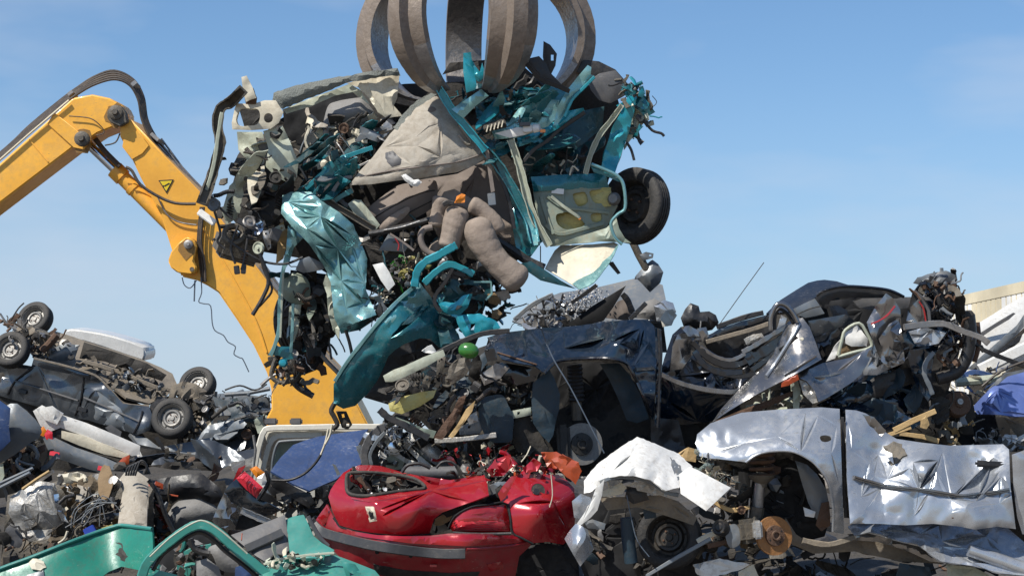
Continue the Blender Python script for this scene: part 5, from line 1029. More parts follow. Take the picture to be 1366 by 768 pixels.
K.panel('rear_fold', M['graphite'], '1172,452 1186,432 1200,424 1204,450 1207,482 1190,488 1180,474', -.32, cr=(10, 6), th=1.5, step=4); K.beam('pinstripe', M['lamp_red'], '1162,432 1172,428 1184,420 1194,408', 2.4, 2, d=-.36)
up = K.panel('tail_upright', M['charcoal'], '1208,431 1212,410 1217,390 1228,378 1246,376 1262,386 1268,400 1270,424 1250,428 1234,430', -.15, cr=(16, 6), th=3); K.panel('tail_top', M['slate'], '1218,378 1224,370 1240,365 1262,361 1275,367 1274,376 1250,378 1230,380', -.2, cr=(9, 4), th=2, rag=1)
K.panel('tail_glass', M['graphite'], '1209,428 1214,410 1226,398 1234,410 1238,428 1222,431', -.22, cr=(14, 6), th=1, parent=up, sharp=22); K.beam('pinstripe', M['lamp_red'], '1226,402 1232,412 1235,428', 2, 2, d=-.27, parent=up); K.beam('seal', M['grey_plastic'], '1219,388 1230,398 1238,412 1240,430', 5, 4, d=-.25, parent=up)
K.panel('tail_post', M['rust'], '1262,366 1276,368 1278,418 1268,420 1264,392', -.1, cr=(9, 4), th=4); K.panel('tail_inner', M['black_plastic'], '1240,372 1262,372 1266,410 1256,418 1246,396', -.18, cr=(10, 4), th=2)
K.clutter('1222,372 1276,368 1280,430 1230,430', -.3, -.05, 60, [M['charcoal'], M['engine'], M['rust'], M['slate'], M['black_plastic']], .6, 'sssth')
K.panel('rear_quarter', M['navy'], '1204,446 1212,436 1264,442 1258,456 1246,474 1242,498 1246,520 1238,535 1226,520 1219,506 1212,480', -.22, cr=(20, 6), th=2); K.panel('quarter_face', M['silver'], '1212,442 1234,436 1262,444 1252,458 1232,462 1220,458', -.3, cr=(12, 5), th=1)
K.beam('quarter_edge', M['slate'], '1246,470 1236,482 1233,498 1240,515 1244,526', 6, 4, d=-.3)
K.beam('bent_bar', M['steel'], '1206,436,-.05 1232,433 1260,432 1285,442 1308,450 1319,458', 8, 5, d=-.4)
K.tube('pillar_tube', M['black_plastic'], '1292,420 1294,445 1290,474 1276,496 1250,505', 8.5, d=-.2, n=6, m=12); K.tube('pillar_tube', M['rust'], '1302,430 1304,458 1298,482', 5, d=-.1, n=6); K.lathe('tube_end', M['grime_shade'], (1291, 420), (-.2, -.3, 1), [(0, 6), (6, 5), (9, 0), (8, -6)], -.2, 16)
K.clutter('1262,420 1300,430 1300,470 1270,500 1250,480', -.25, 0, 50, [M['grime_shade'], M['engine'], M['slate'], M['rust'], M['steel']], .7, 'sstth')
K.panel('lower_body', M['navy'], '1090,540 1120,524 1150,504 1180,494 1212,496 1222,528 1218,552 1180,568 1140,560 1110,552', -.02, cr=(16, 8), th=2); K.panel('lower_body', M['navy_mat'], '1140,545 1165,530 1195,540 1205,560 1170,570 1145,562', -.12, cr=(14, 5), th=2); K.panel('inner_arch', M['black_plastic'], '1130,530 1170,500 1215,490 1222,510 1190,520 1150,545', -.1, cr=(16, 4))
K.clutter('1080,520 1150,500 1215,500 1240,540 1180,575 1090,565', -.15, .25, 40, [M['grime_shade'], M['navy_mat'], M['charcoal'], M['black_plastic']], .8, 'ssth')
K.clutter('1005,535 1060,520 1090,540 1080,560 1020,560', -.1, .2, 60, [M['grime_shade'], M['engine'], M['cream_green'], M['steel']], .7, 'ssth')
K.panel('bright_scrap', M['graphite'], '930,438 942,436 946,448 938,456', -.3, cr=(7, 4))
K.lathe('mudded_hub', M['rust'], (1279, 538), (.1, -1, .1), [(0, 5), (5, 5), (6, 2.5), (15, 2.5), (17, 0), (18, -10)], -.05, 30); K.lathe('hub_nut', M['steel'], (1279, 536), (.1, -1, .1), [(0, 7), (4, 7), (4.6, 4)], -.05, 12)
K.panel('suspension_boot', M['grime_shade'], '1244,532 1256,528 1268,534 1266,560 1250,566 1240,552', -.1, cr=(6, 4), th=6); K.panel('suspension_plate', M['grime_shade'], '1262,520 1296,526 1302,556 1288,568 1262,560', .05, cr=(14, 3), th=3)
K.clutter('1215,540 1260,530 1300,560 1280,592 1230,580', -.05, .25, 50, [M['grime_shade'], M['wood'], M['slate'], M['engine'], M['black_plastic']], .8, 'ssthb')
for i, p_ in enumerate(('1192,574 1220,560 1248,548', '1200,578 1230,582 1252,588', '1185,580 1215,570')): K.beam('broken_plank', M['wood'], p_, 7 - i, 4, d=-.22, n=1)
K.panel('plank_end', M['wood'], '1228,560 1236,554 1240,566 1236,572 1228,570', -.3, cr=(6, 2), th=6)

# ================================================================== light blue car and white car, right edge
Lb = Thing('crushed_car', 'light blue car wing with dark empty wheel arch at the right edge', 'car wreck', (1350, 640), 13.6)
Lb.panel('wing', M['skyblue'], '1297,543 1308,531 1319,520 1330,508 1341,500 1366,494 1430,490 1430,560 1366,556 1335,553 1304,552', -.2, cr=(26, 7), ctrl='1297,543,.1 1341,500,.15 1366,494,.2 1366,556,-.05 1330,530,-.06 1420,530,0', th=2)
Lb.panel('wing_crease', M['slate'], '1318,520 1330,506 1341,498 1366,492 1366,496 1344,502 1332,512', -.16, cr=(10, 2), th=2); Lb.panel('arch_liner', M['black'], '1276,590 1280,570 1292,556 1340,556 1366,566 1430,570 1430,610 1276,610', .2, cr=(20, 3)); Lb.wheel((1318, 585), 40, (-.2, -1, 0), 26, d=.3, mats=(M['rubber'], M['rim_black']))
Lb.panel('arch_flap', M['underbody'], '1340,558 1366,568 1400,575 1400,600 1366,590 1352,576', -.1, cr=(14, 3), th=2); Lb.clutter('1296,582 1330,578 1366,588 1366,600 1300,598', -.3, 0, 50, [M['steel'], M['white_paint'], M['cream'], M['engine'], M['slate']], .6, 'sth'); Lb.hull('body_shell', M['grime_shade'], '1300,550 1345,510 1430,505 1430,600 1300,600', .3, 1.4)
Wc = Thing('crushed_car', 'white car shells with grey trims leaning behind the wrecks at right edge', 'car wreck', (1340, 560), 15.5)
Wc.panel('door_skin', M['white_paint'], '1303,432 1320,422 1345,406 1366,394 1430,365 1430,420 1380,424 1350,452 1318,474 1300,482', .1, cr=(60, 3), ctrl='1303,432,0 1430,365,.2 1318,474,-.1', th=2); Wc.panel('door_skin', M['white_paint'], '1330,474 1350,458 1385,428 1440,420 1440,480 1366,480 1340,498 1318,500', .0, cr=(60, 3), th=2)
Wc.panel('grey_trim', M['grey_plastic'], '1308,444 1330,430 1352,417 1355,418 1346,426 1326,438 1310,449', .0, cr=None, th=3); Wc.panel('grey_trim', M['slate'], '1291,492 1310,474 1340,448 1356,434 1366,420 1366,436 1350,452 1322,476 1300,494', -.12, cr=(40, 2), th=3); Wc.panel('black_gap', M['black_plastic'], '1296,494 1330,470 1358,448 1364,446 1360,456 1336,476 1310,494', -.16, cr=(30, 2), th=2)
Wc.beam('bumper_tube', M['white_paint'], '1306,494 1335,480 1366,465 1410,445', 16, 16, d=-.3, dent=.04); Wc.beam('black_strut', M['black_plastic'], '1306,464 1330,474 1366,488', 6, 5, d=-.5); Wc.beam('blue_rail', M['bluecar'], '1282,504 1300,496 1322,502', 7, 6, d=-.5); Wc.tube('pipe', M['cream_green'], '1275,510 1300,508 1330,505', 6, d=-.55); Wc.tube('cable', M['hose'], '1310,515 1335,495 1366,482', 1.6, d=-.6)
Wc.hull('body_shell', M['grime_shade'], '1310,450 1430,400 1430,540 1290,540 1296,500', .4, 1.6)
Wc.clutter('1270,490 1340,490 1340,530 1280,530', -.6, -.2, 50, [M['steel'], M['slate'], M['cream'], M['bluecar'], M['grime_shade']], .7, 'sstt')

# ================================================================== grey car behind, centre, and the muffler
Gr = Thing('crushed_car', 'grey car roof with shattered windscreen glass behind the dark blue car', 'car wreck', (790, 460), 16.5)
Gr.panel('roof', M['slate'], '683,428 700,414 721,400 748,390 780,386 802,382 848,371 868,374 884,380 888,398 886,430 800,440 720,440', .1, cr=(40, 6), ctrl='683,428,0 802,382,.3 884,380,.2', th=2); Gr.hull('body_shell', M['grime_shade'], '700,430 740,402 880,392 890,470 700,470', .4, 1.5)
Gr.beam('pillar', M['slate'], '686,427 700,414 716,403 738,393', 6, 5, d=-.1); Gr.beam('pillar', M['black_plastic'], '724,400 730,416 745,410 752,392', 4, 4, d=-.15); Gr.panel('quarter_glass', M['graphite'], '722,398 735,394 746,402 744,414 728,410', -.05, cr=(12, 3), th=2)
Gr.panel('black_board', M['black'], '755,434 790,408 835,381 830,390 818,410 805,428 780,434', -.4, cr=None, th=3); Gr.beam('window_frame', M['charcoal'], '830,392 838,402 846,424', 8, 6, d=-.35); Gr.beam('window_frame', M['charcoal'], '862,404 850,416 840,426', 6, 5, d=-.4); Gr.panel('seat', M['seat_tan'], '808,424 824,402 834,398 842,420 838,428', -.3, cr=(16, 3)); Gr.panel('seat', M['seat_grey'], '848,424 856,404 872,398 884,404 882,428', -.2, cr=(16, 3), bulge=5, bw=10)
Gr.panel('rear_lamp', M['silver'], '872,408 886,400 898,404 902,416 892,428 876,428', -.3, cr=(10, 4)); Gr.panel('white_box', M['offwhite'], '881,424 888,414 898,412 902,420 896,434 884,436', -.45, cr=(8, 2), th=4); Gr.beam('thin_bar', M['black_plastic'], '762,404 780,392 796,380', 5, 2, d=-.45)
Gr.clutter('690,425 740,405 790,400 770,432 700,440', -.35, 0, 90, [M['grime_shade'], M['slate'], M['steel'], M['black_plastic'], M['silver']], .6, 'ssth')
rnd = random.Random(9); V = []; F = []; MI = []
for i in range(420):
    x = rnd.gauss(775, 14); y = 400 - (x - 775) * .30 + rnd.gauss(0, 6.5); c = P(x, y, 16.5 - .3 + rnd.uniform(-.1, .1)); r = rnd.uniform(.8, 2.0) * Gr.k; b0 = len(V); ax = Vector((rnd.gauss(0, 1), rnd.gauss(0, 1), rnd.gauss(0, 1))).normalized(); e1 = ax.orthogonal().normalized(); e2 = ax.cross(e1)
    V += [c + e1 * r, c + e2 * r, c - e1 * r, c - e2 * r, c + ax * r * .8, c - ax * r * .8]; f = [(0, 1, 4), (1, 2, 4), (2, 3, 4), (3, 0, 4), (1, 0, 5), (2, 1, 5), (3, 2, 5), (0, 3, 5)]; F += [tuple(q + b0 for q in t) for t in f]; MI += [rnd.randrange(2)] * 8
Gr.add('glass_crumbs', V, F, [M['lamp_white'], M['chrome']], None, MI, sharp=None, kind='stuff')
Mf = Thing('exhaust_muffler', 'grey exhaust silencer with pipe poking up behind the dark blue car', 'exhaust', (868, 390), 15.9)
Mf.panel('can', M['slate'], '847,369 858,356 870,346 878,352 885,363 881,377 867,390 857,379', 0, cr=(14, 3), bulge=9, bw=10, th=16, step=4); Mf.tube('pipe', M['engine'], '844,323 852,340 863,360', 5, n=1, m=12); Mf.panel('hanger', M['slate'], '853,340 862,336 872,338 871,344 858,348', -.05, cr=(9, 1), th=2, holes=['866,339.5 869,339.5 869,341.5 866,341.5'], step=3)

K.folds('1160,440 1200,440 1210,480 1170,490', -.3, -.1, 5, [M['graphite'], M['charcoal'], M['silver']], 60, 50, (30, 55), (12, 24), (14, 6))
K.folds('1110,520 1200,500 1235,530 1200,565 1130,560', -.22, .05, 10, [M['navy'], M['navy_mat'], M['charcoal'], M['black_plastic']], 30, 40, (40, 80), (12, 28), (16, 7))
K.folds('1235,400 1275,390 1290,450 1250,480 1230,450', -.3, -.1, 8, [M['charcoal'], M['slate'], M['grime_shade'], M['navy']], 80, 40, (25, 60), (8, 20), (12, 6))
N.folds('520,510 590,485 645,480 650,540 600,570 530,560', -.2, .1, 16, [M['grime_shade'], M['navy_mat'], M['charcoal'], M['black_plastic'], M['grime_shade']], 40, 50, (30, 80), (8, 24), (14, 6))
C.folds('940,650 1000,660 1000,725 930,730', .1, .4, 8, [M['engine'], M['soil'], M['grime_shade'], M['underbody']], 20, 60, (25, 60), (10, 20), (12, 5))
C.folds('880,750 1000,745 1200,755 1240,775 900,785', .4, .9, 8, [M['grime_shade'], M['black_plastic']], 10, 40, (40, 90), (10, 22), (14, 6))  # near-black sheets imitating the deep shade below the silver car

N.bits('525,510 590,485 640,485 645,540 600,570 535,555', -.3, -.05, 14, .9)
C.bits('940,625 990,640 1000,700 945,725 930,690', .0, .25, 12, .8, [M['soil'], M['cream']])

N.panel('gap_filler', M['black_plastic'], '868,556 905,560 915,600 905,650 868,650', .15, cr=(20, 5), th=3)  # dark panel added to close the bright slit between the two wrecks
SEED[0] -= 1
# ================================================================== red car
R = Thing('crushed_car', 'crushed red hatchback seen from behind with grey bumper strip and dented tailgate', 'car wreck', (580, 790), 12.0)
R.hull('body_shell', M['grime_shade'], '455,640 520,632 640,645 700,640 762,655 760,740 700,790 480,770 440,720 440,680', .35, 1.8, cr=(60, 10))
lid = R.panel('tailgate', M['red'], '438,662 441,653 446,645 458,630 468,624 479,620 494,620 508,621 535,629 558,634 574,645 585,647 615,641 646,633 650,645 652,660 634,667 617,673 590,683 579,692 573,711 545,713 517,712 495,710 473,706 453,700 444,683', -.26, cr=(52, 11), holes=['463,633 470,631 495,631 517,633 552,639 560,644 565,649 532,654 491,660 467,657 464,645', '488,676 498,676 502,693 494,695'], ctrl='438,662,.25 446,645,.25 479,620,.4 535,629,.4 646,633,.3 652,660,.05 500,670,-.1 560,675,-.12 590,683,-.05 573,711,-.02 473,706,.05 453,700,.15 600,655,.1', th=2, step=4, curl=1.5, cw=3)
R.tube('window_seal', M['grime_shade'], '463,633 470,630 495,630 517,632 552,638 567,650 550,653 532,655 491,661 466,658 462,645 463,633', 2.4, d=-.01, on=lid, n=4)
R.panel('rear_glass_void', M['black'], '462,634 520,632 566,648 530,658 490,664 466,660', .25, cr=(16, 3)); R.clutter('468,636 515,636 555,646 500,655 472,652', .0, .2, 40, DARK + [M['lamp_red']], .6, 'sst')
R.panel('emblem_plate', M['cream'], '487,675 499,675 503,694 493,696', -.01, cr=None, th=1.2, on=lid, holes=['491,683 498,683 499,692 494,693'], step=2.5); R.panel('emblem_hole', M['black'], '489,680 501,680 501,694 493,694', -.004, cr=None, th=1, on=lid)
bmp = R.panel('bumper', M['red_bumper'], '418,698 426,686 436,672 444,688 456,702 473,709 517,715 573,714 599,711 640,711 681,712 710,715 708,727 693,741 690,755 687,770 660,785 560,785 500,772 458,747 438,727 424,712', -.25, cr=(64, 6), ctrl='418,698,.35 436,672,.35 438,727,.3 473,709,.02 573,714,-.08 517,745,-.12 620,740,-.12 710,715,.15 690,745,.12 687,770,.15 560,785,.1', th=3, step=5)
R.beam('bumper_strip', M['dark_trim'], '414,694,.36 422,703,.28 432,710,.2 455,717,.08 488,725,-.05 516,730,-.08 546,734,-.1 587,738,-.1 620,738,-.06', 13, 6, d=-.03, n=5, on=bmp, dent=.02)
R.tube('bumper_crease', M['red_bumper'], '622,732,-.06 660,730,-.02 690,726,.06 708,721,.14', 2.4, d=-.005, on=bmp); R.panel('bumper_ledge', M['red'], '446,694 460,706 500,713 573,716 620,713 680,714 708,718 690,724 620,728 546,724 488,716 450,708', -.025, cr=(40, 2), th=2, on=bmp)
for x_, y_ in ((503, 736), (548, 741)): R.lathe('screw_hole', M['black'], (x_, y_), (0, -1, 0), [(0, 1), (2.6, 1), (2.6, -2)], -.02, 10, on=bmp)
R.panel('plate_recess', M['red_bumper'], '476,727 520,733 560,738 566,752 540,757 500,750 480,742', -.012, cr=(40, 1), th=1, on=bmp); R.box('tow_cover', M['red'], (578, 754), (9, 3, 3), d=-.02, on=bmp)
tl = R.panel('tail_lamp', M['lamp_red'], '599,703 603,695 608,689 617,682 628,677 650,674 675,673 679,690 681,709 640,710 605,709', -.22, cr=None, bulge=4, bw=8, ctrl='599,703,.0 675,673,.1 681,709,.08 620,690,-.03', th=4); R.panel('lamp_band', M['lamp_bright'], '602,702 608,693 640,693 679,693 680,707 640,708 606,708', -.008, cr=None, bulge=0, th=1.5, on=tl)
R.tube('lamp_lip', M['black_plastic'], '604,710 640,712 682,711', 2, d=-.26); R.panel('lamp_gap', M['wood'], '580,692 590,686 604,686 600,694 590,700 580,701', -.1, cr=(8, 3), th=3)
R.panel('boot_gap', M['black'], '575,712 580,694 592,684 618,674 652,661 668,650 672,672 640,678 610,690 600,706', .05, cr=(10, 3)); R.panel('boot_edge', M['grime_shade'], '590,683 617,674 650,663 648,668 620,680 596,690', -.12, cr=(8, 2), th=2)
qp = R.panel('rear_quarter', M['red'], '665,660 672,647 681,636 693,632 720,632 745,633 757,641 766,651 768,680 766,706 760,718 751,726 730,722 710,724 695,716 682,709 680,690 677,674 668,668', -.15, cr=(60, 7), holes=[], ctrl='665,660,.1 681,636,.2 745,633,.35 766,651,.3 766,706,.25 720,680,-.04 682,709,.0', th=2, step=4)
fc = R.lathe('filler_ring', M['red'], (717.5, 654), (.25, -1, .35), [(8.5, -1), (9.5, 2), (12, 1.6), (12.5, -1)], 0, 26, on=qp, ring=True); R.lathe('filler_bowl', M['grime_shade'], (717.5, 654), (.25, -1, .35), [(0, 1), (3, 1.4), (4, .8), (9.5, 1.2), (9.5, -2)], -.003, 22, on=qp); R.lathe('filler_cap', M['black_plastic'], (715, 656), (.25, -1, .35), [(0, 3), (4.5, 3), (5, 0)], -.006, 14, on=qp)
R.panel('quarter_edge', M['lamp_red'], '664,658 672,646 682,635 690,634 682,648 674,664 668,668', -.18, cr=(8, 3), th=2); R.panel('wheel_void', M['black'], '690,742 700,728 730,724 752,728 768,712 775,790 690,790', .15, cr=(16, 4))
R.tube('parcel_roller', M['grey_plastic'], '540,630 575,631 612,630', 9, d=.25, n=1, m=16); R.tube('trim_loop', M['black_plastic'], '536,630 544,620 560,618 574,624', 2.4, d=.1); R.tube('trim_loop', M['black_plastic'], '582,624 590,616 602,616 612,624', 1.8, d=.15)
for p_ in ('649,627 660,612 681,606 684,622 672,634 656,636', '698,624 712,612 722,618 716,628 702,630', '735,612 750,606 772,616 776,628 768,646 752,632'): R.panel('roof_scrap', M['orange_red'] if p_[0] == '7' else M['red'], p_, .05, cr=(10, 5), th=2, rag=.6)
R.panel('roof_scrap', M['red'], '560,634 600,640 640,634 655,640 640,644 600,652 575,648', .05, cr=(12, 4)); R.panel('roof_scrap', M['orange_red'], '722,604 742,602 760,612 748,626 730,622', .08, cr=(8, 4), th=2)
R.panel('inner_pillar', M['slate'], '652,648 664,642 676,642 668,654 656,660', -.05, cr=(8, 3), th=3); R.clutter('600,625 660,620 740,618 760,632 690,634 640,640 600,640', .05, .5, 90, [M['grime_shade'], M['red'], M['engine'], M['cream'], M['black_plastic'], M['orange_red']], .7, 'sstth')
R.tube('string', M['cream'], '735,632 737,660 733,676', .7, d=-.2)

# ================================================================== white headlamp debris between the red and blue cars
Hl = Thing('crushed_car', 'smashed white car front with headlamp and grey grille between blue bonnet and red car', 'car wreck', (520, 640), 14.2)
Hl.beam('grille_surround', M['grey_plastic'], '488,620 486,604 492,588 504,574 518,566', 11, 8, d=-.2, n=6); Hl.beam('grille_surround', M['slate'], '496,620 494,606 502,590 514,576', 5, 5, d=-.28, n=6)
Hl.panel('headlamp', M['white_plastic'], '516,604 522,590 536,584 548,596 566,612 580,624 560,624 538,616 522,610', -.1, cr=(12, 4), th=3, holes=['528,596 536,594 550,606 558,616 540,610 530,602']); Hl.panel('headlamp_lens', M['charcoal'], '526,594 538,592 554,606 562,618 540,614 528,604', -.02, cr=(10, 2)); Hl.panel('lower_lens', M['cream_green'], '512,612 522,606 540,616 536,626 516,626', -.1, cr=(8, 2), th=3)
Hl.panel('wing', M['silver'], '546,590 560,584 584,596 604,618 612,626 590,626 566,610', -.05, cr=(14, 5), th=2); Hl.panel('wing_end', M['grime_shade'], '548,592 566,582 574,590 560,600', -.15, cr=(8, 2))
Hl.panel('back_shell', M['grime_shade'], '490,590 520,575 600,580 640,600 640,640 500,640', .4, cr=(20, 5)); Hl.clutter('506,576 540,566 560,590 530,620 505,622', -.25, .1, 90, [M['white_plastic'], M['steel'], M['chrome'], M['cream'], M['grime_shade'], M['silver']], .6, 'ssthb')
Hl.clutter('540,540 600,560 660,600 650,640 560,600', .0, .4, 60, DARK + [M['foil_yellow'], M['doorskin']], .9, 'ssth')

# ================================================================== blue bonnet
Bl = Thing('car_bonnet', 'scratched blue bonnet lying in front of the cream van window frame', 'bonnet', (430, 660), 15.8)
Bl.panel('skin', M['bluecar'], '361,628 368,618 375,609 391,593 407,587 424,582 455,577 491,572 484,582 478,593 482,606 486,617 467,625 448,639 429,647 413,654 391,645', 0, cr=(40, 4), ctrl='361,628,-.1 391,593,.35 491,572,.5 486,617,.1 413,654,-.25', th=2.5); Bl.panel('black_trim', M['black_plastic'], '358,640 366,634 392,648 416,660 420,670 410,676 386,662 364,650', -.3, cr=(16, 3), th=4); Bl.panel('hinge_plate', M['charcoal'], '420,652 434,646 448,648 444,662 430,668', -.25, cr=(8, 3), th=3)
Bl.tube('hanging_cable', M['black_plastic'], '362,640 385,640 405,632 420,618 428,606', 1.8, d=-.35); Bl.tube('hanging_cable', M['cream'], '428,606 434,590 438,572', 1.4, d=-.35); Bl.panel('scratch_tab', M['slate'], '443,618 448,620 454,632 450,634', -.12, cr=None, th=1); Bl.beam('front_edge', M['slate'], '478,594 482,606 487,618', 7, 5, d=-.05)
Bl.clutter('360,650 420,665 440,690 400,690 350,670', -.2, .2, 60, DARK + [M['slate'], M['cream']], .8, 'ssth')

# ================================================================== cream van window frame
Vn = Thing('van', 'cream van side with rounded window frame behind the blue bonnet', 'van', (420, 720), 18.0)
Vn.beam('window_frame', M['offwhite'], '338,640 342,610 348,586 352,576 360,571 400,570 450,569 500,569 530,569', 8, 10, d=0, n=6, dent=.02); Vn.beam('inner_frame', M['offwhite'], '348,640 354,612 360,592 368,583 380,581 430,580', 7, 6, d=.05, n=6, dent=.02); Vn.tube('window_rubber', M['slate'], '362,640 364,612 370,592 380,588 420,586', 1.8, d=.0, n=5); Vn.panel('window_glass', M['doorskin'], '362,640 365,606 374,590 420,586 420,640', .12, cr=(40, 2), th=1)
Vn.panel('roof_side', M['offwhite'], '352,574 362,568 530,566 530,584 440,584 380,582 356,590', .06, cr=(60, 2), th=10); Vn.panel('side_panel', M['offwhite'], '336,640 344,606 364,640 420,640 420,720 330,720', .1, cr=(60, 3), th=20); Vn.panel('inside', M['grime_shade'], '350,580 530,576 530,720 340,720', .5, cr=(30, 3)); Vn.tube('roof_rail', M['steel'], '336,640 341,600 338,580', 1.8, d=-.2, n=1)
for x_ in (395, 362): Vn.box('roof_block', M['grey_plastic'], (x_, 562), (16, 9, 16), d=.15, bev=.2)

# ================================================================== tail lamp fragment
Tl = Thing('car_corner', 'dark car corner with red, orange and white tail lamp left of the blue bonnet', 'car wreck', (320, 720), 14.5)
Tl.panel('body', M['charcoal'], '299,655 306,646 315,638 328,652 342,664 358,670 375,680 364,686 353,688 336,680 321,676 308,668', -.1, cr=(24, 6), th=2); lp = Tl.panel('tail_lamp', M['lamp_bright'], '315,638 326,628 338,638 351,650 342,664 328,652', -.2, cr=None, bulge=3, bw=6, th=4); Tl.panel('indicator', M['orange'], '333,625 342,621 353,630 342,637', -.22, cr=None, bulge=2, bw=5, th=4, step=4, parent=lp); Tl.panel('reverse_lamp', M['lamp_white'], '342,637 353,630 356,642 351,650', -.22, cr=None, bulge=2, bw=4, th=4, step=4, parent=lp)
for i in range(6): Tl.beam('lamp_rib', M['lamp_red'], f'{319 + i * 4.3},{636 + i * 4.2} {326 + i * 3.6},{629.5 + i * 4}', 1, 1.5, d=-.24, n=1, parent=lp)
Tl.tube('lamp_rim', M['black_plastic'], '353,628 358,636 356,648 344,666', 3, d=-.18); Tl.panel('red_edge', M['red'], '308,648 318,624 328,620 322,630 314,640', -.1, cr=(8, 3), th=2)
Tl.panel('crumpled_skin', M['graphite'], '283,694 290,676 299,657 309,668 321,676 318,692 313,706 300,704 288,701', -.1, cr=(10, 6), th=2, holes=['302,681 308,676 310,684 304,690']); Tl.beam('lock_rail', M['steel'], '322,680 340,688 360,696', 9, 6, d=-.1, channel=True); Tl.panel('rail_void', M['grime_shade'], '312,690 330,684 350,698 330,706 314,706', -.02, cr=(8, 2)); Tl.hull('inner', M['grime_shade'], '300,665 340,675 372,690 350,710 300,705', .15, .8)

# ================================================================== sea green car, bottom
Sg = Thing('crushed_car', 'sea green van front lying flattened, window frame open and grey trim inside', 'car wreck', (330, 800), 11.4)
Sg.beam('window_frame', M['seagreen'], '186,780 193,757 200,746 214,732 229,720 245,708 259,701 272,700 284,705 296,714 316,733 343,755 372,778', 13, 10, d=-.1, n=5, dent=.05); Sg.tube('window_seal', M['black_plastic'], '204,760 216,740 234,726 256,712 270,710 286,720 300,734 326,754 350,775', 3, d=-.06, n=5); Sg.tube('roof_gutter', M['cream_green'], '200,742 228,716 258,697 274,695 298,710 330,738', 1.2, d=-.2, n=5)
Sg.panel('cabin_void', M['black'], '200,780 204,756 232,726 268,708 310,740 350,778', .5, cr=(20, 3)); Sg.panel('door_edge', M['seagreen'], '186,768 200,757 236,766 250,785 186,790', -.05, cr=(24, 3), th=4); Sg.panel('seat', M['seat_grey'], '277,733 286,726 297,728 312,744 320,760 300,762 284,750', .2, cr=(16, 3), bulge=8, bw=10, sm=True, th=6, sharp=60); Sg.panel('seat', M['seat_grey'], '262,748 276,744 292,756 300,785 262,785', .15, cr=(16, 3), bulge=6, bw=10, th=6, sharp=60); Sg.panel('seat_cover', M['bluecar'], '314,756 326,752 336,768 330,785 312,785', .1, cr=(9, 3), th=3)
Sg.beam('dash_bar', M['seagreen'], '246,738 262,732 282,728', 8, 6, d=.3); Sg.tube('mirror_arm', M['black_plastic'], '254,718 258,730 268,736 280,738', 4, d=.1); Sg.clutter('206,760 250,720 270,715 290,740 280,770', .2, .45, 60, DARK + [M['seat_grey'], M['seagreen']], .8, 'ssth')
sdt = Sg.panel('door_trim', M['grey_plastic'], '308,713 340,702 380,686 382,698 383,706 386,733 376,742 353,748 340,740 332,733', -.02, cr=(60, 3), ctrl='308,713,.1 380,686,.15 386,733,0 353,748,-.1', th=4); Sg.beam('arm_rest', M['grey_plastic'], '330,730 352,720 376,709', 13, 12, d=-.03, dent=.03, on=sdt); Sg.tube('trim_scratch', M['orange_red'], '323,711 322,720', .6, d=-.004, n=1, on=sdt); Sg.panel('trim_shadow_side', M['black_plastic'], '344,742 386,722 388,746 356,752', .05, cr=(14, 3))  # last panel: black standing in for the trim's shaded side
Sg.panel('pillar', M['seagreen'], '380,693 392,688 405,686 412,700 418,714 430,724 446,733 440,740 414,744 388,745 386,733 384,712', -.06, cr=(20, 5), th=2, ctrl='380,693,.2 405,686,.2 446,733,-.1 388,745,-.1'); Sg.tube('pillar_seal', M['grey_plastic'], '411,688 418,702 428,718 438,728', 3, d=-.05); Sg.panel('lower_body', M['seagreen'], '348,754 376,746 402,741 448,740 470,748 500,760 512,774 512,800 340,800', -.2, cr=(22, 7), th=2, ctrl='348,754,.15 448,740,.1 500,760,0 430,780,-.15'); Sg.panel('torn_corner', M['seagreen'], '455,748 474,752 482,764 470,776 462,768', -.3, cr=(9, 4), th=2, holes=['466,762 471,760 472,766 467,768']); Sg.beam('body_edge', M['cream_green'], '352,752 376,745 408,740 446,737', 3, 3, d=-.24)
Sg.clutter('350,744 400,738 440,742 420,752 370,756', -.28, -.1, 40, [M['seagreen'], M['cream_green'], M['grime_shade'], M['cream']], .6, 'ssh')
Gp = Thing('green_panel', 'dirty green body panel with folded lip at the bottom left corner', 'panel', (100, 790), 12.6)
gps = Gp.panel('skin', M['green'], '-60,785 0,760 41,745 92,725 130,711 152,704 162,701 180,703 203,706 204,728 203,747 197,756 186,760 162,755 145,762 128,775 90,800 -60,820', 0, cr=(70, 4), ctrl='-60,785,0 92,725,.1 162,701,.25 203,706,.0 203,747,-.1 162,755,.1 90,800,-.1', th=3); Gp.tube('folded_lip', M['seagreen'], '-60,783,0 0,758 41,743,.05 92,723,.1 130,709,.18 152,702,.22 162,700,.24 180,702,.15 203,705,.02', 2.6, d=-.01, on=gps); Gp.panel('soot_patch', M['grime_shade'], '150,722 158,718 166,730 174,744 166,748 152,744 156,734', -.008, cr=(7, 1), th=.6, rag=1.5, on=gps); Gp.panel('torn_foam', M['cream'], '38,750 44,744 58,748 62,756 54,760 42,758', -.03, cr=(6, 3), th=3, rag=1, on=gps); Gp.panel('grey_plate', M['slate'], '36,766 58,760 62,785 30,790', -.02, cr=None, th=2, on=gps)

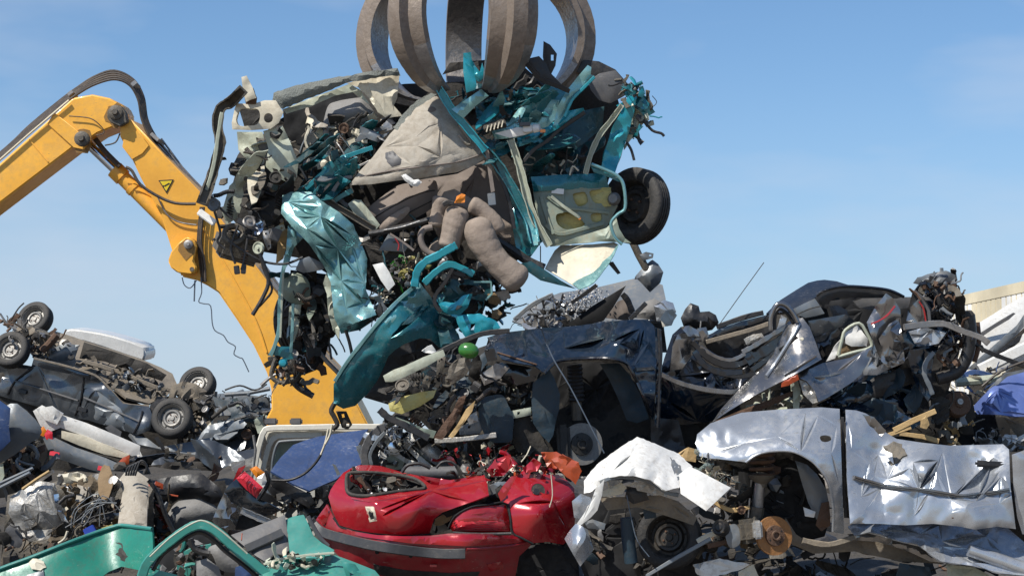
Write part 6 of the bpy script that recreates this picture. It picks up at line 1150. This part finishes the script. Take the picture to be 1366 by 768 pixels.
# ================================================================== engines and carpets heap, left
Eh = Thing('engine', 'crushed engine wrapped in silver foil and torn brown carpet, left foreground', 'engine', (100, 740), 16.5)
Eh.panel('foil_shield', M['alu'], '14,662 32,650 54,641 73,644 80,668 88,694 68,710 46,712 27,712 11,684', -.2, cr=(14, 6), th=3, bulge=8, bw=14, step=4); Eh.panel('foil_edge', M['chrome'], '70,648 78,658 84,680 90,696 82,694 74,676', -.26, cr=(7, 4), th=1.5); Eh.panel('foil_edge', M['alu'], '20,712 45,706 70,706 66,718 40,722', -.25, cr=(6, 4), th=2); Eh.panel('round_cover', M['grey_plastic'], '6,712 12,700 22,704 30,720 26,730 14,726', -.3, cr=(10, 2), th=4, sm=True)
cl_ = Eh.panel('column_housing', M['beige_trim'], '158,640 166,630 180,626 198,638 198,670 196,702 178,703 157,701 160,676 164,655', -.25, cr=(22, 5), th=12, bulge=8, bw=10, ctrl='158,640,.1 198,640,.1 178,670,-.1'); Eh.panel('housing_face', M['beige_trim'], '172,648 197,646 196,700 166,700 168,670', -.015, cr=(14, 3), th=2, on=cl_)
for p_, m_ in (('76,634 92,630 112,632 120,640 100,648 84,646', 'cream'), ('80,650 100,640 116,640 112,660 92,664', 'foam'), ('104,640 122,632 138,640 132,668 118,690 106,676', 'soil'), ('118,690 132,672 150,678 158,700 130,704', 'soil'), ('88,668 104,660 116,684 100,700 90,690', 'soil'), ('130,640 150,636 160,650 150,664 136,660', 'grime_shade'), ('132,676 150,668 162,676 158,700 138,702', 'beige_trim'), ('122,634 136,630 146,640 140,650 128,644', 'alu'), ('60,700 92,694 110,704 104,720 66,722', 'engine')): Eh.panel('torn_carpet', M[m_], p_, -.1, cr=(11, 6), th=3, bulge=3, bw=8, rag=.8)
Eh.hull('engine_block', M['engine'], '10,660 80,640 160,640 205,650 205,740 120,760 0,760', .2, 1.2, cr=(30, 10)); Eh.panel('rail', M['steel'], '34,648 56,634 70,626 72,630 58,640 38,652', -.2, cr=None, th=3); Eh.tube('pipe', M['wood'], '30,652 50,638 66,628', 2, d=-.25, n=1); Eh.tube('pipe', M['slate'], '0,650 20,640 40,630', 2.4, d=-.2, n=1); Eh.tube('pipe', M['slate'], '0,644 22,634 44,624', 2.0, d=-.15, n=1)
for i in range(9):
    rnd = random.Random(i + 70); x0 = rnd.uniform(85, 115); y0 = rnd.uniform(690, 712); Eh.tube('wire', M['slate' if i % 3 else 'black_plastic'], f'{x0},{y0} {x0 + rnd.uniform(5, 20)},{y0 - rnd.uniform(5, 25)} {x0 + rnd.uniform(20, 40)},{y0 - rnd.uniform(10, 45)} {x0 + rnd.uniform(30, 60)},{y0 - rnd.uniform(-10, 50)}', .7, d=-.4)
for i in range(5): Eh.tube('cable', M['black_plastic'], f'{168 + i * 3},634 {172 + i * 4},{622 - i * 2} {192 + i},{618 + i} {200 - i * 2},632', 1.4, d=-.3 - i * .03)
Eh.box('blue_plug', M['blue_bit'], (120, 707), (15, 10, 8), rot=28, d=-.45); Eh.box('yellow_plug', M['foil_yellow'], (144, 704), (16, 6, 6), rot=18, d=-.4); Eh.tube('bent_pipe', M['black_plastic'], '198,640 206,650 214,668 222,690 233,712', 3, d=-.3); Eh.tube('hook', M['cream'], '78,724 86,718 90,708', 1.6, d=-.4)
Eh.clutter('5,690 90,690 160,690 200,720 150,730 60,760 0,760', -.35, .1, 100, [M['grime_shade'], M['engine'], M['rust'], M['grime_shade'], M['black_plastic'], M['soil']], .8, 'ssttth'); Eh.clutter('75,640 160,632 165,700 100,710', -.25, .1, 90, [M['grime_shade'], M['soil'], M['foam'], M['alu'], M['black_plastic'], M['cream']], .7, 'ssthb')
Bk = Thing('seat_bench', 'dusty grey car seat half covered by dark carpet under the overturned car', 'seat', (250, 710), 17.5)
Bk.panel('cushion', M['seat_grey'], '214,702 224,684 238,668 265,664 287,674 291,684 282,692 262,702 244,712 226,712', -.1, cr=(24, 5), bulge=12, bw=16, sm=True, th=8, sharp=60); Bk.panel('dark_carpet', M['black_plastic'], '205,650 211,638 240,634 268,630 293,650 300,666 284,672 265,664 238,666 222,676 206,672', -.12, cr=(24, 5), bulge=6, bw=12, th=4); Bk.panel('brown_scrap', M['wood'], '214,712 222,700 232,706 230,716', -.2, cr=(8, 3), th=3); Bk.hull('base', M['grime_shade'], '205,650 300,640 310,700 290,730 210,730', .2, 1.0); Bk.clutter('195,640 225,650 235,710 250,730 205,730', -.25, .05, 60, [M['grime_shade'], M['soil'], M['orange_red'], M['slate'], M['black_plastic']], .8, 'ssth')

# ================================================================== white hatchback tail
Wh = Thing('crushed_car', 'white hatchback tail with orange and red lamps squeezed under the overturned car', 'car wreck', (110, 660), 23)
tg = Wh.panel('tailgate', M['white_paint'], '44,548 56,540 80,552 116,564 150,578 187,594 186,606 176,608 160,600 120,584 81,570 66,576 54,568', -.1, cr=(40, 4), th=4); Wh.panel('window_void', M['black_plastic'], '68,566 84,572 120,586 160,602 172,608 160,612 120,602 84,590 70,584', -.05, cr=(40, 2), th=3); Wh.panel('plate_panel', M['cream'], '82,574 110,580 140,592 172,606 172,612 140,606 106,594 82,584', -.12, cr=(24, 2), th=2, parent=tg); Wh.panel('bumper', M['slate'], '56,582 62,578 100,596 140,610 163,620 166,632 156,636 120,626 80,612 66,604', -.2, cr=(40, 3), th=8, bulge=4, bw=8)
Wh.panel('lamp', M['orange'], '53,572 58,568 62,574 58,582 53,580', -.22, cr=None, th=4, step=3); Wh.panel('lamp', M['lamp_bright'], '59,580 63,572 70,576 70,586 62,586', -.22, cr=None, th=4, step=3); Wh.panel('lamp', M['orange_red'], '158,616 164,610 173,606 172,618 164,622', -.24, cr=None, th=4, step=3)
Wh.box('reflector', M['lamp_bright'], (73, 605), (13, 6, 3), rot=-12, d=-.32); Wh.box('reflector', M['lamp_bright'], (137, 625), (13, 6, 3), rot=-14, d=-.32); Wh.hull('body_shell', M['grime_shade'], '50,556 180,600 180,660 60,640 50,600', .15, 1.2); Wh.panel('inner_white', M['white_paint'], '48,545 70,541 84,552 76,566 60,560', -.15, cr=(12, 3), th=3)
Bb = Thing('bumper', 'blue and grey plastic bumper end at the left edge above the engine', 'bumper', (20, 630), 19)
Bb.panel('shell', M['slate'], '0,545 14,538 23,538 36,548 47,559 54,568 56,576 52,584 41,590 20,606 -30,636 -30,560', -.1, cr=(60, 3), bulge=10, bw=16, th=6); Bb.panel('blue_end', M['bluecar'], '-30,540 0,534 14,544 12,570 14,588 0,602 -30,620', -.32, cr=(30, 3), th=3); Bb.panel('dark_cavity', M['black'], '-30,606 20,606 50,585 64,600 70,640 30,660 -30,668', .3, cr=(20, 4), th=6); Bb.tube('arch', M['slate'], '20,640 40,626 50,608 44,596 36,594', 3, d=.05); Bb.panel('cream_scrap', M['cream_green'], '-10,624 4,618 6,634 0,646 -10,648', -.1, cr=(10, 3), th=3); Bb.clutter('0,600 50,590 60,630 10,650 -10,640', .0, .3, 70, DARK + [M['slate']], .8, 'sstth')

# ================================================================== overturned dark car, far left
Ov = Thing('overturned_car', 'dark grey car lying on its roof with wheels in the air, far left', 'car wreck', (130, 620), 28)
ovs = Ov.panel('side', M['greycar'], '-40,478 0,481 42,488 45,478 80,486 112,494 131,502 146,518 164,538 182,540 199,542 204,556 200,574 182,580 176,577 150,570 117,560 87,556 50,542 7,530 -40,514', -.1, cr=(30, 8), ctrl='-40,478,.5 0,500,.35 112,494,0 131,525,-.1 199,542,-.2 117,560,.0 164,565,-.25', th=2, step=4.5); Ov.panel('crushed_door', M['slate'], '128,520 142,530 160,544 186,552 184,566 178,578 160,572 138,566 118,558 122,540', -.03, cr=(16, 6), th=1.5, on=ovs)
Ov.beam('door_crease', M['black_plastic'], '10,526 20,508 44,490', 2.4, 3, d=-.01, on=ovs); Ov.beam('door_crease', M['black_plastic'], '100,554 108,530 112,496', 2.4, 3, d=-.01, on=ovs); Ov.beam('door_crease', M['black_plastic'], '190,548 186,562 178,578', 2.4, 3, d=-.01, on=ovs); Ov.beam('rub_strip', M['grey_plastic'], '20,508 60,520 104,534', 2, 3, d=-.02, on=ovs); Ov.beam('rub_strip', M['grey_plastic'], '112,530 150,546 186,562', 2.4, 3, d=-.02, on=ovs); Ov.box('door_handle', M['black_plastic'], (110, 546), (12, 6, 4), rot=-14, d=-.02, on=ovs); Ov.box('door_handle', M['black_plastic'], (30, 522), (11, 5, 4), rot=-14, d=-.02, on=ovs); Ov.panel('door_sill', M['greycar'], '45,476 80,484 112,494 132,500 142,510 136,512 110,502 60,492 44,486', -.14, cr=(14, 2), th=2); Ov.panel('mirror', M['grey_plastic'], '140,570 148,566 162,576 160,584 150,580', -.35, cr=None, th=4)
flr = Ov.panel('floor_pan', M['underbody'], '30,450 50,444 75,442 95,448 117,456 150,466 194,481 215,490 230,498 236,512 222,528 199,538 168,530 140,508 112,494 80,484 47,476 34,462', .2, cr=(22, 5), ctrl='30,455,.6 75,442,1.1 194,481,1.0 232,500,.8 47,476,.15 131,502,-.05 199,538,-.15', th=3); Ov.panel('tunnel', M['grime_shade'], '112,456 150,468 196,484 222,500 216,508 180,496 140,482 106,478', .45, cr=(16, 4), th=2); Ov.beam('exhaust_pipe', M['underbody'], '112,482 140,490 170,500 206,516 228,520', 6, 6, d=.2); Ov.panel('fuel_tank', M['slate'], '68,466 84,458 106,460 100,478 84,482 64,478', .3, cr=(12, 3), th=6, bulge=4, bw=8); Ov.lathe('tank_hole', M['black'], (95, 476), (.1, -1, .6), [(0, 1), (4.5, 1), (4.5, -1)], .22, 12)
Ov.beam('sill_flange', M['underbody'], '45,478 80,486 112,495 131,503 148,520 166,538 199,541', 3, 3, d=-.16); Ov.tube('axle', M['underbody'], '40,436 52,452 66,458 76,446', 5, d=.4); Ov.tube('axle', M['rust'], '56,468 66,458 76,446', 5, d=.15); Ov.tube('axle', M['engine'], '34,440 50,442 64,448', 5, d=.6); Ov.panel('subframe', M['underbody'], '228,516 244,508 262,512 276,522 266,536 246,534 232,542 224,532', .0, cr=(10, 3), th=5, holes=['242,514 247,514 246,518 242,518', '234,526 239,526 238,531 234,530']); Ov.box('gearbox', M['engine'], (268, 540), (24, 18, 30), rot=20, yaw=20, d=.1, bev=.2)
Ov.wheel((15, 467), 25, (-.12, -1, .35), 16, d=.05); Ov.wheel((47, 426), 25, (-.3, -1, .45), 17, d=1.3); Ov.wheel((230, 558), 27, (-.1, -1, .30), 17, d=-.35); Ov.wheel((264, 513), 25, (-.2, -1, .5), 18, d=.9)
Ov.panel('arch', M['black_plastic'], '198,562 200,540 210,532 224,528 218,544 206,560', -.25, cr=(8, 2), th=3); bmp2 = Ov.panel('bumper', M['slate'], '173,577 196,584 212,596 236,592 258,588 276,572 298,548 308,530 316,542 312,560 311,572 298,588 282,604 268,610 230,602 184,592', -.35, cr=(26, 4), ctrl='173,577,.0 268,608,-.1 314,545,.6 285,570,.3', th=6); Ov.panel('bumper_beam', M['cream'], '276,568 284,560 300,540 306,532 304,546 292,562 282,572', -.1, cr=(10, 2), th=3, holes=['288,560 291,557 292,560 289,562', '297,548 300,545 300,548 298,550'], step=3); Ov.panel('grille', M['grey_plastic'], '284,596 300,574 312,552 314,562 300,586 288,600', -.45, cr=(10, 2), th=2)
Ov.clutter('228,530 300,530 296,560 262,588 236,585 250,560', -.15, .4, 110, [M['grime_shade'], M['engine'], M['underbody'], M['steel'], M['black_plastic']], .55, 'ssthb'); Ov.clutter('0,425 40,440 90,455 70,475 20,460', .1, .9, 90, [M['grime_shade'], M['engine'], M['underbody'], M['steel'], M['rust']], .55, 'sstth'); Ov.clutter('110,480 200,500 226,520 200,535 150,515', .05, .35, 70, [M['grime_shade'], M['engine'], M['underbody'], M['slate']], .5, 'ssthb')
Ov.panel('body_end', M['slate'], '250,530 300,524 312,534 300,560 275,590 240,596', .25, cr=(14, 4), th=4); Ov.hull('body_shell', M['grime_shade'], '-40,480 40,490 120,505 200,545 240,560 300,550 300,600 260,625 180,610 90,600 -40,560', .2, 1.4); Ov.tube('wire', M['grime_shade'], '14,428 24,412 32,404', 1, d=.4); Ov.tube('wire', M['steel'], '0,418 10,432 22,440', 1.4, d=.3)
Tb = Thing('roof_shell', 'white upturned car roof shell behind the overturned car', 'roof', (140, 490), 31)
single(Tb, Tb.prism('roof_shell', M['white_paint'], '84,450 86,441 92,438.5 100,438.5 117,441 135,444 152,448 175,455 190,461 194,466 194,474 191,482 164,473 135,463 112,456', 0, .9, bev=2.5))

# ================================================================== scrap between the overturned car and the boom
Sb = Thing('crushed_car', 'crushed grey car remains between the overturned car and the yellow boom', 'car wreck', (330, 620), 25)
Sb.panel('panel', M['slate'], '306,530 330,526 358,530 358,556 330,566 312,556', 0, cr=(16, 5), th=3); Sb.tube('bar', M['slate'], '300,526 330,524 360,518', 3, d=-.1, n=1); Sb.tube('cable', M['black_plastic'], '300,520 320,514 340,520 356,512', 1.2, d=-.2); Sb.tube('cable', M['black_plastic'], '312,560 340,552 362,548', 1.8, d=-.2); Sb.panel('navy_skin', M['navy_mat'], '290,560 320,560 338,580 336,624 310,628 292,600', -.1, cr=(20, 4), th=3); Sb.panel('white_edge', M['cream_green'], '310,532 316,530 334,566 330,570', -.1, cr=None, th=2); Sb.box('block', M['grey_plastic'], (362, 562), (18, 14, 14), d=-.3, bev=.3); Sb.panel('cream_cloth', M['cream_green'], '338,560 352,552 364,558 358,574 344,578', -.3, cr=(10, 3), th=3); Sb.hull('body', M['grime_shade'], '286,540 360,530 366,640 280,640', .3, 1.5)
Sb.clutter('284,520 362,520 366,600 300,640 282,600', -.25, .2, 60, [M['grime_shade'], M['slate'], M['black_plastic'], M['engine']], .6, 'ssttth'); Sb.clutter('286,604 340,600 330,640 290,640', -.3, .1, 80, [M['seagreen'], M['grime_shade'], M['slate'], M['cream'], M['white_paint']], .6, 'ssth')
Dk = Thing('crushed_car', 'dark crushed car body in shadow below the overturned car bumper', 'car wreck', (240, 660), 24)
Dk.hull('body', M['grime_shade'], '180,596 260,606 330,600 330,680 190,670', .0, 1.5, cr=(30, 8)); Dk.panel('white_scrap', M['white_paint'], '178,606 186,600 192,612 184,622', -.2, cr=(8, 3), th=2); Dk.lathe('drum', M['rust'], (257, 617), (0, -1, .1), [(0, 3), (4, 3), (8, 1), (9, -4)], -.2, 20); Dk.clutter('185,600 300,606 300,650 190,650', -.3, .0, 30, DARK, .7, 'ssth')

R.tube('tailgate_gap', M['black'], '445,690 455,702 473,708 517,714 573,713', 1.6, d=.02, on=lid)
Eh.folds('80,640 160,635 160,700 100,705', -.3, -.1, 12, [M['soil'], M['foam'], M['grime_shade'], M['engine'], M['beige_trim']], 60, 60, (25, 60), (10, 22), (10, 6))
Sb.folds('290,535 355,535 355,600 300,620', -.3, 0, 12, [M['slate'], M['greycar'], M['grime_shade'], M['navy_mat'], M['grime_shade']], 10, 40, (40, 80), (14, 30), (20, 5))
Dk.folds('190,605 320,605 320,660 195,660', -.45, -.2, 14, [M['grime_shade'], M['black_plastic'], M['grime_shade'], M['greycar']], 0, 50, (60, 130), (20, 44), (30, 8))  # dark cloth-like sheets added to deepen the shade below the overturned car

R.tube('lamp_gap_line', M['black'], '598,704 607,688 628,676 650,673 676,672 682,710 640,711 604,710', 1.3, d=-.004, on=tl, n=3); R.tube('quarter_gap', M['black'], '678,672 681,690 684,710 696,717 711,725', 1.5, d=-.004, on=qp)
R.beam('lid_crease', M['red'], '470,664 500,668 540,662 590,652 648,641', 3, 3, d=.004, on=lid, n=5); R.beam('strip_groove', M['black_plastic'], '416,702 432,715 455,722 488,731 546,740 620,744', 2, 3, d=-.02, on=bmp, n=5)
R.panel('lamp_socket', M['grime_shade'], '660,652 668,646 672,654 664,662', -.12, cr=(6, 2), th=3, step=3); R.panel('side_marker', M['lamp_red'], '424,690 436,676 440,690 432,700', .05, cr=None, th=3, step=4)

Eh.bits('85,645 155,640 158,695 100,700', -.4, -.2, 12, .7, [M['soil']])
Sb.bits('295,535 355,535 350,610 305,620', -.35, -.1, 10, .7)
Ov.bits('235,525 296,532 290,560 255,580', -.2, .1, 8, .5); Ov.bits('35,440 80,450 70,472 45,468', .0, .4, 6, .5)

R.panel('lamp_clear', M['red_bumper'], '612,690 626,679 650,676 672,675 676,690 640,691', -.006, cr=None, th=1, on=tl)
for i in range(5): R.beam('lens_line', M['red_bumper'], f'{604 + i},{696 + i * 2.6} 640,{696 + i * 2.6} 679,{695.5 + i * 2.7}', .7, 1, d=-.012, on=tl, n=1)
R.panel('lower_grille', M['black_plastic'], '498,752 540,760 600,764 640,762 636,772 590,776 530,772 500,764', -.015, cr=None, th=2, on=bmp); R.panel('fog_lamp', M['lamp_red'], '650,752 670,748 672,758 654,762', -.015, cr=None, th=2, on=bmp, step=4)
R.clutter('470,652 520,650 560,650 500,660', -.05, .05, 25, [M['glass'], M['lamp_white'], M['grime_shade']], .3, 'h', name='broken_glass')
